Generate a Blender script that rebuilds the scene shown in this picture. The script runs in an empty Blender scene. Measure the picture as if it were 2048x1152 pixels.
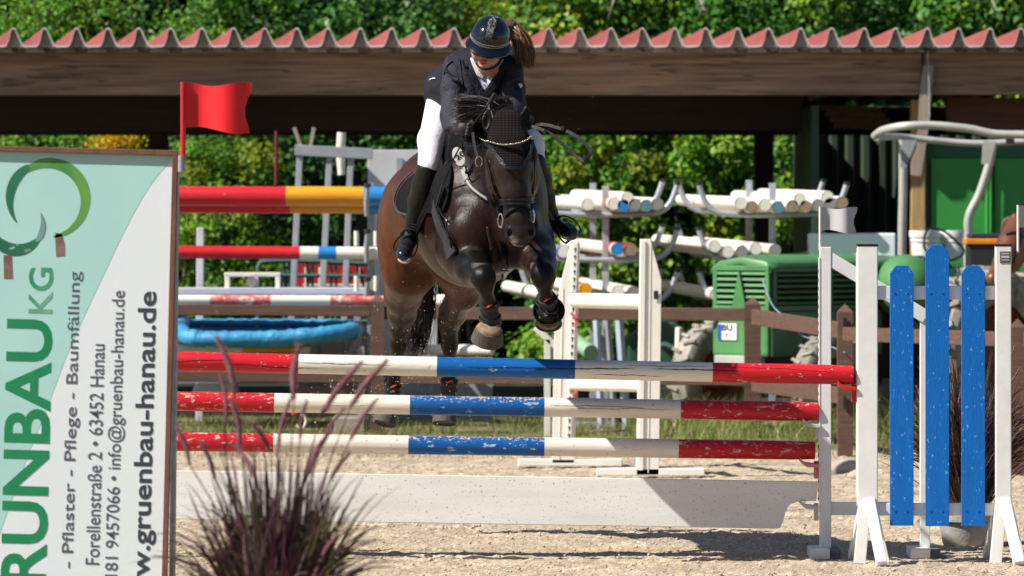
import bpy, bmesh, math, random
import numpy as np
from mathutils import Vector, Matrix, noise
from mathutils.bvhtree import BVHTree

random.seed(7); RNG = np.random.default_rng(11)
sc = bpy.context.scene
C = sc.collection
R = math.radians

# ---------------- camera, sky, sun, exposure ----------------
cd = bpy.data.cameras.new('camera'); cam = bpy.data.objects.new('camera', cd); C.objects.link(cam)
cam.location = (0, 0, 1.8); cam.rotation_euler = (R(90), 0, 0)
cd.lens = 200; cd.sensor_width = 36; cd.shift_y = -(576 - 414) / 2048
cd.clip_start = 0.5; cd.clip_end = 600
cd.dof.use_dof = True; cd.dof.focus_distance = 28.95; cd.dof.aperture_fstop = 5.6
sc.camera = cam
SUN_D = Vector((0.66, 0.27, -0.70)).normalized()
w = bpy.data.worlds.new('World'); sc.world = w; w.use_nodes = True
nt = w.node_tree; bg = nt.nodes['Background']
sky = nt.nodes.new('ShaderNodeTexSky'); sky.sky_type = 'NISHITA'; sky.sun_disc = False
sky.sun_elevation = math.asin(-SUN_D.z); sky.sun_rotation = math.atan2(-SUN_D.x, -SUN_D.y) % (2 * math.pi)
nt.links.new(sky.outputs[0], bg.inputs[0]); bg.inputs[1].default_value = 0.058
sky.ozone_density = 2.2
sl = bpy.data.lights.new('sun', 'SUN'); sl.energy = 5.0; sl.angle = R(0.55); sl.color = (1, 0.95, 0.87)
so = bpy.data.objects.new('sun', sl); C.objects.link(so); so.rotation_euler = SUN_D.to_track_quat('-Z', 'Y').to_euler()
so.location = (-20, 10, 25)
vs = sc.view_settings; vs.view_transform = 'Standard'; vs.look = 'None'; vs.gamma = 1; vs.exposure = 0.66
vs.use_curve_mapping = False

F = 200 / 36 * 2048; CH = 1.8; HY = 414
def W(px, py, D): return Vector(((px - 1024) / F * D, D, CH - (py - HY) / F * D))
def PX(v): return (1024 + v[0] / v[1] * F, HY + (CH - v[2]) / v[1] * F)

# ---------------- materials ----------------
MATS = {}
def pm(name, c1, c2=None, scale=6, rough=.55, bump=.15, bscale=60, stretch=(1, 1, 1), metallic=0, spec=.5,
       spots=None, sscale=40, samt=.62, crack=None, coat=0, rvar=0, dist=.002, sheen=0, topdirt=None, sstretch=(1,1,1)):
    if name in MATS: return MATS[name]
    m = bpy.data.materials.new(name); m.use_nodes = True; n = m.node_tree.nodes; L = m.node_tree.links
    b = n['Principled BSDF']; b.inputs['Roughness'].default_value = rough; b.inputs['Metallic'].default_value = metallic
    b.inputs['Specular IOR Level'].default_value = spec; b.inputs['Coat Weight'].default_value = coat
    b.inputs['Sheen Weight'].default_value = sheen
    tc = n.new('ShaderNodeTexCoord'); oi = n.new('ShaderNodeObjectInfo')
    ad = n.new('ShaderNodeVectorMath'); ad.operation = 'ADD'
    mu = n.new('ShaderNodeVectorMath'); mu.operation = 'SCALE'; mu.inputs['Scale'].default_value = 37.0
    cmb = n.new('ShaderNodeCombineXYZ'); L.new(oi.outputs['Random'], cmb.inputs[0]); L.new(oi.outputs['Random'], cmb.inputs[2])
    L.new(cmb.outputs[0], mu.inputs[0]); L.new(tc.outputs['Object'], ad.inputs[0]); L.new(mu.outputs[0], ad.inputs[1])
    def mapped(st):
        mp = n.new('ShaderNodeMapping'); mp.inputs['Scale'].default_value = st; L.new(ad.outputs[0], mp.inputs[0]); return mp.outputs[0]
    base = mapped(stretch)
    def nz(vec, s, det=5, r=.6, d=0):
        t = n.new('ShaderNodeTexNoise'); t.inputs['Scale'].default_value = s; t.inputs['Detail'].default_value = det
        t.inputs['Roughness'].default_value = r; t.inputs['Distortion'].default_value = d; L.new(vec, t.inputs['Vector']); return t.outputs[0]
    def ramp(v, lo, hi):
        t = n.new('ShaderNodeMapRange'); t.inputs[1].default_value = lo; t.inputs[2].default_value = hi; L.new(v, t.inputs[0]); return t.outputs[0]
    def mix(f, a, bb):
        t = n.new('ShaderNodeMix'); t.data_type = 'RGBA'
        for k, v in ((0, f), (6, a), (7, bb)):
            if isinstance(v, (tuple, list)): t.inputs[k].default_value = (*v, 1)
            elif isinstance(v, (int, float)): t.inputs[k].default_value = v
            else: L.new(v, t.inputs[k])
        return t.outputs[2]
    if c2 is None: c2 = tuple(x * .8 for x in c1)
    col = mix(ramp(nz(base, scale), .35, .68), c1, c2)
    if rvar:
        hsv = n.new('ShaderNodeHueSaturation'); L.new(col, hsv.inputs['Color'])
        L.new(ramp(oi.outputs['Random'], -.0, 1.0), hsv.inputs['Value']); hsv.inputs['Value'].default_value = 1
        mr = n.new('ShaderNodeMapRange'); L.new(oi.outputs['Random'], mr.inputs[0]); mr.inputs[3].default_value = 1 - rvar; mr.inputs[4].default_value = 1 + rvar
        L.new(mr.outputs[0], hsv.inputs['Value']); col = hsv.outputs[0]
    if spots:
        col = mix(ramp(nz(mapped(sstretch), sscale, 6, .65), samt, samt + .05), col, spots)
    hmul = None
    if crack:
        cv = mapped(crack[1]); nv = nz(cv, 1.0, 3, .5)
        s = n.new('ShaderNodeMath'); s.operation = 'SUBTRACT'; L.new(nv, s.inputs[0]); s.inputs[1].default_value = crack[2]
        a = n.new('ShaderNodeMath'); a.operation = 'ABSOLUTE'; L.new(s.outputs[0], a.inputs[0])
        hmul = ramp(a.outputs[0], crack[3], crack[3] * .5)
        col = mix(hmul, col, crack[0])
    if topdirt:
        g = n.new('ShaderNodeNewGeometry'); sx = n.new('ShaderNodeSeparateXYZ'); L.new(g.outputs['Normal'], sx.inputs[0])
        t = ramp(sx.outputs[2], -.1, .9); q = n.new('ShaderNodeMath'); q.operation = 'MULTIPLY'; L.new(t, q.inputs[0]); q.inputs[1].default_value = .2
        q2 = n.new('ShaderNodeMath'); q2.operation = 'ADD'; L.new(q.outputs[0], q2.inputs[0]); L.new(nz(mapped((1, 1, 1)), topdirt[1], 5, .75), q2.inputs[1])
        col = mix(ramp(q2.outputs[0], topdirt[2], topdirt[2] + .05), col, topdirt[0])
    L.new(col, b.inputs['Base Color'])
    bp = n.new('ShaderNodeBump'); bp.inputs['Strength'].default_value = bump; bp.inputs['Distance'].default_value = dist * 4
    L.new(nz(base, bscale, 6, .7), bp.inputs['Height']); L.new(bp.outputs[0], b.inputs['Normal'])
    rr = ramp(nz(mapped((1, 1, 1)), scale * 2), 0, 1)
    mr = n.new('ShaderNodeMapRange'); L.new(rr, mr.inputs[0]); mr.inputs[3].default_value = max(.02, rough - .12); mr.inputs[4].default_value = min(1, rough + .12)
    L.new(mr.outputs[0], b.inputs['Roughness'])
    MATS[name] = m; return m

def attr_mat(name, rough=.5, spec=.5, transl=0, bump=.1, bscale=80, sheen=0, mul=None, dist=.004, stretch=(1,1,1), coat=0, det=5, dr=.5):
    m = bpy.data.materials.new(name); m.use_nodes = True; n = m.node_tree.nodes; L = m.node_tree.links
    b = n['Principled BSDF']; b.inputs['Roughness'].default_value = rough; b.inputs['Specular IOR Level'].default_value = spec
    b.inputs['Sheen Weight'].default_value = sheen; b.inputs['Coat Weight'].default_value = coat
    a = n.new('ShaderNodeAttribute'); a.attribute_name = 'Col'
    tc = n.new('ShaderNodeTexCoord'); t = n.new('ShaderNodeTexNoise'); t.inputs['Scale'].default_value = bscale; t.inputs['Detail'].default_value = det; t.inputs['Roughness'].default_value = dr
    mp = n.new('ShaderNodeMapping'); mp.inputs['Scale'].default_value = stretch; L.new(tc.outputs['Object'], mp.inputs[0]); L.new(mp.outputs[0], t.inputs[0])
    mx = n.new('ShaderNodeMix'); mx.data_type = 'RGBA'; mx.blend_type = 'MULTIPLY'; mx.inputs[0].default_value = .55
    L.new(a.outputs[0], mx.inputs[6])
    mr = n.new('ShaderNodeMapRange'); L.new(t.outputs[0], mr.inputs[0]); mr.inputs[1].default_value = .3; mr.inputs[2].default_value = .7; mr.inputs[3].default_value = .35; mr.inputs[4].default_value = 1.5
    mr.clamp = True
    cc = n.new('ShaderNodeCombineXYZ')
    for i in range(3): L.new(mr.outputs[0], cc.inputs[i])
    L.new(cc.outputs[0], mx.inputs[7]); L.new(mx.outputs[2], b.inputs['Base Color'])
    bp = n.new('ShaderNodeBump'); bp.inputs['Strength'].default_value = bump; bp.inputs['Distance'].default_value = dist
    L.new(t.outputs[0], bp.inputs['Height']); L.new(bp.outputs[0], b.inputs['Normal'])
    if transl:
        tr = n.new('ShaderNodeBsdfTranslucent'); L.new(mx.outputs[2], tr.inputs[0]); ms = n.new('ShaderNodeMixShader'); ms.inputs[0].default_value = transl
        L.new(b.outputs[0], ms.inputs[1]); L.new(tr.outputs[0], ms.inputs[2]); L.new(ms.outputs[0], n['Material Output'].inputs[0])
    return m

# ---------------- mesh helpers ----------------
class MB:
    def __init__(s): s.v = []; s.f = []; s.m = []; s.cur = 0
    def add(s, vs, fs):
        o = len(s.v); s.v += [tuple(v) for v in vs]; s.f += [tuple(i + o for i in f) for f in fs]; s.m += [s.cur] * len(fs); return s
    def box(s, c, size, rot=None):
        hx, hy, hz = (x / 2 for x in size); c = Vector(c)
        vs = [Vector((x, y, z)) for x in (-hx, hx) for y in (-hy, hy) for z in (-hz, hz)]
        if rot is not None: vs = [rot @ v for v in vs]
        return s.add([v + c for v in vs], [(0, 1, 3, 2), (4, 6, 7, 5), (0, 4, 5, 1), (2, 3, 7, 6), (0, 2, 6, 4), (1, 5, 7, 3)])
    def bar(s, a, b, w, d, up=(0, 0, 1)):
        a = Vector(a); b = Vector(b); x = (b - a); l = x.length; x.normalize(); u = Vector(up)
        y = u.cross(x)
        if y.length < 1e-3: y = Vector((0, 1, 0))
        y.normalize(); z = x.cross(y)
        return s.box((a + b) / 2, (l, d, w), Matrix((x, y, z)).transposed())
    def tube(s, pts, r, n=10, caps=True, close=False):
        P = [Vector(p) for p in pts]; N = len(P); rr = r if hasattr(r, '__len__') else [r] * N
        o = len(s.v); vs = []; fs = []; prev = None
        for i, p in enumerate(P):
            if close: t = P[(i + 1) % N] - P[i - 1]
            else: t = P[min(i + 1, N - 1)] - P[max(i - 1, 0)]
            t.normalize()
            if prev is None:
                a = Vector((0, 0, 1)) if abs(t.z) < .9 else Vector((1, 0, 0)); x = t.cross(a).normalized()
            else: x = (prev - t * prev.dot(t)).normalized()
            y = t.cross(x); prev = x
            for k in range(n):
                a = 2 * math.pi * k / n; vs.append(p + (x * math.cos(a) + y * math.sin(a)) * rr[i])
        M = N if close else N - 1
        for i in range(M):
            for k in range(n):
                j = (i + 1) % N; fs.append((i * n + k, i * n + (k + 1) % n, j * n + (k + 1) % n, j * n + k))
        if caps and not close:
            fs.append(tuple(range(n - 1, -1, -1))); fs.append(tuple((N - 1) * n + k for k in range(n)))
        return s.add(vs, fs)
    def prism(s, poly, y0, y1):            # poly in x,z ; extruded along y
        n = len(poly); vs = [(x, y0, z) for x, z in poly] + [(x, y1, z) for x, z in poly]
        fs = [tuple(range(n)), tuple(range(2 * n - 1, n - 1, -1))] + [(i, i + n, (i + 1) % n + n, (i + 1) % n) for i in range(n)]
        return s.add(vs, fs)
    def lathe(s, prof, c, axis=(0, 0, 1), n=24, caps=True):
        ax = Vector(axis).normalized(); q = ax.to_track_quat('Z', 'Y'); c = Vector(c); vs = []; fs = []
        for r, z in prof:
            for k in range(n): a = 2 * math.pi * k / n; vs.append(c + q @ Vector((r * math.cos(a), r * math.sin(a), z)))
        for i in range(len(prof) - 1):
            for k in range(n): fs.append((i * n + k, i * n + (k + 1) % n, (i + 1) * n + (k + 1) % n, (i + 1) * n + k))
        if caps: fs.append(tuple(range(n - 1, -1, -1))); fs.append(tuple((len(prof) - 1) * n + k for k in range(n)))
        return s.add(vs, fs)
    def ribbon(s, pts, nrm, wd, th=.003):
        P = [Vector(p) for p in pts]; N = len(P); vs = []; fs = []
        nr = nrm if hasattr(nrm[0], '__len__') else [nrm] * N; ww = wd if hasattr(wd, '__len__') else [wd] * N
        for i, p in enumerate(P):
            t = (P[min(i + 1, N - 1)] - P[max(i - 1, 0)]).normalized(); n = Vector(nr[i]).normalized(); b = t.cross(n).normalized()
            for sx, sy in ((-1, -1), (1, -1), (1, 1), (-1, 1)): vs.append(p + b * sx * ww[i] / 2 + n * sy * th / 2)
        for i in range(N - 1):
            for k in range(4): fs.append((i * 4 + k, i * 4 + (k + 1) % 4, i * 4 + 4 + (k + 1) % 4, i * 4 + 4 + k))
        fs += [(3, 2, 1, 0), tuple((N - 1) * 4 + k for k in range(4))]
        return s.add(vs, fs)
    def sphere(s, c, r, n=10, m=6, rot=None):
        r = r if hasattr(r, '__len__') else (r, r, r); c = Vector(c); vs = []; fs = []
        for i in range(m + 1):
            th = math.pi * i / m
            for k in range(n):
                a = 2 * math.pi * k / n; v = Vector((r[0] * math.sin(th) * math.cos(a), r[1] * math.sin(th) * math.sin(a), r[2] * math.cos(th)))
                if rot is not None: v = rot @ v
                vs.append(c + v)
        for i in range(m):
            for k in range(n): fs.append((i * n + k, i * n + n + k, i * n + n + (k + 1) % n, i * n + (k + 1) % n))
        return s.add(vs, fs)
    def build(s, name, mats, parent=None, smooth=False, bevel=0, loc=None, cols=None, fixn=True):
        me = bpy.data.meshes.new(name); o = Vector(loc) if loc is not None else Vector((0, 0, 0))
        me.from_pydata([tuple(Vector(v) - o) for v in s.v], [], s.f)
        mats = mats if isinstance(mats, (list, tuple)) else [mats]
        for m in mats: me.materials.append(m)
        if len(mats) > 1: me.polygons.foreach_set('material_index', s.m)
        if fixn:
            bm = bmesh.new(); bm.from_mesh(me); bmesh.ops.remove_doubles(bm, verts=bm.verts, dist=1e-6); bmesh.ops.recalc_face_normals(bm, faces=bm.faces); bm.to_mesh(me); bm.free()
        if smooth:
            me.polygons.foreach_set('use_smooth', [True] * len(me.polygons))
            if smooth != 'all':
                me.set_sharp_from_angle(angle=R(40))
        ob = bpy.data.objects.new(name, me); C.objects.link(ob); ob.location = o
        if bevel:
            bv = ob.modifiers.new('bevel', 'BEVEL'); bv.width = bevel; bv.segments = 2; bv.limit_method = 'ANGLE'; bv.angle_limit = R(40)
        if parent is not None: par(ob, parent)
        return ob
def par(ob, p):
    ob.parent = p
    q = p; off = Vector((0, 0, 0))
    while q is not None: off += q.location; q = q.parent
    ob.location = ob.location - off
def tag(o, label=None, cat=None, group=None, kind=None):
    if label: o['label'] = label
    if cat: o['category'] = cat
    if group: o['group'] = group
    if kind: o['kind'] = kind
    return o
def thing(name, label, cat, loc=(0, 0, 0), group=None):
    o = bpy.data.objects.new(name, None); C.objects.link(o); o.location = loc; o.empty_display_size = .1
    return tag(o, label, cat, group)
def kids(o): return [c for c in bpy.data.objects if c.parent == o]
def copy_tree(o, loc=None, label=None, parent=None):
    c = o.copy(); C.objects.link(c); c.parent = parent
    if loc is not None: c.location = loc
    if label: c['label'] = label
    for ch in kids(o): copy_tree(ch, parent=c)
    return c
def curve_pts(ctrl, n=24):
    P = [Vector(p) for p in ctrl]; P = [2 * P[0] - P[1]] + P + [2 * P[-1] - P[-2]]; out = []; S = len(P) - 3
    for i in range(n):
        t = i / (n - 1) * S; k = min(int(t), S - 1); u = t - k; a, b, c, d = P[k:k + 4]
        out.append(.5 * ((2 * b) + (c - a) * u + (2 * a - 5 * b + 4 * c - d) * u * u + (3 * b - a - 3 * c + d) * u ** 3))
    return out
def set_cols(ob, cols, domain='POINT'):
    a = ob.data.color_attributes.new('Col', 'FLOAT_COLOR', domain); c = np.ones((len(cols), 4), np.float32); c[:, :3] = cols; a.data.foreach_set('color', c.ravel())

# ---------------- signed-distance modelling, meshed with surface nets ----------------
def cap(a, b, ra, rb, k=.05, q=1, u=None): return dict(t='cap', a=np.array(a, float), b=np.array(b, float), ra=ra, rb=rb, k=k, q=q, u=None if u is None else np.array(Vector(u).normalized()))
def ell(c, r, k=.05, rot=None, neg=False): return dict(t='ell', c=np.array(c, float), r=np.array(r if hasattr(r, '__len__') else (r, r, r), float), k=k, rot=np.array(rot) if rot is not None else None, neg=neg)
def chain(pts, k=.03, q=1, u=None):       # (px,py,D,r)
    return [cap(W(*a[:3]), W(*b[:3]), a[3], b[3], k, q, u) for a, b in zip(pts[:-1], pts[1:])]
def sdf_field(prims, h):
    lo = np.full(3, 1e9); hi = -lo
    for p in prims:
        if p.get('neg'): continue
        if p['t'] == 'cap':
            m = max(p['ra'], p['rb']) * max(1, p['q']); a = np.minimum(p['a'], p['b']) - m; b = np.maximum(p['a'], p['b']) + m
        else: m = p['r'].max() if p['rot'] is not None else p['r']; a = p['c'] - m; b = p['c'] + m
        lo = np.minimum(lo, a); hi = np.maximum(hi, b)
    lo -= .03 + 3 * h; hi += .03 + 3 * h; n = np.ceil((hi - lo) / h).astype(int) + 1
    Fd = np.full(n, .25, np.float32)
    for p in prims:
        if p['t'] == 'cap': m = max(p['ra'], p['rb']) * max(1, p['q']); a = np.minimum(p['a'], p['b']) - m; b = np.maximum(p['a'], p['b']) + m
        else: m = p['r'].max() if p['rot'] is not None else p['r']; a = p['c'] - m; b = p['c'] + m
        pad = p['k'] * 1.2 + 3 * h
        i0 = np.clip(((a - pad - lo) / h).astype(int), 0, n - 1); i1 = np.clip(((b + pad - lo) / h).astype(int) + 2, 0, n)
        ax = [lo[i] + h * np.arange(i0[i], i1[i]) for i in range(3)]
        X = np.stack(np.meshgrid(*ax, indexing='ij'), -1).astype(np.float32)
        if p['t'] == 'cap':
            ab = p['b'] - p['a']; pa = X - p['a'].astype(np.float32); t = np.clip(pa @ ab.astype(np.float32) / max(ab @ ab, 1e-9), 0, 1)
            d = pa - t[..., None] * ab.astype(np.float32)
            if p['u'] is not None:
                s = d @ p['u'].astype(np.float32); d = d + (s * (1 / p['q'] - 1))[..., None] * p['u'].astype(np.float32)
            dd = np.sqrt((d * d).sum(-1)) - (p['ra'] + (p['rb'] - p['ra']) * t)
            if p['q'] < 1: dd = dd * (.5 + .5 * p['q'])
        else:
            d = X - p['c'].astype(np.float32)
            if p['rot'] is not None: d = d @ p['rot'].astype(np.float32)
            r = p['r'].astype(np.float32); k0 = np.sqrt(((d / r) ** 2).sum(-1)); k1 = np.sqrt(((d / r ** 2) ** 2).sum(-1)) + 1e-6; dd = k0 * (k0 - 1) / k1
        sl_ = tuple(slice(i0[i], i1[i]) for i in range(3)); cur = Fd[sl_]; k = max(p['k'], 1e-5)
        if p.get('neg'):
            e = -dd; hh = np.maximum(k - np.abs(cur - e), 0) / k; Fd[sl_] = np.maximum(cur, e) + hh * hh * k * .25
        else:
            hh = np.maximum(k - np.abs(cur - dd), 0) / k; Fd[sl_] = np.minimum(cur, dd) - hh * hh * k * .25
    return Fd, lo
def surface_nets(Fd, lo, h):
    ins = Fd < 0; n = Fd.shape
    s = lambda dx, dy, dz: (slice(dx, n[0] - 1 + dx), slice(dy, n[1] - 1 + dy), slice(dz, n[2] - 1 + dz))
    cs = [(x, y, z) for x in (0, 1) for y in (0, 1) for z in (0, 1)]
    cnt = sum(ins[s(*c)].astype(np.int8) for c in cs); act = (cnt > 0) & (cnt < 8)
    idx = np.argwhere(act); vid = np.full(act.shape, -1, np.int64); vid[act] = np.arange(len(idx))
    pos = np.zeros((len(idx), 3)); num = np.zeros(len(idx)); I, J, K = idx.T
    for a in cs:
        for ax in range(3):
            if a[ax]: continue
            b = list(a); b[ax] = 1
            fa = Fd[I + a[0], J + a[1], K + a[2]]; fb = Fd[I + b[0], J + b[1], K + b[2]]; m = (fa < 0) != (fb < 0)
            t = fa[m] / (fa[m] - fb[m]); q = np.tile(np.array(a, float), (m.sum(), 1)); q[:, ax] += t; pos[m] += q; num[m] += 1
    V = lo + h * (idx + pos / num[:, None]); quads = []
    for ax in range(3):
        u, v = [(1, 2), (2, 0), (0, 1)][ax]
        A = ins; sl0 = [slice(1, -1)] * 3; sl0[ax] = slice(0, -1); sl1 = list(sl0); sl1[ax] = slice(1, None)
        if sl1[ax].stop is None: pass
        a = A[tuple(sl0)]; b = A[tuple(sl1)]; m = a != b; P = np.argwhere(m); off = np.array([1, 1, 1]); off[ax] = 0; P = P + off; inside = a[m]
        def cell(du, dv):
            Q = P.copy(); Q[:, u] -= du; Q[:, v] -= dv; return vid[Q[:, 0], Q[:, 1], Q[:, 2]]
        q = np.stack([cell(1, 1), cell(0, 1), cell(0, 0), cell(1, 0)], 1); q[~inside] = q[~inside][:, ::-1]; quads.append(q)
    Q = np.concatenate(quads); Q = Q[(Q >= 0).all(1)]
    return V, Q
def sdf_mesh(name, prims, h, mat, parent=None, smooth_it=2, loc=None):
    Fd, lo = sdf_field(prims, h); V, Q = surface_nets(Fd, lo, h)
    # keep quads, smooth a little
    for _ in range(smooth_it):
        acc = np.zeros_like(V); c = np.zeros(len(V))
        for i in range(4):
            for j in (1, 3):
                np.add.at(acc, Q[:, i], V[Q[:, (i + j) % 4]]); np.add.at(c, Q[:, i], 1)
        V = .5 * V + .5 * acc / np.maximum(c, 1)[:, None]
    o = np.array(loc if loc is not None else (0, 0, 0), float)
    me = bpy.data.meshes.new(name); me.from_pydata((V - o).tolist(), [], Q.tolist())
    me.polygons.foreach_set('use_smooth', [True] * len(Q))
    for m in (mat if isinstance(mat, list) else [mat]): me.materials.append(m)
    ob = bpy.data.objects.new(name, me); C.objects.link(ob); ob.location = o
    if parent is not None: par(ob, parent)
    ob_V = V; return ob, ob_V, Q
def bvh_of(*VQ):
    vs = []; fs = []
    for V, Q in VQ:
        o = len(vs); vs += V.tolist(); fs += (Q + o).tolist()
    return BVHTree.FromPolygons(vs, fs)
def hit(bv, px, py, last=29.0):
    o = Vector((0, 0, CH)); d = (W(px, py, 10) - o).normalized(); r = bv.ray_cast(o, d)
    if r[0] is None: return None
    return r[0], r[1]
def conform(bv, pts, off=.006, n=30):    # pixel polyline -> points laid on the surface
    cp = curve_pts([(x, y, 0) for x, y in pts], n); out = []; nr = []; D = None
    raw = [hit(bv, p.x, p.y) for p in cp]
    good = [i for i, r in enumerate(raw) if r]
    if not good: return [W(p.x, p.y, 28.6) for p in cp], [Vector((0, -1, 0))] * n
    for i, p in enumerate(cp):
        if raw[i]: q, nn = raw[i]; out.append(q + nn * off + Vector((0, -off * .5, 0))); nr.append(nn)
        else:
            j = min(good, key=lambda g: abs(g - i)); q, nn = raw[j]; out.append(W(p.x, p.y, q.y - off)); nr.append(nn)
    for _ in range(2):
        out = [out[0]] + [(out[i - 1] + out[i] * 2 + out[i + 1]) / 4 for i in range(1, n - 1)] + [out[-1]]
        nr = [nr[0]] + [((nr[i - 1] + nr[i] + nr[i + 1])).normalized() for i in range(1, n - 1)] + [nr[-1]]
    return out, nr
def patch(name, bv, left, right, mat, parent, off=.006, nu=24, nv=40, th=.004):  # cloth between two pixel polylines
    Lc = curve_pts([(x, y, 0) for x, y in left], nv); Rc = curve_pts([(x, y, 0) for x, y in right], nv)
    P = [[None] * nu for _ in range(nv)]; N = [[None] * nu for _ in range(nv)]
    for i in range(nv):
        for j in range(nu):
            p = Lc[i].lerp(Rc[i], j / (nu - 1)); r = hit(bv, p.x, p.y)
            if r: P[i][j] = r[0] + r[1] * off; N[i][j] = r[1]
    ok = [(i, j) for i in range(nv) for j in range(nu) if P[i][j]]
    if not ok: return None
    for i in range(nv):
        for j in range(nu):
            if P[i][j] is None:
                a, b = min(ok, key=lambda t: (t[0] - i) ** 2 + (t[1] - j) ** 2); p = Lc[i].lerp(Rc[i], j / (nu - 1))
                P[i][j] = W(p.x, p.y, P[a][b].y + .01); N[i][j] = N[a][b]
    for _ in range(2):
        Q = [[P[i][j] if i in (0, nv - 1) or j in (0, nu - 1) else (P[i][j] * 2 + (P[i - 1][j] + P[i + 1][j] + P[i][j - 1] + P[i][j + 1]) * .5) / 4 for j in range(nu)] for i in range(nv)]; P = Q
    m = MB(); vs = [P[i][j] for i in range(nv) for j in range(nu)] + [P[i][j] - N[i][j] * (off + th) for i in range(nv) for j in range(nu)]; K = nu * nv; fs = []
    for i in range(nv - 1):
        for j in range(nu - 1):
            a = i * nu + j; fs.append((a, a + 1, a + nu + 1, a + nu)); fs.append((K + a, K + a + nu, K + a + nu + 1, K + a + 1))
    rim = [j for j in range(nu)] + [i * nu + nu - 1 for i in range(1, nv)] + [(nv - 1) * nu + j for j in range(nu - 2, -1, -1)] + [i * nu for i in range(nv - 2, 0, -1)]
    for a, b in zip(rim, rim[1:] + rim[:1]): fs.append((a, b, K + b, K + a))
    m.add(vs, fs); return m.build(name, mat, parent, smooth=True)
def strap(name, bv, pts, wd, mat, parent, off=.006, n=30, th=.004, mb=None):
    P, N = conform(bv, pts, off, n); m = mb or MB(); m.ribbon(P, N, wd, th)
    return m if mb else m.build(name, mat, parent, smooth=True)

# foliage: numpy folded leaves
def leaf_cloud(name, cen, nrm, size, col, mat, parent=None, wide=.55, fold=.25, kind='stuff', dirs=None):
    N = len(cen); nrm = nrm / np.linalg.norm(nrm, axis=1, keepdims=True)
    d = dirs if dirs is not None else RNG.normal(size=(N, 3)); d = d - (d * nrm).sum(1, keepdims=True) * nrm; d /= np.linalg.norm(d, axis=1, keepdims=True) + 1e-9
    s = np.cross(nrm, d); sz = size[:, None]
    V = np.stack([cen, cen + d * sz * .45 + s * sz * wide * .5 + nrm * sz * fold * .4, cen + d * sz, cen + d * sz * .45 - s * sz * wide * .5 + nrm * sz * fold * .4], 1).reshape(-1, 3)
    me = bpy.data.meshes.new(name); me.vertices.add(N * 4); me.vertices.foreach_set('co', V.astype(np.float32).ravel())
    o = np.arange(N)[:, None] * 4; Fc = np.concatenate([o + np.array([0, 1, 2]), o + np.array([0, 2, 3])], 1).ravel()
    me.loops.add(N * 6); me.loops.foreach_set('vertex_index', Fc.astype(np.int32)); me.polygons.add(N * 2)
    me.polygons.foreach_set('loop_start', (np.arange(N * 2) * 3).astype(np.int32)); me.update(calc_edges=True); me.validate()
    me.materials.append(mat); ob = bpy.data.objects.new(name, me); C.objects.link(ob)
    set_cols(ob, np.repeat(col, 4, axis=0))
    if kind: ob['kind'] = kind
    if parent is not None: par(ob, parent)
    return ob
def blades(name, base, tip, bend, wd, col, mat, parent=None, seg=4, kind='stuff', face=None):
    # arched grass blades; arrays (N,3)
    N = len(base); t = np.linspace(0, 1, seg + 1); V = np.zeros((N, seg + 1, 2, 3)); side = RNG.normal(size=(N, 3)) * [1, .35, .1]
    ax = tip - base; side -= (side * ax).sum(1, keepdims=True) * ax / (ax * ax).sum(1, keepdims=True); side /= np.linalg.norm(side, axis=1, keepdims=True)
    for i, u in enumerate(t):
        p = base + ax * u + bend * (4 * u * (1 - u)); w_ = wd[:, None] * (1 - u) ** .6 * .5 + .0004
        V[:, i, 0] = p - side * w_; V[:, i, 1] = p + side * w_
    me = bpy.data.meshes.new(name); nv = (seg + 1) * 2; me.vertices.add(N * nv); me.vertices.foreach_set('co', V.astype(np.float32).ravel())
    q = np.concatenate([[2 * i, 2 * i + 1, 2 * i + 3, 2 * i + 2] for i in range(seg)]); Fc = (np.arange(N)[:, None] * nv + q).ravel()
    me.loops.add(len(Fc)); me.loops.foreach_set('vertex_index', Fc.astype(np.int32)); me.polygons.add(N * seg)
    me.polygons.foreach_set('loop_start', (np.arange(N * seg) * 4).astype(np.int32)); me.update(calc_edges=True)
    me.materials.append(mat); ob = bpy.data.objects.new(name, me); C.objects.link(ob); set_cols(ob, np.repeat(col, nv, axis=0))
    if kind: ob['kind'] = kind
    if parent is not None: par(ob, parent)
    return ob
def text_mesh(name, s, mat, box, parent, off=.0, depth=.0012, rot=None, origin=(0, 0, 0), res=3):
    # lettering fitted to box (x0,y0,x1,y1) in the sign's own plane, then placed by matrix rot and origin
    cu = bpy.data.curves.new(name, 'FONT'); cu.body = s; cu.size = 1; cu.offset = off; cu.extrude = 0; cu.resolution_u = res
    to = bpy.data.objects.new(name, cu); C.objects.link(to); dg = bpy.context.evaluated_depsgraph_get()
    me = bpy.data.meshes.new_from_object(to.evaluated_get(dg)); bpy.data.objects.remove(to)
    V = np.empty(len(me.vertices) * 3, np.float32); me.vertices.foreach_get('co', V); V = V.reshape(-1, 3)
    lo = V.min(0); hi = V.max(0); x0, y0, x1, y1 = box
    V[:, 0] = x0 + (V[:, 0] - lo[0]) / (hi[0] - lo[0]) * (x1 - x0); V[:, 1] = y0 + (V[:, 1] - lo[1]) / (hi[1] - lo[1]) * (y1 - y0); V[:, 2] = 0
    M = np.array(rot) if rot is not None else np.eye(3); V = V @ M.T + np.array(origin)
    me.vertices.foreach_set('co', V.astype(np.float32).ravel()); me.update(); me.materials.clear(); me.materials.append(mat)
    ob = bpy.data.objects.new(name, me); C.objects.link(ob)
    me.polygons.foreach_set('use_smooth', [False] * len(me.polygons))
    if parent is not None: par(ob, parent)
    return ob
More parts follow.
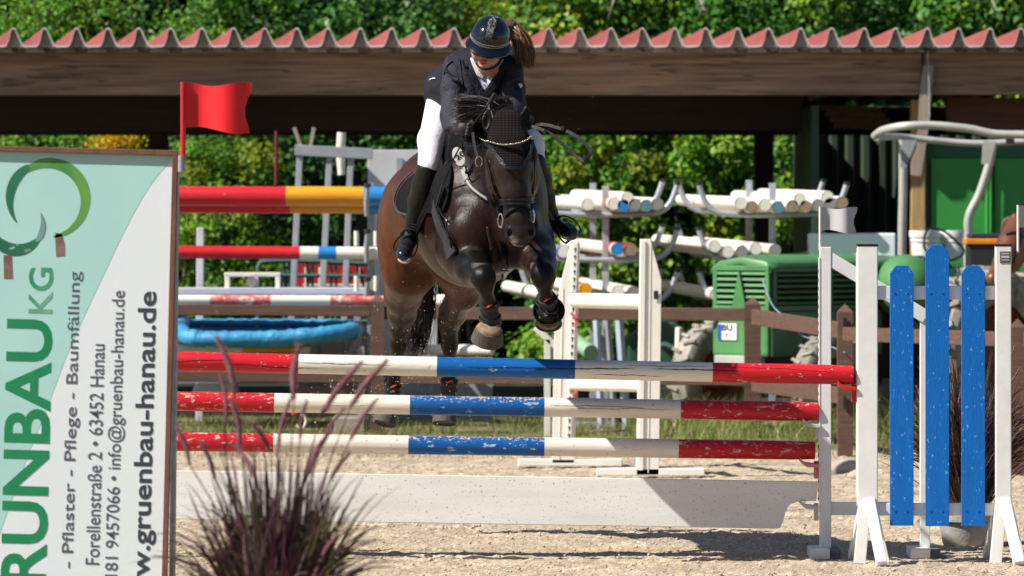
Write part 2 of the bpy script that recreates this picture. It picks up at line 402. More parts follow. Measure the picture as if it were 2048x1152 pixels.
# ---------------- shared materials ----------------
WHITE = pm('white_metal_paint', (.74, .74, .73), (.66, .66, .65), scale=9, rough=.42, bump=.05, bscale=40, spots=(.30, .22, .15), sscale=70, samt=.70)
CREAM = pm('cream_paint', (.78, .72, .60), (.70, .63, .50), scale=9, rough=.5, spots=(.3, .2, .12), sscale=60, samt=.72)
GALV = pm('galvanised_steel', (.42, .44, .47), (.30, .32, .35), scale=14, rough=.45, metallic=.25, spots=(.2, .15, .1), sscale=30, samt=.72)
BLACK = pm('black_plastic', (.012, .012, .013), rough=.4, bump=.05)
DARKM = pm('dark_metal', (.05, .05, .055), rough=.4, metallic=.6)
BROWNW = pm('brown_fence_wood', (.13, .068, .045), (.075, .04, .028), scale=5, stretch=(.6, 4, 9), rough=.8, bump=.7, bscale=30, spots=(.22, .16, .12), sscale=14, samt=.66)
BEAM = pm('weathered_timber', (.36, .225, .145), (.14, .088, .058), scale=3.2, stretch=(.35, 3, 6), rough=.85, bump=.8, bscale=16, spots=(.11, .055, .032), sscale=5, samt=.69, sstretch=(1, 1, 1.3), crack=((.10, .065, .045), (.35, 12, 14), .5, .014))
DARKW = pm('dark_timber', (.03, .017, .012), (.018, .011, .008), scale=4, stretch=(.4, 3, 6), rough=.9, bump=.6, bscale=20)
PALEW = pm('pale_board', (.36, .30, .24), (.26, .20, .16), scale=4, stretch=(3, 3, .5), rough=.8, bump=.5, bscale=25)
YELW = pm('fresh_post_wood', (.50, .32, .13), (.36, .22, .09), scale=5, stretch=(6, 6, .6), rough=.8, bump=.5)
DUST = (.50, .38, .27)
def paint(name, c, rough=.38, worn=.61, ws=28, dirt=.60, ds=55, c2=None, crack=.006, chip=(.62, .56, .48)):
    return pm(name, c, c2 or tuple(x * .82 for x in c), scale=5, rough=rough, spec=.3, bump=.35, bscale=22, stretch=(.35, 2, 2), spots=chip, sscale=ws, samt=worn,
              sstretch=(.5, 1, 1), crack=((.02, .015, .012), (.28, 3.2, 3.2), .5, crack) if crack else None, topdirt=(DUST, ds, dirt))
RED = paint('red_pole_paint', (.55, .012, .022), worn=.61, dirt=.80, crack=0); WHT = paint('white_pole_paint', (.76, .72, .65), worn=.63, ws=50, dirt=.84, chip=(.35, .27, .2), crack=0); BLU = paint('blue_pole_paint', (.004, .10, .36), worn=.63, dirt=.80, chip=(.25, .42, .6), crack=0)
RED2 = paint('red_pole_paint_dusty', (.48, .012, .022), worn=.575, dirt=.76, ws=40, crack=0, chip=(.55, .36, .33)); BLU2 = paint('blue_pole_paint_dusty', (.004, .09, .32), worn=.60, dirt=.70, chip=(.3, .42, .5), crack=0)
WHT2 = paint('white_pole_paint_dusty', (.74, .68, .60), worn=.61, ws=50, dirt=.745, ds=80, chip=(.50, .42, .33), crack=0)
SRED = pm('store_red', (.62, .02, .025), (.5, .012, .02), scale=6, stretch=(.3, 2, 2), rough=.35, spots=(.7, .35, .3), sscale=12, samt=.66)
SYEL = pm('store_yellow', (.75, .34, .015), (.62, .25, .01), scale=6, stretch=(.3, 2, 2), rough=.4)
SBLU = pm('store_blue', (.02, .24, .62), (.015, .18, .5), scale=6, rough=.4)
SWHT = pm('store_white', (.78, .74, .66), (.7, .65, .56), scale=8, rough=.45, spots=(.4, .3, .2), sscale=30, samt=.7)
SGRY = pm('store_grey', (.25, .24, .23), rough=.6)
SBRN = pm('store_brown_end', (.32, .23, .15), (.2, .14, .09), rough=.8, scale=30)

# ---------------- ground ----------------
SAND = attr_mat('arena_sand_grains', rough=.95, spec=.15, bump=1.0, bscale=110, dist=.010)
def fbm(x, y, z=0): return noise.fractal(Vector((x, y, z)), 1.0, 2.1, 4)
CRAT = [(random.uniform(-3.2, 3.2), 27 + 13 * random.random(), random.uniform(.05, .09), random.uniform(.010, .026)) for _ in range(150)] + [(W(890, 0, 31.6).x, 31.6, .07, .03), (W(953, 0, 31.9).x, 31.9, .06, .03), (W(858, 0, 29.1).x, 29.1, .08, .03), (W(1150, 0, 28.4).x, 28.4, .08, .025)]
def sand_patch(x0, x1, dx, y0, y1, dy, m, cols, top=0):
    nx = int((x1 - x0) / dx) + 1; ny = int((y1 - y0) / dy) + 1; o = len(m.v); vs = []
    for j in range(ny):
        y = y0 + j * dy
        for i in range(nx):
            x = x0 + i * dx
            a = noise.noise(Vector((x * 2.2, y * 1.6, 1))); b = noise.fractal(Vector((x * 13, y * 11, 4)), .9, 2.2, 4); c = noise.noise(Vector((x * 45, y * 40, 9)))
            cl = max(0, noise.noise(Vector((x * 9, y * 7, 20))) - .15) * .07
            z = .006 * a + .004 * b + .0065 * c + .005 * noise.noise(Vector((x * 28, y * 22, 5))) + cl * .35 + top; vs.append((x, y, z))
            s = .86 + .7 * noise.noise(Vector((x * 60, y * 45, 2))) + .25 * noise.noise(Vector((x * 3, y * 2, 7)))
            cols.append((.54 * s, .435 * s, .315 * s))
    A = np.array(vs)
    for cx_, cy_, cr_, cd_ in CRAT:
        d = np.sqrt((A[:, 0] - cx_) ** 2 + ((A[:, 1] - cy_) * .8) ** 2) / cr_; k = d < 1.9
        A[k, 2] += np.where(d[k] < 1, -cd_ * (1 - d[k] ** 2), cd_ * .45 * np.sin((d[k] - 1) / .9 * math.pi))
    vs = A.tolist()
    m.add(vs, [(j * nx + i, j * nx + i + 1, (j + 1) * nx + i + 1, (j + 1) * nx + i) for j in range(ny - 1) for i in range(nx - 1)])
m = MB(); cols = []
sand_patch(-3.4, 3.4, .014, 26.6, 33.5, .028, m, cols)
sand_patch(-4.6, 4.6, .03, 33.42, 42.6, .06, m, cols, -.004)
o = m.build('sand_arena', SAND, smooth='all', fixn=False); set_cols(o, np.array(cols)); tag(o, kind='structure')
GR = pm('dry_ground', (.30, .22, .13), (.20, .16, .08), scale=.6, rough=.95, bump=.8, bscale=4, dist=.03)
m = MB(); m.box((0, 60, -.55), (400, 400, 1.0)); o = m.build('ground', GR); tag(o, kind='structure')
TURF = pm('turf_soil', (.10, .13, .035), (.26, .20, .10), scale=1.6, rough=.95, bump=.9, bscale=12, dist=.02)
m = MB(); nx = 120; ny = 80; vs = []
for j in range(ny):
    for i in range(nx):
        x = -8 + 16 * i / (nx - 1); y = 41.6 + 18 * j / (ny - 1); vs.append((x, y, -.012 + .05 * min(1, j / 4) * (.6 + noise.noise(Vector((x * 2, y * 2, 0))))))
m.add(vs, [(j * nx + i, j * nx + i + 1, (j + 1) * nx + i + 1, (j + 1) * nx + i) for j in range(ny - 1) for i in range(nx - 1)])
o = m.build('grass_verge', TURF, smooth='all'); tag(o, kind='structure')
m = MB(); m.box((0, 53.9, .03), (16, 11.4, .12)); o = m.build('shed_shade_floor', pm('shade_dark_earth', (.022, .019, .016), (.012, .011, .009), scale=2, rough=.95, bump=.8, bscale=8), bevel=.03); tag(o, kind='structure')  # near-black colour paints the shed's shadow onto the ground
# clods and hoof-thrown crumbs lying on the sand
CLOD = pm('sand_clod', (.46, .36, .26), (.26, .19, .13), scale=20, rough=.95, bump=.6, rvar=.2)
m = MB()
for i in range(9000):
    y = 27 + 14 * random.random() ** 1.3; x = random.uniform(-3.2, 3.2); r = random.choice((.002, .0025, .003, .003, .004, .005, .0075)) * random.uniform(.7, 1.3)
    m.sphere((x, y, .006 + .014 * noise.fractal(Vector((x * 13, y * 11, 4)), .9, 2.2, 4) + r * .3), (r * random.uniform(.8, 1.6), r * 1.2, r * .8), 5, 3, Matrix.Rotation(random.random() * 6, 3, 'Z'))
for px, py, r in ((890, 1062, .028), (953, 1056, .022), (858, 1117, .024), (860, 1122, .018), (1330, 1080, .014)):
    D = 20480 / (py - 414); p = W(px, py, D)
    for k in range(5): m.sphere((p.x + random.gauss(0, r * .6), p.y + random.gauss(0, r), r * .5), (r * random.uniform(.3, .8), r * .6, r * .5), 6, 4)
o = m.build('sand_clods', CLOD, smooth='all', fixn=False); tag(o, kind='stuff', label='small sand crumbs scattered over the arena', cat='sand')
# thrown sand grains in the air round the horse
m = MB()
def grain(px, py, D, r): m.sphere(W(px, py, D), (r, r, r * random.uniform(.6, 1.2)), 5, 3)
for i in range(420): grain(random.gauss(800, 75), random.gauss(740, 75), random.uniform(29.4, 31.5), random.uniform(.0010, .0030))
for i in range(110): grain(random.gauss(700, 50), random.gauss(815, 45), random.uniform(29.5, 31), random.uniform(.0015, .005))
for i in range(220): grain(random.gauss(970, 110), random.gauss(620, 80), random.uniform(28.7, 30), random.uniform(.0008, .0022))
for i in range(150): grain(random.gauss(1150, 60), random.gauss(390, 110), random.uniform(28.6, 30), random.uniform(.0008, .0020))
GRN = pm('flying_sand_grain', (.62, .5, .34), rough=.9)
o = m.build('flying_sand', GRN, fixn=False); tag(o, kind='stuff', label='fine sand grains thrown up round the horse legs', cat='sand')

# grass on the verge
GRASS = attr_mat('grass_blade', rough=.6, spec=.3, transl=.35)
def grass(name, n, xr, yr, hr, cols, dens=None, label=None, wid=(.003, .007)):
    N = n; b = np.stack([RNG.uniform(*xr, N), RNG.uniform(*yr, N), np.zeros(N)], 1)
    cl = np.array([noise.noise(Vector((p[0] * 2.2, p[1] * 1.5, 3))) for p in b]); b = b[cl > RNG.uniform(-.35, .25, N)]; N = len(b)
    h = RNG.uniform(*hr, N); lean = RNG.normal(size=(N, 3)) * [.35, .3, 0]; tip = b + np.stack([lean[:, 0] * h, lean[:, 1] * h, h], 1)
    bend = np.stack([lean[:, 0] * h * .3, lean[:, 1] * h * .2, h * .05], 1)
    c = np.array(cols)[RNG.integers(0, len(cols), N)] * RNG.uniform(.7, 1.25, (N, 1))
    o = blades(name, b, tip, -bend, RNG.uniform(*wid, N), c, GRASS); o['label'] = label; o['category'] = 'grass'; return o
grass('verge_grass', 34000, (-4.6, 4.6), (42.0, 47.5), (.03, .10), [(.16, .24, .05), (.22, .28, .07), (.38, .32, .14), (.13, .2, .04), (.42, .34, .18)], label='short sunlit grass on the verge behind the sand')
grass('tall_grass', 6500, (.9, 4.4), (42.3, 45.6), (.12, .36), [(.22, .30, .06), (.30, .36, .10), (.50, .40, .20), (.17, .26, .05)], label='tall pale green grass at the fence foot')
grass('dry_grass_edge', 5000, (-4.6, 4.6), (40.6, 42.4), (.02, .06), [(.42, .34, .2), (.28, .26, .1), (.36, .28, .16)], label='dry sparse grass along the edge of the sand')

# ---------------- shed ----------------
DS = 50.0
shed = thing('open_shed', 'long open timber shed with red corrugated roof over weathered beams', 'shed', (0, DS, 0))
zb0 = 1.8 + 224 / F * DS; zb1 = 1.8 + 319 / F * DS
m = MB(); m.box((-.9, DS + .1, (zb0 + zb1) / 2), (9.0, .2, zb1 - zb0)); m.build('eaves_beam', BEAM, shed, bevel=.008)
m = MB(); m.box((4.62, DS + .12, (zb0 + zb1) / 2 - .004), (2.0, .2, zb1 - zb0 - .015)); m.build('eaves_beam', BEAM, shed, bevel=.008)
D2 = 53.1
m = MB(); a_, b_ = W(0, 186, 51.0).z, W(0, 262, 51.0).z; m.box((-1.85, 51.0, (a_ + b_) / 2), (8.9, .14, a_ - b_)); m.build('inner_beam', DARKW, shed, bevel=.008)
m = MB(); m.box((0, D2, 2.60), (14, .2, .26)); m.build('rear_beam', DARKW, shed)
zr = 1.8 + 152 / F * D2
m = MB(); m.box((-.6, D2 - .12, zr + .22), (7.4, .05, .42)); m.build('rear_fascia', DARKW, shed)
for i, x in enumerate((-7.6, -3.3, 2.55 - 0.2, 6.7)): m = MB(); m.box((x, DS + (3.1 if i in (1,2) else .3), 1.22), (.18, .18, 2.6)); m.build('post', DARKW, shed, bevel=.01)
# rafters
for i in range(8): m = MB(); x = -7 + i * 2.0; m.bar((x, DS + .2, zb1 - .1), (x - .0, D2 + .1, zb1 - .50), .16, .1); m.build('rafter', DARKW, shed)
# corrugated roof: trapezoid ridges run back and to the left, roof falls away
ROOF = pm('red_fibre_cement', (.30, .075, .07), (.22, .05, .047), scale=1.4, rough=.7, bump=.25, bscale=30, spots=(.5, .3, .28), sscale=5, samt=.68)
RUND = pm('grey_sheet_underside', (.34, .31, .28), (.22, .2, .18), scale=5, rough=.85, bump=.3, spots=(.12, .1, .08), sscale=8, samt=.62)
per = 63 / F * (DS - .25); m = MB(); t = .297; sl_ = .13; Lr = 3.5; z0 = 1.8 + 322 / F * (DS - .2); hh = .158; n = 42
prof = []
for k in range(n):
    x = -6.2 + k * per; j = random.gauss(0, .004)
    prof += [(x + per * .02, 0), (x + per * .40, .004), (x + per * .46, .016), (x + per * .53, .062), (x + per * .605 + j, hh * .95), (x + per * .64 + j, hh), (x + per * .70 + j, hh + .002), (x + per * .75 + j, hh * .9), (x + per * .86, .07), (x + per * .96, .014)]
def rp(x, z, b, dz=0):
    return (x - t * b, DS - .22 + b, z0 + z + dz - sl_ * b)
th = .012; N = len(prof); vs = []; segs = 7
for b in np.linspace(0, Lr, segs):
    for x, z in prof: vs.append(rp(x + 0, z, b))
for b in np.linspace(0, Lr, segs):
    for x, z in prof: vs.append(rp(x, z, b, -th))
fs = []; K = N * segs
for s_ in range(segs - 1):
    for i in range(N - 1):
        a = s_ * N + i; fs.append((a, a + 1, a + N + 1, a + N))
m.cur = 0; m.add(vs, fs)
fs = []
for s_ in range(segs - 1):
    for i in range(N - 1):
        a = K + s_ * N + i; fs.append((a, a + N, a + N + 1, a + 1))
EDG = pm('pale_sheet_edge', (.72, .70, .66), (.6, .57, .52), rough=.6)
m.cur = 1; base = 0; m.f += fs; m.m += [1] * len(fs)
fe = [(i, K + i, K + i + 1, i + 1) for i in range(N - 1)]; m.f += fe; m.m += [2] * len(fe)
o = m.build('corrugated_roof', [ROOF, RUND, EDG], shed, fixn=False)
# closure strip between roof and beam
STR = pm('grey_closure', (.30, .26, .225), (.17, .15, .13), rough=.9, scale=9, bump=.4, rvar=.18)
for k in range(n - 1):
    x = -6.2 + k * per; m = MB(); m.prism([(x + per * .40, z0 - .014), (x + per * .475, z0 - .002), (x + per * .55, z0 + .05), (x + per * .625, z0 + hh * .9), (x + per * .69, z0 + hh * .93), (x + per * .74, z0 + hh * .80), (x + per * .85, z0 + .055), (x + per * .97, z0 - .003), (x + per * 1.0, z0 - .014)], DS - .185, DS - .145); m.build('ridge_filler', STR, shed, bevel=.004)
    m = MB(); m.prism([(x + .0, z0 - th - .002), (x + per * .50, z0 - th), (x + per * .6, z0 - .03), (x + per * .62, z0 - .055), (x, z0 - .055)], DS - .14, DS - .03); m.build('closure_piece', STR, shed)
# front post with broken pale board, wire
m = MB(); m.box((W(1841, 300, DS).x, DS + .32, 1.45), (.13, .13, 2.6)); m.build('post', YELW, shed, bevel=.01)
pb = [(1847, 130), (1868, 130), (1861, 200), (1856, 262), (1850, 300), (1842, 352), (1822, 350), (1822, 325), (1834, 296), (1838, 230), (1840, 180)]
m = MB(); m.prism([(W(x, y, DS - .05).x, W(x, y, DS - .05).z) for x, y in pb], DS - .06, DS - .015); m.build('hanging_board', PALEW, shed)
m = MB(); m.tube([W(1855, 100, DS - .07), W(1858, 160, DS - .09), W(1859, 230, DS - .08), W(1856, 255, DS - .08)], .006, 6); m.build('wire', GALV, shed, smooth=True)
# back and side walls of the right bay
GWALL = pm('dark_green_sheet', (.035, .06, .035), (.022, .04, .024), scale=2, rough=.6, bump=.1)
m = MB(); x0 = W(1600, 0, 53.6).x; pts = []; x = x0; k = 0
while x < 6.2: pts.append((x, 53.6 + (.03 if k % 2 else 0))); pts.append((x + .05, 53.6 + (.03 if k % 2 else 0))); x += .075; k += 1
vs = [(a, b, z) for z in (0, 2.75) for a, b in pts]; n_ = len(pts); m.add(vs, [(i, i + 1, n_ + i + 1, n_ + i) for i in range(n_ - 1)])
o = m.build('corrugated_wall', GWALL, shed, fixn=False); sd = o.modifiers.new('t', 'SOLIDIFY'); sd.thickness = .008
m = MB(); m.box((x0 - .03, 52.0, 1.35), (.06, 3.4, 2.7)); m.build('side_wall', GWALL, shed)
m = MB(); m.box((5.3, DS + .5, zb0 - .17), (2.9, .12, .31)); m.build('lintel_plank', pm('reddish_plank', (.15, .055, .03), (.09, .035, .02), scale=4, stretch=(.4, 3, 6), rough=.8, bump=.6), shed)
for i in range(4): m = MB(); a = W(1640 + i * 8, 215 + i * 12, 52); m.bar(a, a + Vector((.55, .1, -.02)), .05, .12); m.build('stacked_board', pm('yellow_board', (.3, .19, .08), (.2, .12, .05), rough=.8, scale=8), shed)
m = MB(); m.prism([(W(x, y, 52.8).x, W(x, y, 52.8).z) for x, y in [(1748, 285), (1758, 290), (1760, 400), (1752, 412), (1742, 390), (1745, 330)]], 52.78, 52.84); m.build('hanging_board', DARKW, shed)
# container with two doors
cont = thing('green_container', 'bright green steel container standing in the right bay of the shed', 'container', (W(1950, 0, 50.6).x, 50.6, 0))
GB = pm('container_green', (.035, .30, .045), (.028, .25, .04), scale=1.5, rough=.5, bump=.08, spots=(.05, .12, .04), sscale=14, samt=.74)
GD = pm('container_green_frame', (.012, .11, .04), (.01, .09, .03), scale=2, rough=.5)
xa = W(1846, 0, 50.6).x; xb = W(2190, 0, 50.6).x; zt = W(0, 288, 50.6).z
m = MB(); m.box(((xa + xb) / 2, 51.45, zt / 2 + .05), (xb - xa, 2.2, zt - .1)); m.build('body', GD, cont, bevel=.01)
for a, b in ((1862, 1972), (1988, 2100), (2108, 2180)):
    m = MB(); m.box((W((a + b) / 2, 0, 50.33).x, 50.325, zt / 2 + .02), ((b - a) / F * 50.58, .05, zt - .3)); m.build('door', GB, cont, bevel=.012)
for a in (1974, 1981): m = MB(); m.tube([(W(a, 0, 50.3).x, 50.28, .2), (W(a, 0, 50.3).x, 50.28, zt - .1)], .018, 8); m.build('locking_bar', GB, cont, smooth=True)

# ---------------- planting behind ----------------
DLEAF = attr_mat('dull_leaf', rough=.8, spec=.1, transl=.1, bump=0)
LEAF = attr_mat('broad_leaf', rough=.48, spec=.35, transl=.38, bump=.05, bscale=60)
BARK = pm('bark', (.14, .10, .07), (.08, .055, .04), rough=.9, bump=.6)
def shrub(label, cat, cx, w_, y, z0, z1, n, size, pal, blobs=34, group=None, name='shrub', dep=.55, bl=(.16, .42)):
    t = thing(name, label, cat, (cx, y, 0), group)
    cen = []; nr = []; cl = []
    B = []
    for _ in range(blobs):
        B.append((cx + random.uniform(-.5, .5) * w_, y + random.gauss(0, dep * .5), random.uniform(z0, z1), random.uniform(*bl), random.uniform(.65, 1.25), random.random()))
    wts = np.array([b[3] ** 2 for b in B]); wts /= wts.sum(); pick = RNG.choice(len(B), n, p=wts)
    u = RNG.normal(size=(n, 3)); u /= np.linalg.norm(u, axis=1, keepdims=True); u[:, 1] = -np.abs(u[:, 1]) * np.sign(RNG.uniform(-.25, 1, n))
    Ba = np.array(B); r = Ba[pick, 3] * RNG.uniform(.45, 1.08, n); cen = Ba[pick, :3] + u * r[:, None] * [1, 1, .9]
    nr = u * .6 + RNG.normal(size=(n, 3)) * .45 + [0, -.15, .45]
    P = np.array(pal); pi = (Ba[pick, 5] * len(P)).astype(int); mixr = RNG.random(n) < .25; pi[mixr] = RNG.integers(0, len(P), mixr.sum())
    c = P[pi] * (Ba[pick, 4] * RNG.uniform(.75, 1.2, n))[:, None]
    d = RNG.normal(size=(n, 3)) * .7 + [0, -.2, -.8]
    leaf_cloud('foliage', cen, nr, RNG.uniform(.7, 1.25, n) * size, c, LEAF, t, wide=RNG.uniform(.5, .7), dirs=d)
    for k in range(4):
        m = MB(); a = Vector((cx + random.uniform(-.3, .3) * w_, y + .1, 0)); b = Vector((a.x + random.gauss(0, .25), y + random.gauss(0, .1), z1 * random.uniform(.7, 1)))
        m.tube(curve_pts([a, a.lerp(b, .5) + Vector((random.gauss(0, .1), .05, 0)), b], 8), [.035 * (1 - .8 * i / 7) for i in range(8)], 6); m.build('stem', BARK, t, smooth=True)
    return t
G1 = [(.10, .28, .02), (.17, .38, .03), (.06, .19, .018), (.26, .44, .04)]; G2 = [(.035, .12, .018), (.06, .18, .025), (.09, .24, .035)]
G3 = [(.17, .36, .02), (.24, .40, .025), (.10, .27, .02), (.33, .39, .02)]; G4 = [(.06, .19, .03), (.12, .28, .06), (.20, .37, .12), (.045, .14, .025)]
YH = 56.5
xx = lambda px, D=YH: (px - 1024) / F * D
shrub('feathery conifer-like hedge at the far left above the red roof', 'shrub', xx(110), 1.7, YH + .6, .3, 4.3, 17000, .055, G3 + G1, 70, name='hedge_shrub')
shrub('small-leaved hedge shrub behind the red flag', 'shrub', xx(440), 1.5, YH, .3, 4.3, 15000, .06, G1 + G4, 60, name='hedge_shrub')
shrub('darker round-leaved shrub above the roof left of the rider', 'shrub', xx(720), 1.5, YH + .3, 2.2, 4.4, 7000, .085, G4, 40, name='hedge_shrub')
shrub('soft yellow-green shrub above the roof behind the rider', 'shrub', xx(960), 1.3, YH + .5, 2.2, 4.3, 8000, .05, G3 + G1, 40, name='hedge_shrub')
shrub('bright broad-leaved shrub with yellow leaves right of the rider', 'shrub', xx(1230), 1.6, YH, .2, 4.3, 13000, .095, G3 + G1 + G1, 64, name='hedge_shrub')
shrub('deep green glossy shrub behind the pole racks', 'shrub', xx(1500), 1.7, YH + .1, .2, 4.3, 13000, .09, G2 + G1, 64, name='hedge_shrub')
shrub('dark shaded shrub above the roof toward the right', 'shrub', xx(1760), 1.5, YH + .5, 2.0, 4.3, 7500, .08, G2 + G4, 40, name='hedge_shrub')
shrub('light green shrub with larger leaves at the top right corner', 'shrub', xx(1990), 1.2, YH, 2.2, 4.4, 5000, .11, G3 + G2, 34, name='hedge_shrub')
shrub('ivy mass hanging behind the racks left of the dark wall', 'ivy', xx(1480, 55.4), 1.15, 55.4, .4, 2.5, 5200, .085, G1 + G3, 30, name='ivy', dep=.15, bl=(.1, .26))
shrub('sunny ivy between the horse and the first pole rack', 'ivy', xx(1170, 55.4), 1.3, 55.3, .4, 2.5, 5600, .08, G3 + G1, 32, name='ivy', dep=.15, bl=(.1, .26))
shrub('clipped bright green bush under the beam beside the banner', 'bush', xx(445, 54.9), .95, 55.2, .9, 2.45, 9000, .045, G1 + G3, 46, name='bush', dep=.2, bl=(.1, .26))
shrub('ivy creeping low behind the red and yellow poles', 'ivy', xx(520, 55), 1.6, 55.3, .3, 1.7, 5000, .08, G2 + G4, 30, name='ivy', dep=.15, bl=(.1, .26))
shrub('loose green bush behind the banner top edge', 'bush', xx(110, 55), 1.5, 55.2, 1.2, 2.5, 6000, .07, G1 + G3 + G4, 36, name='bush', dep=.2, bl=(.1, .26))
# yellow goldenrod
gr_ = thing('goldenrod', 'yellow flowering goldenrod above the banner', 'flower', (xx(232, 53.9), 53.9, 0))
n = 1500; cen = np.stack([RNG.normal(xx(232, 53.9), .11, n), RNG.normal(53.9, .08, n), RNG.normal(W(0, 283, 53.9).z, .075, n)], 1)
leaf_cloud('blossom', cen, RNG.normal(size=(n, 3)) + [0, -.5, .6], RNG.uniform(.02, .045, n), np.array([(.75, .5, .01)] * n) * RNG.uniform(.7, 1.1, (n, 1)), LEAF, gr_)
for k in range(7): m = MB(); x = xx(232, 53.9) + random.gauss(0, .09); m.tube([(x, 53.9, 0), (x + .02, 53.9, 1.2), (x + random.gauss(0, .05), 53.9, 2.42)], [.006, .005, .003], 5); m.build('stem', pm('green_stem', (.1, .18, .04), rough=.7), gr_, smooth=True)
nn = 9000; cen = np.stack([RNG.uniform(-11, 11, nn), RNG.normal(60.5, .3, nn), RNG.uniform(-.1, 7.5, nn)], 1)
o = leaf_cloud('far_wood', cen, RNG.normal(size=(nn, 3)) * .3 + [0, -1, .2], RNG.uniform(.5, .8, nn), np.array([(.02, .05, .012)]) * RNG.uniform(.5, 1.4, (nn, 1)), DLEAF); tag(o, label='darkest back layer of the wood behind the hedge', cat='wood')
# bare twigs above roof and a far dense wood closing the view
m = MB()
for px, py, dx, dy in ((1400, 20, 22, 26), (1410, 5, -12, 30), (1230, 10, -14, 28), (1985, 20, 20, 30)):
    m.tube([W(px, py - 20, 55.9), W(px + dx * .4, py, 55.85), W(px + dx, py + dy, 55.9)], [.012, .008, .003], 5)
o = m.build('twigs', pm('pale_twig', (.42, .33, .27), rough=.8), fixn=False); tag(o, kind='stuff', label='bare pale twigs poking out of the hedge', cat='twigs')
nn = 26000; cen = np.stack([RNG.uniform(-9, 9, nn), RNG.normal(58.6, .5, nn), RNG.uniform(-.1, 6.0, nn)], 1)
o = leaf_cloud('far_wood', cen, RNG.normal(size=(nn, 3)) * .6 + [0, -.6, .4], RNG.uniform(.14, .3, nn), np.array([(.03, .075, .018)]) * RNG.uniform(.5, 1.4, (nn, 1)), DLEAF); tag(o, label='dense dark wood closing the view behind the hedge', cat='wood')
# ---------------- jump in front ----------------
def hx(a, b): return (b - a) / F
CRK = pm('crack_dark', (.02, .014, .01), rough=.9)
def pole(px0, px1, y0, y1, D0, D1, r, segs, label, group=None, name='jump_pole', sag=0, cracks=()):
    # segs: list of (end_px, material); built along its own X axis
    A = W(px0, y0, D0); B = W(px1, y1, D1); L = (B - A).length; x = (B - A).normalized(); q = Matrix((x, Vector((0, 0, 1)).cross(x).normalized() * 1, x.cross(Vector((0, 0, 1)).cross(x).normalized()))).transposed()
    m = MB(); mats = []; cuts = [0]
    for e, mt in segs: cuts.append((e - px0) / (px1 - px0) * L)
    cuts[-1] = L; n = 28
    for i, (e, mt) in enumerate(segs):
        if mt not in mats: mats.append(mt)
        m.cur = mats.index(mt); a, b = cuts[i], cuts[i + 1]; st = max(2, int((b - a) / .12)); vs = []; fs = []
        for s_ in range(st + 1):
            xx_ = a + (b - a) * s_ / st
            for k in range(n):
                an = 2 * math.pi * k / n; rr = r * (1 + .018 * noise.noise(Vector((xx_ * 3, math.cos(an) * 1.3, px0 + math.sin(an) * 1.3))))
                if xx_ < .001 or xx_ > L - .001: rr *= .93
                vs.append((xx_ - L / 2, rr * math.cos(an), rr * math.sin(an) + sag * math.sin(xx_ / L * math.pi)))
        for s_ in range(st):
            for k in range(n): fs.append((s_ * n + k, (s_ + 1) * n + k, (s_ + 1) * n + (k + 1) % n, s_ * n + (k + 1) % n))
        if i == 0: fs.append(tuple(range(n)))
        if i == len(segs) - 1: fs.append(tuple(st * n + k for k in range(n - 1, -1, -1)))
        m.add(vs, fs)
    if cracks:
        mats.append(CRK); m.cur = len(mats) - 1
        for c0_, c1_, an0, wd_ in cracks:
            x0_ = (c0_ - px0) / (px1 - px0) * L - L / 2; x1_ = (c1_ - px0) / (px1 - px0) * L - L / 2; ns = max(8, int((x1_ - x0_) / .018)); vs = []; an = R(180 - an0); sl2 = random.uniform(-.25, .25)
            for i in range(ns + 1):
                u = i / ns; xx_ = x0_ + (x1_ - x0_) * u; an += random.gauss(0, .02) + sl2 / ns; w2 = wd_ * (math.sin(math.pi * u) ** .5) * random.uniform(.5, 1.1) / r / 2 + .002
                for s2 in (-1, 1): vs.append((xx_, r * 1.021 * math.cos(an + s2 * w2), r * 1.021 * math.sin(an + s2 * w2)))
            m.add(vs, [(2 * i, 2 * i + 1, 2 * i + 3, 2 * i + 2) for i in range(ns)])
    o = m.build(name, mats, smooth=True); o.location = (A + B) / 2; o.rotation_euler = q.to_euler()
    tag(o, label, 'pole', group); return o
DA, DB = 28.75, 29.25
PG = 'striped poles of the front jump'
pole(318, 1706, 722, 750, DA, DA, .0495, [(597, RED), (874, WHT), (1150, BLU), (1425, WHT), (1706, RED)], 'top red white and blue striped pole of the front jump', PG, cracks=[(330, 470, 4, .004), (410, 640, -8, .004), (590, 780, 10, .003), (930, 1150, 6, .0045), (1070, 1270, -2, .006), (1185, 1330, -22, .004), (1300, 1480, 14, .006), (1440, 1680, 38, .004), (1250, 1420, 30, .003)])
pole(276, 1636, 801, 823, DB, DB, .0495, [(549, RED2), (820, WHT2), (1089, BLU2), (1361, WHT2), (1636, RED2)], 'middle striped pole of the front jump with rubbed dusty red end', PG, cracks=[(1100, 1290, 12, .003), (1130, 1340, -4, .0025), (640, 760, -10, .002)])
pole(274, 1630, 882, 901, DB, DB, .0485, [(547, RED2), (817, WHT2), (1089, BLU2), (1357, WHT2), (1630, RED2)], 'lowest striped pole of the front jump speckled with sand', PG)
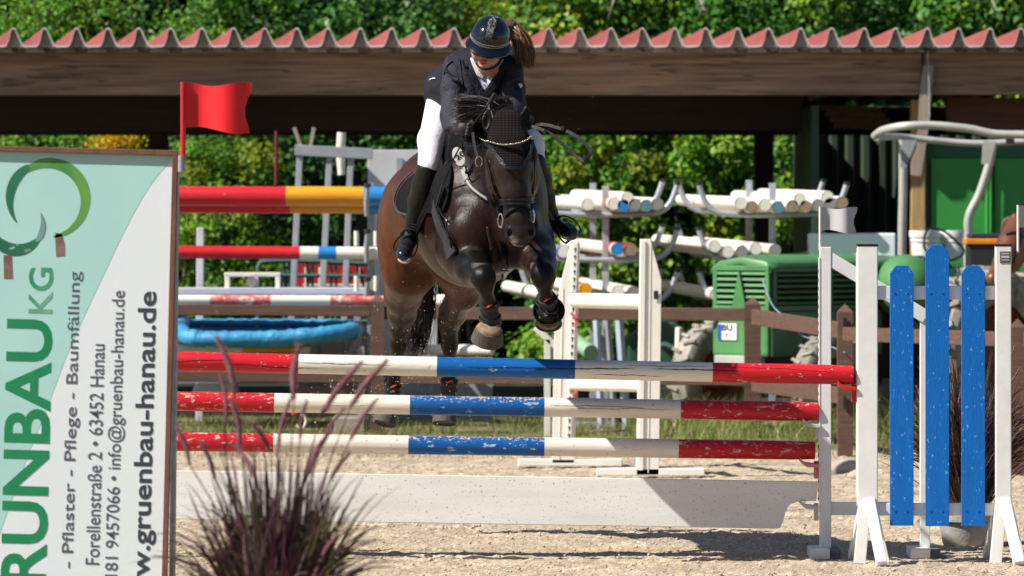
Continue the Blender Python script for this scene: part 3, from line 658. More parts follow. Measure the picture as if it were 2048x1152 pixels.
# sand grains lying on the lower poles
GR2 = pm('pole_sand_grain', (.45, .35, .24), (.2, .14, .09), rough=.95, rvar=.3)
m = MB()
for _ in range(520):
    px = random.choice((random.uniform(340, 1620), random.gauss(900, 160))); lowp = random.random() < .78
    y0 = (882 + (901 - 882) * (px - 274) / 1356) if lowp else (801 + (823 - 801) * (px - 276) / 1360); a = R(random.gauss(72, 26)); c = W(px, y0, DB); rr = .0495 if not lowp else .0485
    g = random.choice((.0012, .0015, .002, .003)); m.sphere((c.x, c.y - rr * math.cos(a), c.z + rr * math.sin(a)), (g * random.uniform(.8, 1.5), g, g * .8), 5, 3)
o = m.build('pole_sand', GR2, fixn=False); tag(o, 'loose sand grains lying on the two lower striped poles', 'sand', kind='stuff')
# plank
PLK = pm('white_plank_paint', (.77, .76, .74), (.68, .67, .65), scale=4, stretch=(.4, 2, 3), rough=.55, bump=.12, bscale=26, spots=(.22, .16, .11), sscale=75, samt=.605, topdirt=(DUST, 60, .73))
pl = []
for px, py in ((300, 940), (1636, 963), (1632, 1002), (1600, 1002), (1580, 1008), (1571, 1022), (1567, 1040), (1560, 1056), (1552, 1057), (300, 1037)): pl.append((px, py))
c0 = W(960, 1000, DB)
m = MB(); m.prism([(W(x, y, DB).x, W(x, y, DB).z) for x, y in pl], DB - .014, DB + .014)
o = m.build('plank', PLK, bevel=.003, loc=c0); tag(o, 'long white plank with notched end hanging lowest in the front jump', 'plank')

def keyholes(m, x, y, z0, z1, step=.05, w_=.012):
    z = z0
    while z < z1: m.box((x, y, z), (w_, .003, .016)); m.box((x, y, z - .012), (w_ * .5, .003, .012)); z += step
def cup(px0, px1, y, D, mat, parent, side=1):
    a = W(px0, y, D); b = W(px1, y, D); m = MB(); n = 10; L = b.x - a.x
    # curved shallow spoon: shell of a half cylinder, with hanging bracket
    pts = [(a.x, a.z + .020), (a.x + L * .12, a.z + .004), (a.x + L * .3, a.z - .006), (a.x + L * .8, a.z - .012), (b.x, a.z - .014), (b.x, a.z - .032), (a.x + L * .35, a.z - .03), (a.x + L * .12, a.z - .016), (a.x - .006, a.z + .004)]
    m.prism(pts, D - .045, D + .045); m.box((b.x - .012 * side, D, a.z - .045), (.024, .03, .09))
    return m.build('cup', mat, parent, bevel=.004)
# wing with blue pickets (near)
PB = pm('blue_picket_paint', (.003, .135, .48), (.003, .115, .42), scale=7, stretch=(4, 4, .5), rough=.4, spec=.3, bump=.35, bscale=40, spots=(.2, .42, .62), sscale=60, samt=.625, sstretch=(1, 1, .6))
def picket_wing():
    D = DA; t = thing('jump_wing', 'white metal jump wing with three blue pickets', 'jump wing', (W(1868, 0, D).x, D, 0))
    s = D / F; zt = W(0, 492, D).z
    for px in (1734.5, 2006):
        x = W(px, 0, D).x; w_ = (41 if px < 1900 else 32) * s; zf = W(0, 1012, D).z
        m = MB(); m.box((x, D, (zt + zf) / 2), (w_, .06, zt - zf)); m.build('post', WHITE, t, bevel=.005)
        m = MB(); m.box((x, D, zt + .004), (w_ + .004, .064, .012)); m.build('end_cap', BLACK, t, bevel=.003)
        for sy, dx in ((-1, .045), (1, -.045)):
            m = MB(); m.bar((x + dx * .2, D + sy * .02, zf + .03), (x + dx * 1.2, D + sy * .30, .012), .05, .05, up=(1, 0, 0)); m.build('leg', WHITE, t, bevel=.004)
        for sx in (-1, 1):
            m = MB(); m.bar((x + sx * .012, D - .03, zf + .02), (x + sx * .062 + .02, D - .05, 0.0), .034, .06, up=(0, 1, 0)); m.build('leg', WHITE, t, bevel=.003)
    for y0, y1 in ((572, 599), (1006, 1031)):
        za, zb = W(0, y0, D).z, W(0, y1, D).z; m = MB(); m.box((W(1872, 0, D).x, D + .01, (za + zb) / 2), (236 * s, .04, za - zb)); m.build('rail', WHITE, t, bevel=.003)
    for a, b, y0, y1 in ((1780, 1827, 531, 1051), (1851, 1898, 490, 1052), (1923, 1970, 531, 1052)):
        c = 12
        P = [(a, y0 + 15), (a + c, y0), (b - c, y0), (b, y0 + 15), (b, y1), (a, y1)]
        m = MB(); m.prism([(W(x, y, D - .03).x, W(x, y, D - .03).z) for x, y in P], D - .037, D - .015); p = m.build('picket', PB, t, bevel=.002)
        for hy in (588, 1024):
            for dx in (-12, 12):
                q = W((a + b) / 2 + dx, hy, D - .0375); m = MB(); m.lathe([(.0045, -.0015), (.0045, .001)], q, (0, -1, 0), 8); m.build('nail', DARKM, p)
        # keyhole strip
    x = W(1717, 0, D).x; za, zb = W(0, 505, D).z, W(0, 990, D).z
    m = MB(); m.box((x, D + .005, (za + zb) / 2), (9 * s, .05, za - zb)); st = m.build('keyhole_strip', CREAM, t, bevel=.002)
    m = MB(); keyholes(m, x, D - .0215, zb + .03, za - .01, .034, .005); m.build('keyholes', DARKM, st)['kind'] = 'stuff'
    cup(1676, 1712, 768, D, pm('red_cup', (.62, .02, .02), (.5, .01, .01), rough=.35, spots=(.7, .3, .25), sscale=40, samt=.68), t)
    m = MB(); q = W(2010.5, 514.5, D - .032); m.box(q, (21 * s, .003, 23 * s)); st = m.build('sticker', pm('dark_sticker', (.10, .10, .10), rough=.5), t)
    m = MB()
    for k in range(3): m.box((q.x, q.y - .0025, q.z + (.018 - k * .016)), (16 * s, .002, .005 if k != 1 else .012))
    m.build('print', pm('sticker_print', (.45, .45, .44), rough=.5), st)
    return t
wing_a = picket_wing()
def flag(px, ytop, ybot, w_, h_, D, mat, pmat, label, side=1, tear=False, thick=.006):
    t = thing('flag', label, 'flag', W(px, ybot, D)); s = D / F
    m = MB(); m.tube([W(px, ybot, D), W(px, ytop - 2, D)], 2.6 * s if w_ < 100 else 5.2 * s, 10); m.build('flag_staff', pmat, t, smooth=True)
    m = MB(); top = []; bot = []; n = 24
    for i in range(n + 1):
        u = i / n; x = px + side * (2 + u * w_); wob = math.sin(u * 6.0 + .6) * h_ * .06
        top.append((x, ytop + h_ * .05 * (1 - math.cos(u * 7)) * .9 - h_ * .02)); bot.append((x - (0 if u < .95 else side * h_ * .06), ytop + h_ + math.sin(u * 5.5 + .3) * h_ * -.06 + u * h_ * .06))
    vs = []; fs = []
    NV = 6
    for j, off in enumerate((-thick / 2, thick / 2)):
        for i in range(n + 1):
            for v in range(NV + 1):
                f = v / NV; x = top[i][0] * (1 - f) + bot[i][0] * f; y = top[i][1] * (1 - f) + bot[i][1] * f
                if i == n: x += side * h_ * .07 * math.sin(f * 6.5 + 1.2)
                p = W(x, y, D); vs.append((p.x, p.y + off + .018 * math.sin(i / n * 7), p.z))
    K = (n + 1) * (NV + 1); q = NV + 1
    for i in range(n):
        for v in range(NV):
            a = i * q + v; fs.append((a, a + 1, a + q + 1, a + q)); fs.append((K + a, K + a + q, K + a + q + 1, K + a + 1))
    rim = [i * q for i in range(n + 1)] + [n * q + v for v in range(1, q)] + [i * q + NV for i in range(n - 1, -1, -1)] + [v for v in range(NV - 1, 0, -1)]
    for a, b in zip(rim, rim[1:] + rim[:1]): fs.append((a, b, K + b, K + a))
    m.add(vs, fs); m.build('flag_sheet', mat, t, smooth=True); return t
FW = pm('white_flag_plastic', (.42, .42, .44), (.38, .38, .40), rough=.45, bump=.1, bscale=10)
flag(1640, 415, 500, 70, 47, DB, FW, WHITE, 'small white flag on the open white wing beside the green tractor')
flag(2036, 412, 505, 70, 44, DA + .02, FW, WHITE, 'white flag cut off by the right edge beside the picket wing')
# open white wing, right, and its twin at the left end of the poles
def open_wing(mir, label):
    D = DB; s = D / F; t = thing('jump_wing', label, 'jump wing', (W(1651, 0, D).x, D, 0))
    x = W(1650.5, 0, D).x; zt = W(0, 494, D).z
    m = MB(); m.box((x, D, zt / 2 + .02), (23 * s, .05, zt - .04)); m.build('post', WHITE, t, bevel=.003)
    m = MB(); m.box((x - 12.2 * s, D, zt / 2 + .12), (2.5 * s, .056, zt - .35)); ks = m.build('keyhole_strip', WHITE, t)
    m = MB()
    z = .3
    while z < zt - .1: m.box((x - 13.8 * s, D, z), (.004, .02, .018)); z += .045
    m.build('keyholes', DARKM, ks)['kind'] = 'stuff'
    x2 = W(1850, 0, D).x; z2 = W(0, 622, D).z
    m = MB(); m.box((x2, D + .01, z2 / 2), (20 * s, .045, z2 - .02)); m.build('rear_post', WHITE, t, bevel=.003)
    m = MB(); m.bar(W(1650, 512, D), W(1852, 634, D), 27 * s, .042); m.build('diagonal_bar', WHITE, t, bevel=.003)
    za, zb = W(0, 1004, D).z, W(0, 1030, D).z; m = MB(); m.box(((x + x2) / 2, D + .005, (za + zb) / 2), (x2 - x - 22 * s, .036, za - zb)); m.build('rail', WHITE, t, bevel=.003)
    for xx_ in (x, x2):
        m = MB(); m.box((xx_ - .035, D, .026), (.10, .34, .052)); m.build('foot', WHITE, t, bevel=.004)
        m = MB(); m.box((xx_ + .045, D + .01, .024), (.05, .30, .048)); m.build('foot_block', pm('grey_concrete_foot', (.16, .17, .18), (.1, .1, .11), rough=.9, bump=.6, scale=20), t, bevel=.005)
    g = pm('grey_cup', (.55, .55, .54), rough=.45, spots=(.25, .2, .15), sscale=40, samt=.66)
    cup(1606, 1641, 843, D, g, t); cup(1600, 1637, 922, D, pm('faded_red_cup', (.62, .10, .12), (.5, .4, .38), scale=14, rough=.4), t); cup(1600, 1637, 1006, D, g, t)
    if mir:
        t.scale = (-1, 1, 1); t.location = W(262, 0, D).xy.to_3d()
    return t
wing_b = open_wing(False, 'open white jump wing with slanting bar behind the blue pickets')
wing_c = open_wing(True, 'white jump wing hidden behind the banner at the left end of the poles')

# ---------------- second jump ----------------
CRW = pm('sunlit_white_paint', (.80, .78, .72), (.74, .71, .64), scale=7, rough=.4, spots=(.35, .25, .16), sscale=40, samt=.70)
def far_wing(poly, D, label, strip, seam, kh):
    x0 = W(sum(p[0] for p in poly) / len(poly), 0, D).x; t = thing('jump_wing', label, 'jump wing', (x0, D, 0)); q = lambda p: (W(*p, D).x, W(*p, D).z)
    m = MB(); m.prism([q(p) for p in poly], D - .03, D + .03); m.build('post', CRW, t, bevel=.004)
    (a, b) = strip; m = MB(); w_ = 5
    m.prism([q((a[0] - w_, a[1])), q((a[0] + w_, a[1])), q((b[0] + w_, b[1])), q((b[0] - w_, b[1]))], D - .042, D - .031); ks = m.build('keyhole_strip', CRW, t, bevel=.002)
    if kh:
        m = MB(); n = int((b[1] - a[1]) / 14.5)
        for i in range(1, n):
            u = i / n; p = W(a[0] + (b[0] - a[0]) * u, a[1] + (b[1] - a[1]) * u, D); m.lathe([(.008, -.001), (.008, .001)], (p.x, D - .043, p.z + .004), (0, -1, 0), 10); m.box((p.x, D - .043, p.z - .009), (.007, .002, .016))
        m.build('keyholes', DARKM, ks)['kind'] = 'stuff'
    m = MB(); c, d = seam; m.bar(W(*c, D) + Vector((0, -.031, 0)), W(*d, D) + Vector((0, -.031, 0)), .006, .006, up=(0, 1, 0)); m.build('seam', CRW, t)
    m = MB(); m.box((x0 + .02, D + .02, .035), (.72, .10, .05)); m.build('foot', CRW, t, bevel=.006)
    return t
wl = far_wing([(1143, 481), (1160, 480), (1157, 600), (1149, 926), (1104, 926), (1108, 680), (1119, 575)], 39.3, 'far white wing with keyhole strip beside the front hooves', ((1151, 484), (1137, 900)), ((1126, 575), (1118, 920)), True)
wr = far_wing([(1280, 478), (1301, 478), (1323, 560), (1318, 950), (1272, 950), (1278, 600)], 37.9, 'white wing of the second jump in front of the tractor', ((1286, 482), (1281, 940)), ((1301, 490), (1296, 945)), False)
m = MB(); q = W(1312, 590, 37.86); m.box(q, (.03, .004, .055)); m.build('sticker', DARKM, wr)
for y, lb, r in ((601, 'upper white pole of the second jump', .052), (768, 'lower white pole of the second jump', .046)):
    pole(1148, 1300, y, y + 3, 39.2, 37.9, r, [(1300, SWHT)], lb, 'white poles of the second jump')
RC = pm('pink_red_cup', (.55, .16, .15), rough=.5)
for y in (636, 790): cup(1142, 1156, y - 8, 39.25, RC, wl)

# ---------------- brown paddock fence ----------------
fen = thing('paddock_fence', 'brown wooden paddock fence of two rails running behind the jumps', 'fence', (0, 45.4, 0))
def fpost(px, y0, D, w_=.11):
    x = W(px, 0, D).x; z = W(0, y0, D).z; m = MB(); h = w_ / 2
    m.box((x, D, (z - .05) / 2), (w_, w_, z - .05)); m.add([(x - h, D - h, z - .05), (x + h, D - h, z - .05), (x + h, D + h, z - .05), (x - h, D + h, z - .05), (x, D, z + .01)], [(0, 1, 4), (1, 2, 4), (2, 3, 4), (3, 0, 4)])
    return m.build('post', BROWNW, fen, bevel=.006)
PD = {755: 44.6, 1505: 44.0, 1690: 41.2, 2028: 38.3, 120: 44.6}
for px, y0 in ((755, 590), (1505, 596), (1690, 610), (2035, 640), (120, 590)):
    fpost(px, y0, PD.get(px, 38.3), .11 if px != 1505 else .125)
def frail(p0, y0, D0_, p1, y1, D1_, h=.085): m = MB(); m.bar(W(p0, y0, D0_), W(p1, y1, D1_), h, .045); m.build('rail', BROWNW, fen, bevel=.006)
frail(100, 618, 44.6, 741, 622, 44.6); frail(768, 626, 44.6, 1492, 629, 43.98, .10); frail(1508, 634, 43.9, 1690, 662, 41.3, .12); frail(1690, 668, 41.1, 2060, 680, 38.2, .10)
frail(100, 752, 44.6, 741, 755, 44.6); frail(768, 758, 44.6, 1492, 762, 43.98, .07); frail(1508, 768, 43.9, 1690, 792, 41.3, .12)
m = MB(); q = W(1690, 650, 41.13); m.box(q, (.025, .012, .10)); q = W(1690, 805, 41.13); m.box(q, (.025, .012, .09)); m.build('slot', BLACK, fen)
m = MB(); m.tube(curve_pts([W(1525, 560, 43.6), W(1548, 615, 43.3), W(1585, 640, 43), W(1600, 668, 42.6), W(1640, 684, 42), W(1690, 705, 41.1)], 30), .0045, 5); m.build('wire', pm('blue_wire', (.25, .35, .42), rough=.5), fen)
# stones at the fence foot
ST = pm('pale_stone', (.38, .33, .27), (.28, .24, .19), rough=.9, bump=.6, scale=8)
for px, py, r, lb in ((1690, 945, .14, 'pale rounded boulder at the foot of the fence post'), (1715, 958, .07, 'small stone beside the boulder')):
    D = 20480 / (py - 414); p = W(px, py, D); ob, _, _ = sdf_mesh('boulder', [ell((p.x, p.y, .02), (r, r * .8, r * .5), .05), ell((p.x + r * .4, p.y, .03), (r * .6, r * .6, r * .45), .05)], r * .08, ST); tag(ob, lb, 'stone')
m = MB(); p = W(700, 862, 45.0); m.box((p.x, 45.0, .07), (.26, .25, .16)); o = m.build('concrete_block', ST, bevel=.02); tag(o, 'pale concrete block in the grass below the fence', 'block')
# ---------------- pole racks ----------------
def rack(cx, xl, xr, D, Db, cxb, xlb, xrb, levels, ztop, label):
    t = thing('pole_rack', label, 'rack', (W(cx, 0, D).x, D, 0)); s = D / F
    for (c, l, r, d, dy) in ((cx, xl, xr, D, 0), (cxb, xlb, xrb, Db, -6)):
        m = MB(); z = W(0, ztop + dy, d).z; m.box((W(c, 0, d).x, d, z / 2), (.055, .05, z)); m.build('upright', GALV, t, bevel=.004)
        for y in levels:
            up = 60
            L = [W(l - 3, y + dy - up, d), W(l + 3, y + dy - up + 18, d), W(l + 12, y + dy - 22, d), W(l + 30, y + dy - 5, d), W(l + 60, y + dy, d), W(c, y + dy + 2, d),
                 W(r - 60, y + dy, d), W(r - 30, y + dy - 5, d), W(r - 12, y + dy - 22, d), W(r - 3, y + dy - up + 18, d), W(r + 3, y + dy - up, d)]
            m = MB(); m.tube(curve_pts(L, 44), .024, 10); a = m.build('arm', GALV, t, smooth=True); a.location.y -= .035
            for e in (L[0], L[-1]): m = MB(); m.tube([e + Vector((0, -.035, -.01)), e + Vector((0, -.035, .018))], .026, 10); m.build('end_cap', DARKM, a, smooth=True)
        m = MB(); m.box((W(c, 0, d).x, d, .03), (.9, .06, .05)); m.build('foot', GALV, t, bevel=.004)
    return t
LV = [428, 518, 602]
rack(1211, 1070, 1352, 46.2, 48.2, 1186, 1045, 1322, LV, 372, 'left galvanised rack with curved arms holding poles')
rack(1545, 1400, 1690, 46.2, 48.2, 1498, 1358, 1643, LV, 366, 'right galvanised rack with curved arms above the tractor')
def rpole(px, py, D, mats, label, r=.051, dx=-.38, L=3.4, dz=.03):
    a = W(px, py, D); b = a + Vector((dx, L, dz)); mm = []; m = MB(); x = (b - a)
    segs = mats[:-1]; tot = len(segs); x0 = 0
    edges = [0, .035, .12, .3, .55, .8, 1.0][:tot] + [1.0]
    n = 18
    for i, mt in enumerate(segs):
        if mt not in mm: mm.append(mt)
        m.cur = mm.index(mt); m.tube([a + x * edges[i], a + x * edges[i + 1]], r, n, caps=False)
    if mats[-1] not in mm: mm.append(mats[-1])
    m.cur = mm.index(mats[-1]); m.tube([a + Vector((0, -.002, 0)), a + Vector((0, .002, 0))], r * .97, n)
    m.cur = 0; m.tube([b, b + Vector((0, .004, 0))], r, n)
    o = m.build('stored_pole', mm, smooth=True); tag(o, label, 'pole', 'spare poles stored on the racks'); return o
TEA = pm('dull_teal_end', (.10, .24, .30), (.06, .16, .2), rough=.7, scale=30)
OR = pm('store_orange', (.6, .16, .04), rough=.5); GRE = pm('store_green', (.25, .42, .28), rough=.5)
w_ = SWHT
S = 'spare pole on the '
data = [(1176, 408, [w_, w_, w_], 'left rack top level, white, nearest the horse'),
 (1247, 411, [w_, OR, w_, SBLU], 'left rack top level with blue-marked end, beside the rack post'), (1270, 409, [w_, w_, SGRY], 'left rack top level, second after the post with grey end'),
 (1293, 411, [w_, OR, w_, TEA], 'left rack top level with orange band and blue centre'), (1315, 408, [w_, w_, SGRY], 'left rack top level, outermost with grey end'),
 (1228, 407, [w_, OR, w_, w_], 'left rack top level with orange band touching the post'), (1255, 396, [w_, w_, w_], 'left rack top level lying on top of the row'),
 (1127, 503, [SBLU, SBRN, SBLU, w_, w_], 'left rack middle level painted blue, beside the rider boot'), (1234, 498, [w_, SRED, w_, SBLU], 'left rack middle level with blue centre'), (1262, 499, [SRED, w_, SRED, SBRN], 'left rack middle level with red sleeve and brown end'),
 (1504, 414, [w_, SBRN, w_, SBRN], 'right rack top level, first with brown end'), (1482, 406, [w_, w_, w_], 'right rack top level, leftmost all white'), (1530, 409, [w_, w_, w_], 'right rack top level left of the rack post'),
 (1556, 414, [w_, w_, TEA], 'right rack top level with teal centre'), (1585, 412, [w_, w_, SBRN], 'right rack top level with dark brown end'), (1611, 413, [w_, w_, SBRN], 'right rack top level, pale brown end'),
 (1636, 410, [w_, w_, SGRY], 'right rack top level with grey-blue end'), (1660, 408, [w_, w_, SGRY], 'right rack top level, second grey-blue end'), (1684, 405, [w_, w_, SBRN], 'right rack top level, outermost with brown end'),
 (1600, 398, [w_, w_, w_], 'right rack top level resting on the row near the middle'), (1655, 394, [w_, w_, w_], 'right rack top level resting on the row at the right'),
 (1456, 503, [w_, w_, w_], 'right rack middle level, all white, foremost left'), (1484, 503, [w_, w_, SGRY], 'right rack middle level with grey end'), (1512, 497, [w_, w_, w_], 'right rack middle level, white near the post'), (1550, 500, [w_, w_, SGRY], 'right rack middle level just above the tractor bonnet'), (1430, 492, [w_, SGRY, w_, w_], 'right rack middle level with grey sleeve'),
 (1172, 578, [SYEL, SRED, w_, SYEL], 'left rack low level, yellow and red'), (1236, 582, [w_, w_, w_], 'left rack low level, white end above the second jump'), (1268, 585, [SGRY, w_, SGRY], 'left rack low level, grey'),
 (1432, 588, [w_, w_, w_], 'right rack low level, white end half behind the tractor nose'), (1108, 592, [w_, w_, w_], 'left rack low level beside the raised hoof'), (1122, 598, [SBLU, w_, SBLU], 'left rack low level, blue behind the hoof')]
for px, py, mt, lb in data: rpole(px, py, 45.9, mt, S + lb)

# ---------------- things between rack and fence ----------------
def simple(name, mb, mat, label, cat, group=None, **k): o = mb.build(name, mat, **k); return tag(o, label, cat, group)
PG1 = pm('pale_blue_paint', (.42, .50, .60), rough=.5); GREY = pm('grey_board_paint', (.30, .32, .34), (.24, .26, .28), rough=.6, scale=8)
for k, (a, b, c, d, D, mt, r, lb) in enumerate([(1193, 640, 1198, 745, 45.9, PG1, .030, 'grey-blue bar standing behind the second jump, leftmost'), (1214, 640, 1222, 745, 45.9, GREY, .03, 'grey bar standing behind the second jump'),
        (1238, 636, 1246, 745, 45.8, PG1, .034, 'light blue bar leaning behind the second jump'), (1358, 655, 1356, 730, 45.7, SWHT, .03, 'white post stub left of the tractor wheel'), (1402, 660, 1400, 735, 45.7, GREY, .024, 'grey post stub beside the tractor wheel')]):
    D2_ = D; m = MB(); p = W(a, b, D); q = W(c, d, D); q2 = Vector((q.x + (q.x - p.x) * (q.z / (p.z - q.z)), D + .1, .0)); m.tube([p, q2], r, 4); simple('leaning_bar', m, mt, lb, 'bar')
m = MB(); a = W(1182, 705, 45.6); b = a + Vector((-.45, 1.4, .30)); m.tube([a, b], .062, 16, caps=True); m2 = simple('striped_pole', m, GRE, 'pale green banded pole end lying low behind the second jump', 'pole', smooth=True)
m = MB(); a = W(1172, 698, 45.55); m.tube([a + Vector((.07, -.12, -.045)), a + Vector((.02, .05, 0.0))], .064, 16); 
DG = pm('dark_green_machine', (.02, .09, .05), (.015, .06, .035), scale=4, rough=.5)
mach = thing('farm_roller', 'low dark green farm machine beside the tractor wheel', 'machine', (W(1340, 0, 46.4).x, 46.4, 0))
m = MB(); m.prism([(W(x, y, 46.4).x, W(x, y, 46.4).z) for x, y in [(1255, 672), (1300, 648), (1350, 640), (1372, 660), (1425, 668), (1425, 735), (1255, 735)]], 46.2, 46.7); m.build('frame', DG, mach, bevel=.02)
m = MB(); c = W(1340, 760, 46.4); m.tube([(c.x - .45, 46.3, .26), (c.x + .45, 46.3, .26)], .26, 22); m.build('roller', pm('dark_rubber_roller', (.02, .02, .02), rough=.9), mach, smooth=True)
m = MB(); m.tube([W(1275, 700, 46.1), W(1330, 690, 46.0), W(1380, 712, 46.0)], .03, 8); m.build('lever', DG, mach, smooth=True)

# items seen between and beside the horse legs
m = MB(); a = W(985, 700, 46); b = W(835, 700, 46.3); m.tube([a, b], .045, 16); simple('white_pole', m, SWHT, 'white pole lying low behind the hind legs', 'pole', smooth=True)
m = MB(); a = W(900, 602, 46.4); b = W(790, 601, 46.6); m.tube([a, b], .052, 16); simple('white_pole', m, SWHT, 'white pole seen between belly and hind legs', 'pole', smooth=True)
m = MB(); m.bar(W(1070, 655, 44), W(1120, 700, 44), .05, .05); m.bar(W(1095, 678, 44), (W(1095, 0, 44).x, 44, 0), .05, .05, up=(0, 1, 0)); simple('white_brace', m, SWHT, 'white slanting brace behind the raised front hooves', 'brace', bevel=.004)
m = MB(); c = W(888, 760, 47); m.prism([(W(x, y, 47).x, W(x, y, 47).z) for x, y in [(845, 715), (985, 715), (985, 830), (1000, 870), (830, 870)]], 46.9, 47.0); pt_ = thing('shade_panel', 'grey panel standing in shade behind the hind legs', 'panel', (W(915, 0, 47).x, 47, 0)); m.build('sheet', GREY, pt_, bevel=.004)

# ---------------- left cluster ----------------
SG = 'poles stored on the fence behind the banner'
def spole(pts, y0, y1, D, r, label): pole(pts[0], pts[-1][0], y0, y1, D, D, r, pts[1], label, SG, name='stored_pole')
pole(190, 835, 392, 393, 45.9, 45.9, .080, [(572, SRED), (727, SYEL), (835, SBLU)], 'thick red yellow and blue pole, topmost behind the banner', SG, name='stored_pole')
pole(190, 835, 414, 416, 46.02, 46.02, .048, [(580, SRED), (733, SYEL), (835, SBLU)], 'second red yellow and blue pole tucked just below the topmost', SG, name='stored_pole')
pole(190, 800, 503, 507, 45.9, 45.9, .052, [(600, SRED), (637, SWHT), (673, SBLU), (800, SWHT)], 'mid height red pole with a white and blue end behind the banner', SG, name='stored_pole')
RW = pm('flaking_red', (.55, .02, .03), (.62, .3, .28), scale=9, stretch=(1, 2, 2), rough=.5, spots=(.7, .6, .55), sscale=14, samt=.55)
pole(190, 800, 599, 601, 45.75, 45.75, .040, [(420, SWHT), (541, RW), (661, SWHT), (800, RW)], 'red and white banded pole resting along the brown fence rail', SG, name='stored_pole')
pole(190, 620, 694, 698, 45.9, 45.9, .036, [(350, OR), (400, SWHT), (485, SWHT), (598, SYEL), (620, SWHT)], 'thin white and yellow pole below the blue tray', SG, name='stored_pole')
st = thing('pole_stand', 'grey pole stand with dark clamps right of the red and yellow poles', 'stand', (W(733, 0, 45.7).x, 45.7, 0))
m = MB(); z = W(0, 366, 46.1).z; m.box((W(742, 0, 46.1).x, 46.1, z / 2), (.06, .06, z)); m.build('post', GREY, st, bevel=.004)
for y in (374, 466, 562):
    m = MB(); p = W(735, y, 45.72); m.tube([p, p + Vector((0, 0, .03))], .03, 12); m.build('clamp', DARKM, st, smooth=True)
    m = MB(); m.tube([p, W(733, y + 30, 45.75), W(733, y + 58, 45.78)], [.018, .024, .016], 10); m.build('hook', GALV, st, smooth=True)
for y in (470, 560):
    for x in (713, 752): m = MB(); m.tube([W(x, y - 8, 45.8), W(x, y + 22, 45.8)], .02, 10); m.build('bolt', SWHT, st, smooth=True)
gt = thing('grey_gate', 'tall grey wooden gate frame leaning behind the stored poles', 'gate', (W(650, 0, 47.2).x, 47.2, 0))
for a, b, y0, w2 in ((601, 584, 290, .10), (660, 642, 300, .085), (702, 690, 305, .08)):
    m = MB(); m.bar(W(a, y0, 47.2), W(b - 6, 760, 47.0), w2, .05, up=(0, 1, 0)); m.build('upright', GREY, gt, bevel=.005)
m = MB(); m.bar(W(590, 300, 47.14), W(745, 308, 47.14), .09, .04); m.build('top_rail', GREY, gt, bevel=.005)
for x in (602, 620): m = MB(); m.bar(W(x, 296, 47.3), W(x - 3 + (x - 611) * 1.2, 255, 47.3), .04, .03, up=(0, 1, 0)); m.build('brace', PALEW, gt)
m = MB(); m.bar(W(595, 760, 47.1), W(745, 760, 47.1), .09, .05); m.build('bottom_rail', GREY, gt, bevel=.005)
wp = thing('slotted_partition', 'pale panel with a dark slot behind the horse rump', 'panel', (W(800, 0, 47.3).x, 47.3, 0))
m = MB(); p = W(805, 440, 47.3); m.box((p.x, 47.3, 1.15), (.58, .04, 2.3 - 1.15 + 1.1)); wp_ = m.build('board', pm('pale_panel', (.52, .53, .54), (.47, .48, .5), rough=.5), wp, bevel=.006)
m = MB(); p = W(799, 335, 47.27); m.box((p.x, p.y, p.z), (.05, .01, .16)); m.build('slot', GREY, wp)
m = MB(); m.tube([W(683, 265, 47.5), W(681, 300, 47.5), W(683, 350, 47.5)], [.035, .04, .03], 12); simple('white_tube', m, SWHT, 'short white tube hanging above the grey gate', 'tube', smooth=True)
m = MB(); m.tube([W(553, 262, 48.9), W(552, 370, 48.9)], .016, 8); simple('red_rod', m, pm('dull_red', (.14, .01, .01), rough=.6), 'thin red rod standing above the poles', 'rod', smooth=True)
m = MB(); m.bar(W(401, 455, 47), Vector((W(399, 0, 47).x, 47, 0)), .09, .06, up=(0, 1, 0)); simple('white_post', m, pm('shaded_white_post', (.6, .62, .66), rough=.5), 'pale square post below the red poles', 'post', bevel=.006)
br = thing('white_bracket', 'white bracket with two openings on the long white board', 'bracket', (W(500, 0, 46.6).x, 46.6, W(0, 575, 46.6).z))
m = MB(); zt = W(0, 549, 46.6).z; zb_ = W(0, 577, 46.6).z
for x in (455, 512, 556): m.box((W(x, 0, 46.6).x, 46.6, (zt + zb_) / 2), (.04, .06, zt - zb_))
m.box((W(505, 0, 46.6).x, 46.6, zt), (.46, .06, .035)); m.build('frame', SWHT, br, bevel=.006)
m = MB(); m.tube([W(503, 563, 46.5), W(503, 563, 46.62)], .045, 16); m.build('hub', SGRY, br, smooth=True)
tb = thing('white_table_board', 'long white board lying above the blue tray', 'board', (W(530, 0, 46.6).x, 46.6, W(0, 590, 46.6).z))
m = MB(); m.box((W(520, 0, 46.6).x, 46.6, W(0, 582, 46.6).z), (1.9, .35, .055)); m.build('board_top', pm('lilac_white', (.55, .57, .66), (.48, .5, .6), rough=.5), tb, bevel=.006)
for x in (330, 715): m = MB(); xx_ = W(x, 0, 46.6).x; z = W(0, 588, 46.6).z; m.box((xx_, 46.6, z / 2), (.05, .3, z)); m.build('leg', GREY, tb)
gg = thing('green_gate', 'dark green tubular gate leaning behind the white board', 'gate', (W(620, 0, 47.6).x, 47.6, 0))
GT = pm('green_tube_paint', (.05, .12, .09), rough=.5)
m = MB(); m.tube(curve_pts([W(517, 760, 47.6), W(517, 560, 47.6), W(519, 530, 47.6), W(532, 523, 47.6), W(600, 522, 47.6), W(700, 526, 47.6), W(770, 528, 47.6)], 30), .022, 8); m.build('frame_tube', GT, gg, smooth=True)
for y in (550, 640): m = MB(); m.tube([W(518, y, 47.6), W(770, y + 3, 47.6)], .016, 8); m.build('rail', GT, gg, smooth=True)
for x in (568, 578, 615, 625, 662, 672, 715, 745): m = MB(); m.tube([W(x, 524, 47.62), W(x, 640, 47.62)], .013, 8); m.build('bar', GT, gg, smooth=True)
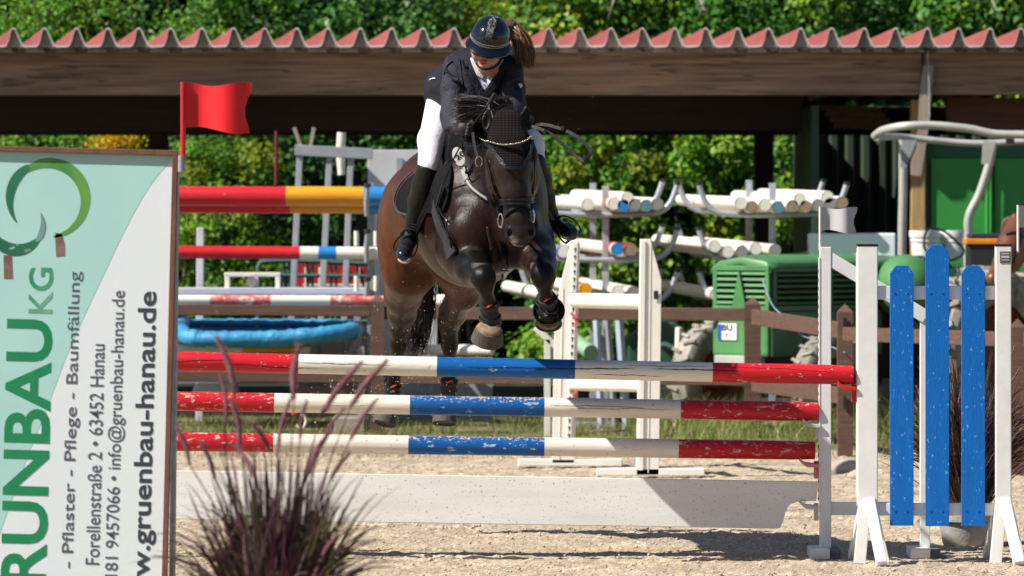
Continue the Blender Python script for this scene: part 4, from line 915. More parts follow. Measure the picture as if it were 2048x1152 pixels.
rb = thing('red_crate', 'dark red crates with white frames behind the green gate', 'crate', (W(690, 0, 48.2).x, 48.2, 0))
m = MB(); m.box((W(665, 0, 48.2).x, 48.2, W(0, 555, 48.2).z), (.6, .3, .26)); m.build('box', pm('crate_red', (.38, .015, .02), rough=.5), rb, bevel=.01)
m = MB()
for x in (612, 640, 690, 716): m.box((W(x, 0, 48).x, 48.04, W(0, 556, 48).z), (.03, .01, .18))
m.box((W(665, 0, 48).x, 48.04, W(0, 570, 48).z), (.5, .012, .02)); m.build('white_frame', SWHT, rb)
# blue padded tray
BT = pm('blue_tarpaulin', (.05, .33, .58), (.03, .22, .45), scale=7, rough=.35, bump=.5, bscale=14, dist=.01, spots=(.35, .6, .75), sscale=8, samt=.66)
BTD = pm('dark_blue_sheet', (.01, .09, .28), (.008, .06, .2), scale=3, rough=.45, bump=.3, bscale=8)
tr = thing('water_tray', 'light blue padded water tray with crumpled rim on a low frame', 'water tray', (W(540, 0, 46.2).x, 46.2, .7))
def trp(px, py, D): return W(px, py, D)
Lp = [trp(372, 646, 46.9), trp(460, 645, 46.9), trp(560, 646, 46.9), trp(660, 646, 46.9), trp(706, 648, 46.8), trp(716, 652, 46.1), trp(700, 662, 45.75), trp(640, 670, 45.6), trp(560, 678, 45.55), trp(470, 679, 45.5), trp(400, 678, 45.5), trp(370, 672, 45.6), trp(361, 660, 46.1), trp(362, 650, 46.6)]
Q = curve_pts(Lp + [Lp[0], Lp[1]], 150)[:140]; m = MB(); rr = [.052 * (1 + .10 * noise.noise(Vector((i * .18, 3, 1))) + .01 * random.uniform(-1, 1)) * (1.3 if 55 <= i else .62) for i in range(len(Q))]
Q2 = []; 
for p in Q: Q2.append(p + Vector((0, 0, random.gauss(0, .004))))
m.tube(Q2, rr, 14, close=True); o = m.build('padded_rim', BT, tr, smooth='all'); o.scale = (1, 1, 1)
m = MB(); cpt = sum(Q, Vector()) / len(Q); vs = [cpt + Vector((0, 0, -.05))] + [p + Vector((0, 0, -.03)) for p in Q]; m.add(vs, [(0, i + 1, (i + 1) % len(Q) + 1) for i in range(len(Q))]); m.build('tray_sheet', BTD, tr, fixn=False)
tf = thing('tray_frame', 'grey frame table carrying the blue tray', 'frame', (W(540, 0, 46.2).x, 46.2, 0))
for D, y in ((45.7, 761), (46.8, 742)):
    m = MB(); m.bar(W(330, y, D), W(735, y, D), .035, .035); m.build('rail', PG1, tf)
for x in (345, 722):
    for D in (45.7, 46.8): m = MB(); z = .68; m.box((W(x, 0, D).x, D, z / 2), (.05, .05, z)); m.build('leg', GREY, tf)
m = MB(); m.bar(W(722, 672, 45.75), W(655, 770, 45.75), .04, .03); m.build('brace', SGRY, tf)
m = MB(); m.bar(W(660, 765, 45.7), W(700, 800, 45.7), .04, .03); m.build('brace', PALEW, tf)
m = MB(); m.prism([(W(x, y, 46.1).x, W(x, y, 46.1).z) for x, y in [(392, 764), (470, 764), (482, 800), (500, 815), (360, 815), (385, 785)]], 46, 46.3); simple('white_sack', m, pm('sack', (.5, .5, .5), (.4, .4, .4), rough=.8), 'crumpled pale sack on the ground below the tray', 'sack', bevel=.03)
sb_ = MB(); zz = W(0, 566, 48.2).z - .12; sb_.box((W(665, 0, 48.2).x, 48.25, zz / 2), (.62, .34, zz)); simple('crate_stand', sb_, DARKW, 'dark wooden block stack carrying the red crates', 'stand', bevel=.01)
m = MB(); m.tube(curve_pts([W(605, 828, 45.3), W(612, 842, 45.3), W(604, 858, 45.3), W(592, 850, 45.3)], 14), .014, 8); simple('white_hose', m, SWHT, 'short curl of white hose in the grass', 'hose', smooth=True)
m = MB(); m.sphere(W(588, 828, 45.3), .022); simple('red_ball', m, SRED, 'tiny red ball in the grass below the striped poles', 'ball', smooth=True)

# ---------------- tractor ----------------
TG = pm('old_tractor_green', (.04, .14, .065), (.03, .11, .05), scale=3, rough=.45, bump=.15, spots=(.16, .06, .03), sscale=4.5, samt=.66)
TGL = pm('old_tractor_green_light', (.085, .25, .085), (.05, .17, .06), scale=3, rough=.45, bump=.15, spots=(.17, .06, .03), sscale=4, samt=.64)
TIRE = pm('dusty_tyre', (.36, .33, .28), (.10, .09, .08), scale=7, rough=.9, bump=.5, bscale=20)
RIM = pm('rust_red_rim', (.28, .06, .025), (.12, .04, .02), scale=5, rough=.7)
a_ = R(45); fw = Vector((-math.sin(a_), -math.cos(a_), 0)); lt = Vector((-math.cos(a_), math.sin(a_), 0)); corner = W(1537, 0, 44.6); corner.z = 0
TM = Matrix((lt, fw, Vector((0, 0, 1)))).transposed()         # local: x = lateral, y = forward
trac = thing('old_tractor', 'old dark green tractor with louvred bonnet and rust patches behind the fence', 'tractor', corner)
def T(x, y, z): return corner + lt * x + fw * y + Vector((0, 0, z))
def tbox(m, c, s): m.box(T(*c), s, TM); return m
zt = 1.39; zn = 1.02
# bonnet: outline in local (y,z), rounded nose, with side panels set in
def bonnet():
    m = MB(); prof = [(-2.2, 1.37), (-1.2, 1.385), (-.15, zt), (-.03, 1.37), (0, 1.32)]
    vs = []; n = len(prof)
    for x, dz in ((-.012, -.05), (.06, 0), (.31, .035), (.56, 0), (.632, -.05)):
        for y, z in prof: vs.append(T(x, y, z + dz))
    fs = [(i * n + j, i * n + j + 1, (i + 1) * n + j + 1, (i + 1) * n + j) for i in range(4) for j in range(n - 1)]; m.add(vs, fs)
    o = m.build('bonnet_top', TGL, trac, smooth=True); s_ = o.modifiers.new('t', 'SOLIDIFY'); s_.thickness = .02
bonnet()
def louvre_panel(side, a0, a1, z0, z1, mat, name, nsl=6, fr=.042):
    # panel as a frame with slats in the opening; side 'front' spans x, 'side' spans y
    def P(u, z, d): return (u, d, z) if side == 'front' else (-d, u, z)
    def sz(u, z, d): return (u, d, z) if side == 'front' else (d, u, z)
    lo, hi = min(a0, a1), max(a0, a1); c = (lo + hi) / 2; L = hi - lo
    for z, h in ((z1 - fr / 2, fr), (z0 + fr / 2, fr)): tbx = MB(); tbox(tbx, P(c, z, -.01), sz(L, h, .02)); tbx.build(name + '_frame', mat, trac, bevel=.004)
    for u in (lo + fr / 2, hi - fr / 2): tbx = MB(); tbox(tbx, P(u, (z0 + z1) / 2, -.012), sz(fr, z1 - z0 - 2 * fr - .002, .02)); tbx.build(name + '_frame', mat, trac, bevel=.004)
    for i in range(nsl):
        z = z0 + fr + (z1 - z0 - 2 * fr) * (i + .5) / nsl; m = MB(); rot = TM @ (Matrix.Rotation(R(20), 3, 'X') if side == 'front' else Matrix.Rotation(R(-20), 3, 'Y'))
        m.box(T(*P(c, z, -.014)), sz(L - 2 * fr, .020, .016) if side == 'front' else (.020, L - 2 * fr, .016), rot); m.build('louvre', mat, trac)
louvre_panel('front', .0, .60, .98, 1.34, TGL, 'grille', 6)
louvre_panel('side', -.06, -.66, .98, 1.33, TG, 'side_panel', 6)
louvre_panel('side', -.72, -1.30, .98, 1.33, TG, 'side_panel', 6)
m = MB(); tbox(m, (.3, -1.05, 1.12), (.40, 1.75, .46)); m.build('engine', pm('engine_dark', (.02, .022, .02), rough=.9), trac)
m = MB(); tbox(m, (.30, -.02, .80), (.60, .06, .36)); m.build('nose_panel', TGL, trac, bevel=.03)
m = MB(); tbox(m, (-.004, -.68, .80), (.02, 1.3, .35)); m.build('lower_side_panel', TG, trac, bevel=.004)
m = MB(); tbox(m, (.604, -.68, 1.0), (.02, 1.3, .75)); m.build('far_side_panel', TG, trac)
# crest bar down the grille and lettering-like raised badge on bonnet front
m = MB(); P_ = [(.30, 1.30), (.22, .98), (.38, .98)]; m.add([T(x, .02, z) for x, z in P_] + [T(x, .0, z) for x, z in P_], [(0, 1, 2), (3, 5, 4), (0, 3, 4, 1), (1, 4, 5, 2), (2, 5, 3, 0)]); m.build('grille_crest', TGL, trac)
m = MB(); tbox(m, (.42, .016, .815), (.20, .012, .13)); pl_ = m.build('number_plate', pm('plate_white', (.72, .72, .74), (.68, .68, .7), rough=.4), trac, bevel=.003)
m = MB(); tbox(m, (.50, .0235, .815), (.035, .004, .12)); m.build('blue_band', pm('plate_blue', (.01, .07, .5), rough=.4), pl_)
# local text frame: reading direction along -x (viewer's right), up z
RT = Matrix((-lt, Vector((0, 0, 1)), fw)).transposed()
text_mesh('plate_letters', 'BU', pm('plate_black', (.015, .015, .02), rough=.5), (-.475, .825, -.365, .872), pl_, off=.02, rot=RT, origin=tuple(corner + fw * .026))
text_mesh('plate_letters', 'T', MATS['plate_black'], (-.44, .762, -.415, .80), pl_, off=.02, rot=RT, origin=tuple(corner + fw * .026))
m = MB(); m.lathe([(.001, .03), (.04, .03), (.062, .015), (.066, 0), (.05, -.05)], T(.60, .03, .93), fw, 18); m.build('headlight', pm('headlight_glass', (.7, .7, .68), rough=.15, spec=.8), trac, smooth=True)
m = MB(); m.tube([T(-.05, -.35, .85), T(-.1, -.32, .78), T(-.12, -.3, .70)], .016, 8); m.build('hook', DARKM, trac, smooth=True)
m = MB(); tbox(m, (.31, -.36, .42), (1.0, .10, .09)); m.build('front_axle', RIM, trac, bevel=.01)
m = MB(); tbox(m, (.31, .0, .56), (.46, .10, .14)); m.build('front_frame', pm('pale_grey_frame', (.4, .4, .37), rough=.7), trac, bevel=.01)
m = MB(); tbox(m, (.31, -1.4, .62), (.4, 2.6, .4)); m.build('chassis', DARKM, trac, bevel=.02)
def wheel(x, y, r, wd, nl, rim=RIM):
    c = T(x, y, r); m = MB(); w2 = wd / 2
    prof = [(r * .56, -w2 * .8), (r * .72, -w2), (r * .90, -w2 * .95), (r * .97, -w2 * .7), (r * .985, 0), (r * .97, w2 * .7), (r * .90, w2 * .95), (r * .72, w2), (r * .56, w2 * .8)]
    m.lathe(prof, c, lt, 36, caps=False); o = m.build('tyre', TIRE, trac, smooth=True); q = lt.to_track_quat('Z', 'Y')
    mm = MB()
    for k in range(nl):
        for sd in (-1, 1):
            a = 2 * math.pi * (k + (.5 if sd > 0 else 0)) / nl; e = Vector((math.cos(a), math.sin(a), 0)); tg = Vector((-math.sin(a), math.cos(a), 0)); b = tg * .35 + Vector((0, 0, sd)); b.normalize()
            ctr = e * (r * .99) + Vector((0, 0, sd * w2 * .45)); rot = Matrix((e, b, e.cross(b))).transposed(); qm = q.to_matrix()
            mm.box(c + qm @ ctr, (r * .045, w2 * 1.0, r * .06), qm @ rot)
    lg = mm.build('tread_lugs', TIRE, o); lg['kind'] = 'stuff'
    m = MB(); m.lathe([(.03, -.02), (r * .2, -.03), (r * .25, .03), (r * .5, .02), (r * .58, -w2 * .6), (r * .58, w2 * .7), (r * .5, w2 * .2), (r * .25, w2 * .1), (r * .2, .06), (.03, .07)], c, lt, 28); m.build('rim', rim, trac, smooth=True)
wheel(.92, -.36, .44, .22, 18); wheel(-.32, -.36, .40, .2, 18)
wheel(-.42, -2.15, .66, .36, 22); wheel(1.05, -2.15, .66, .36, 22)
ob, _, _ = sdf_mesh('fender', [ell(T(-.12, -1.50, 1.16), (.26, .36, .26), .05), ell(T(-.12, -1.6, .82), (.2, .3, .34), .05, neg=True)], .02, TGL, trac)
ob, _, _ = sdf_mesh('fender', [ell(T(1.05, -1.95, .95), (.30, .38, .36), .05), ell(T(1.05, -2.1, .62), (.30, .30, .5), .05, neg=True)], .02, TG, trac)
m = MB(); c = W(1888, 485, 45.6); m.tube(curve_pts([W(1848, 475, 45.3), W(1858, 458, 45.5), W(1885, 461, 45.7), W(1910, 480, 45.9), W(1928, 503, 46), W(1905, 520, 45.8), W(1870, 516, 45.5), W(1850, 498, 45.3), W(1848, 475, 45.3)], 40)[:-1], .010, 8, close=True); m.build('steering_wheel', BLACK, trac, smooth=True)
m = MB(); m.tube([c + Vector((0, 0, -.02)), T(.3, -1.6, 1.1)], .018, 8); m.build('steering_column', DARKM, trac, smooth=True)
# white box on bonnet, buckets, battery box
sb = MB(); a = W(1703, 491, 46.2); sb.box((a.x, 46.2, a.z), (.70, .32, .20)); simple('white_box', sb, pm('styrofoam_box', (.74, .76, .80), (.7, .72, .77), rough=.6), 'long white box lying on the tractor bonnet', 'box', bevel=.012)
CG = pm('grey_canopy_tube', (.46, .46, .42), (.36, .36, .33), scale=6, rough=.4, metallic=.1)
cn = thing('canopy_frame', 'grey tube canopy frame with curved roof hoop over the right machinery', 'frame', (W(1870, 0, 47).x, 47, 0))
def tb_(pts, r, nm, n=30): m = MB(); m.tube(curve_pts([W(*p) for p in pts], n), r, 12); return m.build(nm, CG, cn, smooth=True)
tb_([(1750, 272, 46.6), (1768, 260, 46.2), (1810, 252, 46), (1870, 251, 46), (1940, 258, 46), (1990, 268, 46), (2060, 270, 46), (2140, 276, 46)], .034, 'roof_hoop')
tb_([(1752, 275, 46.7), (1800, 274, 47.4), (1880, 282, 47.5), (1960, 287, 47.5), (2060, 283, 47.5), (2140, 284, 47.5)], .028, 'roof_hoop')
tb_([(1806, 280, 47.2), (1806, 380, 47.2), (1804, 470, 47.2), (1803, 640, 47.2), (1803, 850, 47.2)], .036, 'canopy_leg', 12)
tb_([(1986, 285, 47.0), (1978, 330, 47.0), (1958, 390, 47), (1938, 432, 47), (1936, 480, 47), (1936, 620, 47), (1936, 850, 47)], .036, 'canopy_leg')
m = MB(); m.prism([(W(x, y, 47.1).x, W(x, y, 47.1).z) for x, y in [(1804, 280), (1834, 280), (1812, 335), (1800, 335)]], 47.1, 47.13); m.build('gusset', GREY, cn)
m = MB(); m.prism([(W(x, y, 46.9).x, W(x, y, 46.9).z) for x, y in [(1966, 282), (1992, 282), (1980, 328), (1963, 328)]], 46.88, 46.91); m.build('gusset', CG, cn)
m = MB(); q = W(2020, 282, 47.4); m.box(q, (.07, .05, .04)); m.build('clamp', DARKM, cn)
def bucket(px, D, w_, label):
    t = thing('bucket', label, 'bucket', W(px, 520, D), 'white buckets on the shelf'); r = w_ / 2 / F * D; zb, zt_ = W(0, 520, D).z, W(0, 461, D).z; x = W(px, 0, D).x
    m = MB(); m.lathe([(r * .78, 0), (r * .86, (zt_ - zb) * .6)], (x, D, zb), (0, 0, 1), 26); m.build('tub', SWHT2, t, smooth=True)
    m = MB(); m.lathe([(r * .88, (zt_ - zb) * .6), (r * .92, (zt_ - zb) * .62), (r * .92, (zt_ - zb) * .74), (r * .97, (zt_ - zb) * .76), (r * 1.0, (zt_ - zb) * .84), (r, (zt_ - zb) * 1.0)], (x, D, zb), (0, 0, 1), 26); m.build('lid', SWHT2, t, smooth=True)
SWHT2 = pm('bucket_white', (.80, .80, .78), rough=.4)
bucket(1849, 48.0, 62, 'white bucket left of the green tractor fender'); bucket(1908, 48.1, 60, 'white bucket right of the steering wheel')
sh = MB(); p = W(1880, 530, 48); sh.box((p.x, 48.05, p.z / 2), (.70, .5, p.z - .002)); simple('bucket_shelf', sh, DG, 'dark green chest under the white buckets', 'chest', bevel=.01)
bx = thing('black_box', 'black box with an orange lid rim behind the right picket', 'box', (W(1970, 0, 46.3).x, 46.3, 1.0))
m = MB(); za, zb_ = W(0, 488, 46.3).z, W(0, 600, 46.3).z; m.box((W(1970, 0, 46.3).x, 46.3, (za + zb_) / 2), (.30, .3, za - zb_)); m.build('tub', pm('box_black', (.02, .02, .024), rough=.5, spots=(.1, .1, .1), sscale=20), bx, bevel=.02)
m = MB(); za, zb_ = W(0, 477, 46.3).z, W(0, 489, 46.3).z; m.box((W(1970, 0, 46.3).x, 46.3, (za + zb_) / 2), (.34, .34, za - zb_)); m.build('lid_rim', pm('box_orange', (.75, .25, .01), rough=.4), bx, bevel=.01)
m = MB(); za, zb_ = W(0, 467, 46.3).z, W(0, 477, 46.3).z; m.box((W(1973, 0, 46.3).x, 46.3, (za + zb_) / 2), (.30, .32, za - zb_)); m.build('lid', pm('box_lid', (.03, .03, .05), rough=.4), bx, bevel=.015)
m = MB(); m.tube(curve_pts([W(2008, 500, 45.5), W(2006, 455, 45.5), W(2016, 438, 45.5), W(2050, 434, 45.5), W(2090, 436, 45.5), W(2100, 500, 45.5)], 24), .020, 10); simple('bent_tube', m, pm('brown_tube', (.08, .05, .04), rough=.6), 'bent brown tube behind the white flag at the right edge', 'tube', smooth=True)
# ---------------- horse ----------------
HORSE = attr_mat('bay_coat', rough=.33, spec=.18, bump=.55, bscale=30, dist=.008, stretch=(1, 1, .5), det=9, dr=.68)
LEATH = pm('black_leather', (.006, .006, .007), (.010, .010, .011), scale=30, rough=.30, spec=.28, bump=.1, bscale=150)
LEATG = pm('worn_grey_leather', (.030, .030, .033), (.018, .018, .02), scale=18, rough=.45, spec=.25, bump=.35, bscale=60)
STEEL = pm('polished_steel', (.6, .6, .6), rough=.2, metallic=1, bump=0)
HAIR = attr_mat('mane_hair', rough=.5, spec=.25, bump=0)
L_ = (.98, .2, 0)
horse = thing('horse', 'dark bay horse jumping the striped fence with folded front legs', 'horse', W(940, 600, 29.6))
def E(px, py, D, r, k=.06, **kw): return ell(W(px, py, D), r, k, **kw)
hp = []
hp += [cap(W(982, 420, 28.98), W(945, 428, 29.45), .325, .355, .1, .80, L_), cap(W(945, 428, 29.45), W(890, 412, 30.1), .355, .30, .1, .86, L_), cap(W(890, 412, 30.1), W(864, 420, 30.42), .30, .285, .1, .93, L_)]
hp += [cap(W(985, 300, 29.05), W(935, 308, 29.6), .10, .10, .1)]
hp += [E(818, 480, 30.46, (.172, .27, .31), .08), E(905, 480, 30.48, (.15, .26, .27), .08)]
# hind left of the picture
hp += chain([(816, 545, 30.42, .138), (806, 592, 30.66, .096), (804, 625, 30.82, .074), (800, 655, 30.93, .055)], .04) + chain([(801, 655, 30.93, .055), (798, 690, 31.0, .044), (788, 760, 31.14, .031), (785, 783, 31.17, .041), (779, 806, 31.2, .036)], .03)
hp += [E(806, 648, 31.02, (.03, .04, .04), .04)]
# hind right of the picture
hp += chain([(918, 535, 30.38, .125), (926, 585, 30.55, .088), (906, 625, 30.80, .070), (898, 645, 30.86, .056)], .04) + chain([(897, 640, 30.85, .056), (899, 690, 30.95, .042), (899, 755, 31.08, .031), (897, 783, 31.12, .041), (891, 806, 31.15, .036)], .03)
hp += [E(888, 622, 30.92, (.032, .04, .04), .04)]
# shoulders and chest
hp += [E(918, 410, 28.99, (.10, .22, .28), .09), E(1052, 410, 28.99, (.10, .22, .28), .09), E(945, 470, 28.74, (.135, .12, .17), .05), E(1030, 470, 28.74, (.135, .12, .17), .05)]
hp += [E(990, 500, 28.80, (.10, .1, .12), .06)]
# fore left
hp += chain([(918, 500, 29.0, .125), (932, 520, 28.80, .105), (948, 538, 28.60, .082), (966, 556, 28.42, .060)], .05) + [E(968, 557, 28.40, (.056, .06, .066), .03)] + chain([(970, 575, 28.42, .042), (977, 602, 28.49, .032), (981, 636, 28.56, .033), (983, 646, 28.56, .043), (979, 662, 28.52, .042)], .025)
# fore right
hp += chain([(1062, 480, 29.0, .12), (1072, 503, 28.78, .092), (1080, 528, 28.6, .074), (1086, 548, 28.45, .06)], .05) + [E(1087, 552, 28.43, (.058, .06, .070), .03)] + chain([(1089, 572, 28.47, .042), (1092, 594, 28.55, .032), (1095, 616, 28.62, .033), (1096, 624, 28.62, .042), (1097, 636, 28.58, .042)], .025)
# neck
hp += [cap(W(965, 372, 29.05), W(1002, 300, 28.72), .27, .17, .08, .58, L_), cap(W(1002, 300, 28.72), W(1012, 258, 28.58), .17, .13, .06, .62, L_)]
hp += chain([(968, 270, 29.15, .06), (990, 248, 28.85, .055), (1010, 240, 28.62, .055)], .06)
# head
hp += chain([(1014, 258, 28.44, .088), (1020, 300, 28.37, .092), (1025, 335, 28.34, .088), (1031, 385, 28.31, .064), (1038, 440, 28.29, .058), (1040, 462, 28.30, .058)], .035)
hp += [ell(W(1000, 345, 28.50), (.075, .15, .14), .04), ell(W(1052, 345, 28.50), (.075, .15, .14), .04)]
hp += chain([(1026, 360, 28.48, .07), (1034, 420, 28.42, .058), (1039, 468, 28.38, .05)], .04)
hp += [E(983, 322, 28.40, (.03, .034, .034), .022), E(1064, 316, 28.40, (.03, .034, .034), .022)]
hp += [E(984, 306, 28.385, (.028, .03, .022), .03), E(1062, 301, 28.385, (.028, .03, .022), .03)]
hp += [E(1040, 466, 28.285, (.066, .06, .052), .03), E(1022, 466, 28.262, (.030, .03, .036), .018), E(1059, 462, 28.262, (.030, .03, .036), .018), E(1040, 485, 28.31, (.040, .045, .022), .02)]
hp += [ell(W(1020, 467, 28.228), (.0135, .034, .021), .008, neg=True), ell(W(1062, 463, 28.228), (.0135, .034, .021), .008, neg=True)]
# cheek bone ridges
hp += chain([(992, 345, 28.37, .015), (1004, 385, 28.33, .012)], .03) + chain([(1058, 338, 28.37, .015), (1055, 382, 28.33, .012)], .03)
# ears
def ear(base, tip, w_, D, tilt, inward):
    w_ *= 1.18
    b = W(*base, D); t_ = W(*tip, D + .01); up = (t_ - b); Lh = up.length; up.normalize(); f = Vector((inward, -1, .1)); f = (f - up * f.dot(up)).normalized(); s = up.cross(f)
    rot = Matrix((s, f, up)).transposed(); c = b + up * Lh * .46
    return [ell(b + up * Lh * .32, (w_, .030, Lh * .40), .02, rot), cap(b + up * Lh * .45, t_, w_ * .80, .005, .02, .8, f), ell(b + up * Lh * .42 + f * .032, (w_ * .58, .030, Lh * .42), .008, rot, neg=True)]
hp += ear((978, 262), (979, 206), .034, 28.50, 0, -.5) + ear((1050, 258), (1053, 208), .034, 28.50, 0, .45)
def groove(a, b, r, k=.03): hp.append(dict(cap(W(*a), W(*b), r, r, k), neg=True))
groove((992, 440, 28.58), (996, 515, 28.63), .012, .06); groove((905, 440, 28.72), (903, 500, 28.76), .008, .05)
groove((1062, 440, 28.66), (1050, 520, 28.70), .010, .04)
def ridge(pts, r, k=.02):
    P_ = [W(*p) for p in pts]
    for a, b in zip(P_[:-1], P_[1:]): hp.append(cap(a, b, r, r, k))
# elbow wrinkles, forearm muscles, tendons and veins
for i in range(3): groove((908 + 5 * i, 500 - 7 * i, 28.74), (935 + 3 * i, 488 - 3 * i, 28.66), .003, .012)
ridge([(925, 520, 28.66), (945, 535, 28.52), (958, 548, 28.40)], .022, .03); ridge([(950, 520, 28.62), (968, 540, 28.42)], .018, .03)
ridge([(1070, 500, 28.68), (1078, 520, 28.52), (1083, 538, 28.42)], .02, .03); groove((948, 560, 28.38), (990, 562, 28.37), .003, .012); groove((1068, 556, 28.40), (1106, 556, 28.40), .003, .012)
ridge([(974, 580, 28.40), (979, 612, 28.46)], .010, .015); ridge([(1089, 575, 28.44), (1092, 600, 28.52)], .010, .015)
ridge([(1000, 300, 28.285), (1012, 350, 28.262), (1018, 400, 28.272)], .004, .014); ridge([(1046, 345, 28.262), (1044, 395, 28.272)], .004, .014)

ridge([(975, 455, 28.60), (985, 500, 28.62)], .010, .04); ridge([(900, 445, 28.76), (912, 480, 28.72)], .012, .04)
hob, HV, HQ = sdf_mesh('body', hp, .0078, HORSE, horse, 2)
print('horse verts', len(HV))
# coat pigment: bay body, black points, face and mane
def coat(V, px_off=0):
    X = 1024 + V[:, 0] / V[:, 1] * F; Y = HY + (CH - V[:, 2]) / V[:, 1] * F; D = V[:, 1]
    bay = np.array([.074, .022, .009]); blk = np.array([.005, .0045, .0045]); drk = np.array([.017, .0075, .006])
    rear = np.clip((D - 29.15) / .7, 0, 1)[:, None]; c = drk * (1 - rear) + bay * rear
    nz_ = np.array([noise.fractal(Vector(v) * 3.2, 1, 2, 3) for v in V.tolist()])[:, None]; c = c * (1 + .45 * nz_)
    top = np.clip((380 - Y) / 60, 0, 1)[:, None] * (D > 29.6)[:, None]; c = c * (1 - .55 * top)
    leg = np.clip((Y - 575) / 80, 0, 1)[:, None] * (D > 30.2)[:, None]; c = c * (1 - leg) + blk * leg
    fl = (((D < 28.72) & (Y > 500) & (X < 1040)) | ((D < 28.72) & (Y > 492) & (X > 1060)))[:, None] * np.clip((28.74 - D) / .16, 0, 1)[:, None]; c = c * (1 - fl) + blk * fl
    hd = ((D < 28.62) & (Y < 500))[:, None] * np.clip((28.64 - D) / .08, 0, 1)[:, None]; c = c * (1 - hd) + np.array([.024, .0165, .0135]) * (1 + .5 * nz_) * hd
    mz = np.clip((Y - 445) / 20, 0, 1)[:, None] * hd; c = c * (1 - mz) + np.array([.020, .017, .017]) * mz
    # dusty knees and foam at the mouth
    dk = np.clip(nz_ * 3 - .15, 0, 1) * (((np.abs(X - 968) < 26) & (np.abs(Y - 548) < 22)) | ((np.abs(X - 1087) < 26) & (np.abs(Y - 545) < 20)))[:, None] * .75 * fl; c = c * (1 - dk) + np.array([.19, .175, .16]) * dk
    fm = (np.exp(-((X - 1028) ** 2 / 40 + (Y - 484) ** 2 / 60)) * .9)[:, None] * hd; c = c * (1 - fm) + np.array([.5, .47, .42]) * fm
    nos = np.exp(-(((X - 1020) / 5) ** 2 + ((Y - 467) / 8) ** 2)) + np.exp(-(((X - 1062) / 5) ** 2 + ((Y - 463) / 8) ** 2)); nos = np.clip(nos, 0, 1)[:, None] * hd; c = c * (1 - nos) + np.array([.015, .006, .005]) * nos
    er = ((Y < 264) & (D < 28.72))[:, None]; c = np.where(er, np.array([.006, .005, .005]), c)
    return np.clip(c, .002, 1)
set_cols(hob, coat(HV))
HB = bvh_of((HV, HQ))
# eyes
EYE = pm('horse_eye', (.02, .008, .004), (.05, .015, .006), rough=.06, spec=.9, bump=0)
for x, y, D in ((981, 325, 28.372), (1066, 319, 28.372)):
    m = MB(); m.sphere(W(x, y, D), (.017, .018, .017), 16, 10); m.build('eye', EYE, horse, smooth='all')
# mouth line
m = MB(); strap('mouth_line', HB, [(1017, 482), (1030, 487), (1042, 488), (1056, 483)], .003, pm('lip_dark', (.006, .004, .004), rough=.5), horse, .001, 20, .002)
# hooves and boots
HOOF = pm('hoof_horn', (.075, .065, .052), (.035, .03, .026), scale=30, stretch=(4, 4, 1), rough=.7, bump=.6, bscale=40)
HDUST = pm('sand_dusted_coronet', (.26, .18, .11), (.14, .09, .055), scale=30, rough=.95, bump=.6)
RUB = pm('black_rubber_boot', (.014, .014, .015), (.03, .028, .026), scale=14, rough=.45, spec=.25, bump=.2)
def hoof(cx, cy, D, ax, r, h, rub=False):
    c = W(cx, cy, D); ax = Vector(ax).normalized(); m = MB()
    m.lathe([(r * .62, 0), (r * .72, .006), (r * .78, h * .12), (r * .84, h * .30)], c, ax, 28); m.build('coronet', HDUST, horse, smooth=True)
    if rub:
        m = MB(); m.tube([c + Vector((.058 * math.cos(a), -.006 + .010 * math.sin(a), -.012 + .060 * math.sin(a))) for a in np.linspace(R(200), R(340), 14)], [.004, .008, .011, .013, .014, .014, .014, .014, .014, .014, .013, .011, .008, .004], 8); m.build('dusty_coronet_band', HDUST, horse, smooth=True)
    m = MB(); m.lathe([(r * .80, h * .20), (r * .87, h * .24), (r * .98, h * .7), (r * 1.04, h), (r * .96, h * 1.01), (r * .9, h * .9), (.004, h * .86)], c, ax, 32); o = m.build('hoof', RUB if rub else HOOF, horse, smooth=True)
    if rub:
        m = MB(); m.lathe([(.050, 0), (.068, .022), (.080, .050), (.082, .056), (.077, .056), (.064, .024), (.046, .004)], c + Vector((0, .030, -.012)), (.02, -.85, .42), 32, caps=False); m.build('bell_boot', RUB, horse, smooth=True)
hoof(980, 652, 28.49, (-.18, .55, -.9), .080, .090)
hoof(1097, 626, 28.60, (.02, .60, -.8), .066, .07, True)
hoof(778, 808, 31.18, (-.25, -.28, -1), .066, .115); hoof(891, 806, 31.13, (-.05, -.28, -1), .066, .115)
def legboot(pts, r, logo=None):
    m = MB(); P = [W(*p) for p in pts]; m.tube(curve_pts(P, 10), r, 20); o = m.build('leg_boot', RUB, horse, smooth=True)
    ax = (P[-1] - P[0]).normalized()
    for u, w_ in ((.18, .014), (.72, .018)):
        c = P[0].lerp(P[-1], u); m = MB(); rr = (r[0] if hasattr(r, '__len__') else r) * 1.10; m.lathe([(rr, -w_ / 2), (rr * 1.03, -w_ / 2), (rr * 1.03, w_ / 2), (rr, w_ / 2)], c, ax, 22, caps=False); b = m.build('boot_strap', LEATG, o, smooth=True)
        if logo and u < .5:
            m = MB(); q = c + Vector((.002, -rr * 1.16, .0)); m.add([q + Vector((-.018, 0, -.011)), q + Vector((-.004, 0, .006)), q + Vector((.022, .003, .009)), q + Vector((.006, 0, -.001))], [(0, 1, 2, 3)]); lo_ = m.build('logo', pm('red_logo', (.8, .08, .03), rough=.5), o, fixn=False); s_ = lo_.modifiers.new('t', 'SOLIDIFY'); s_.thickness = .002
    return o
legboot([(976, 602, 28.485, 0), (979, 620, 28.52, 0), (982, 645, 28.56, 0)], [.042, .043, .043, .044, .045, .046, .048, .050, .051, .050], True) if False else None
legboot([(976, 604, 28.50), (979, 622, 28.53), (982, 648, 28.555)], [.050, .045, .044, .044, .045, .047, .049, .052, .054, .053], True)
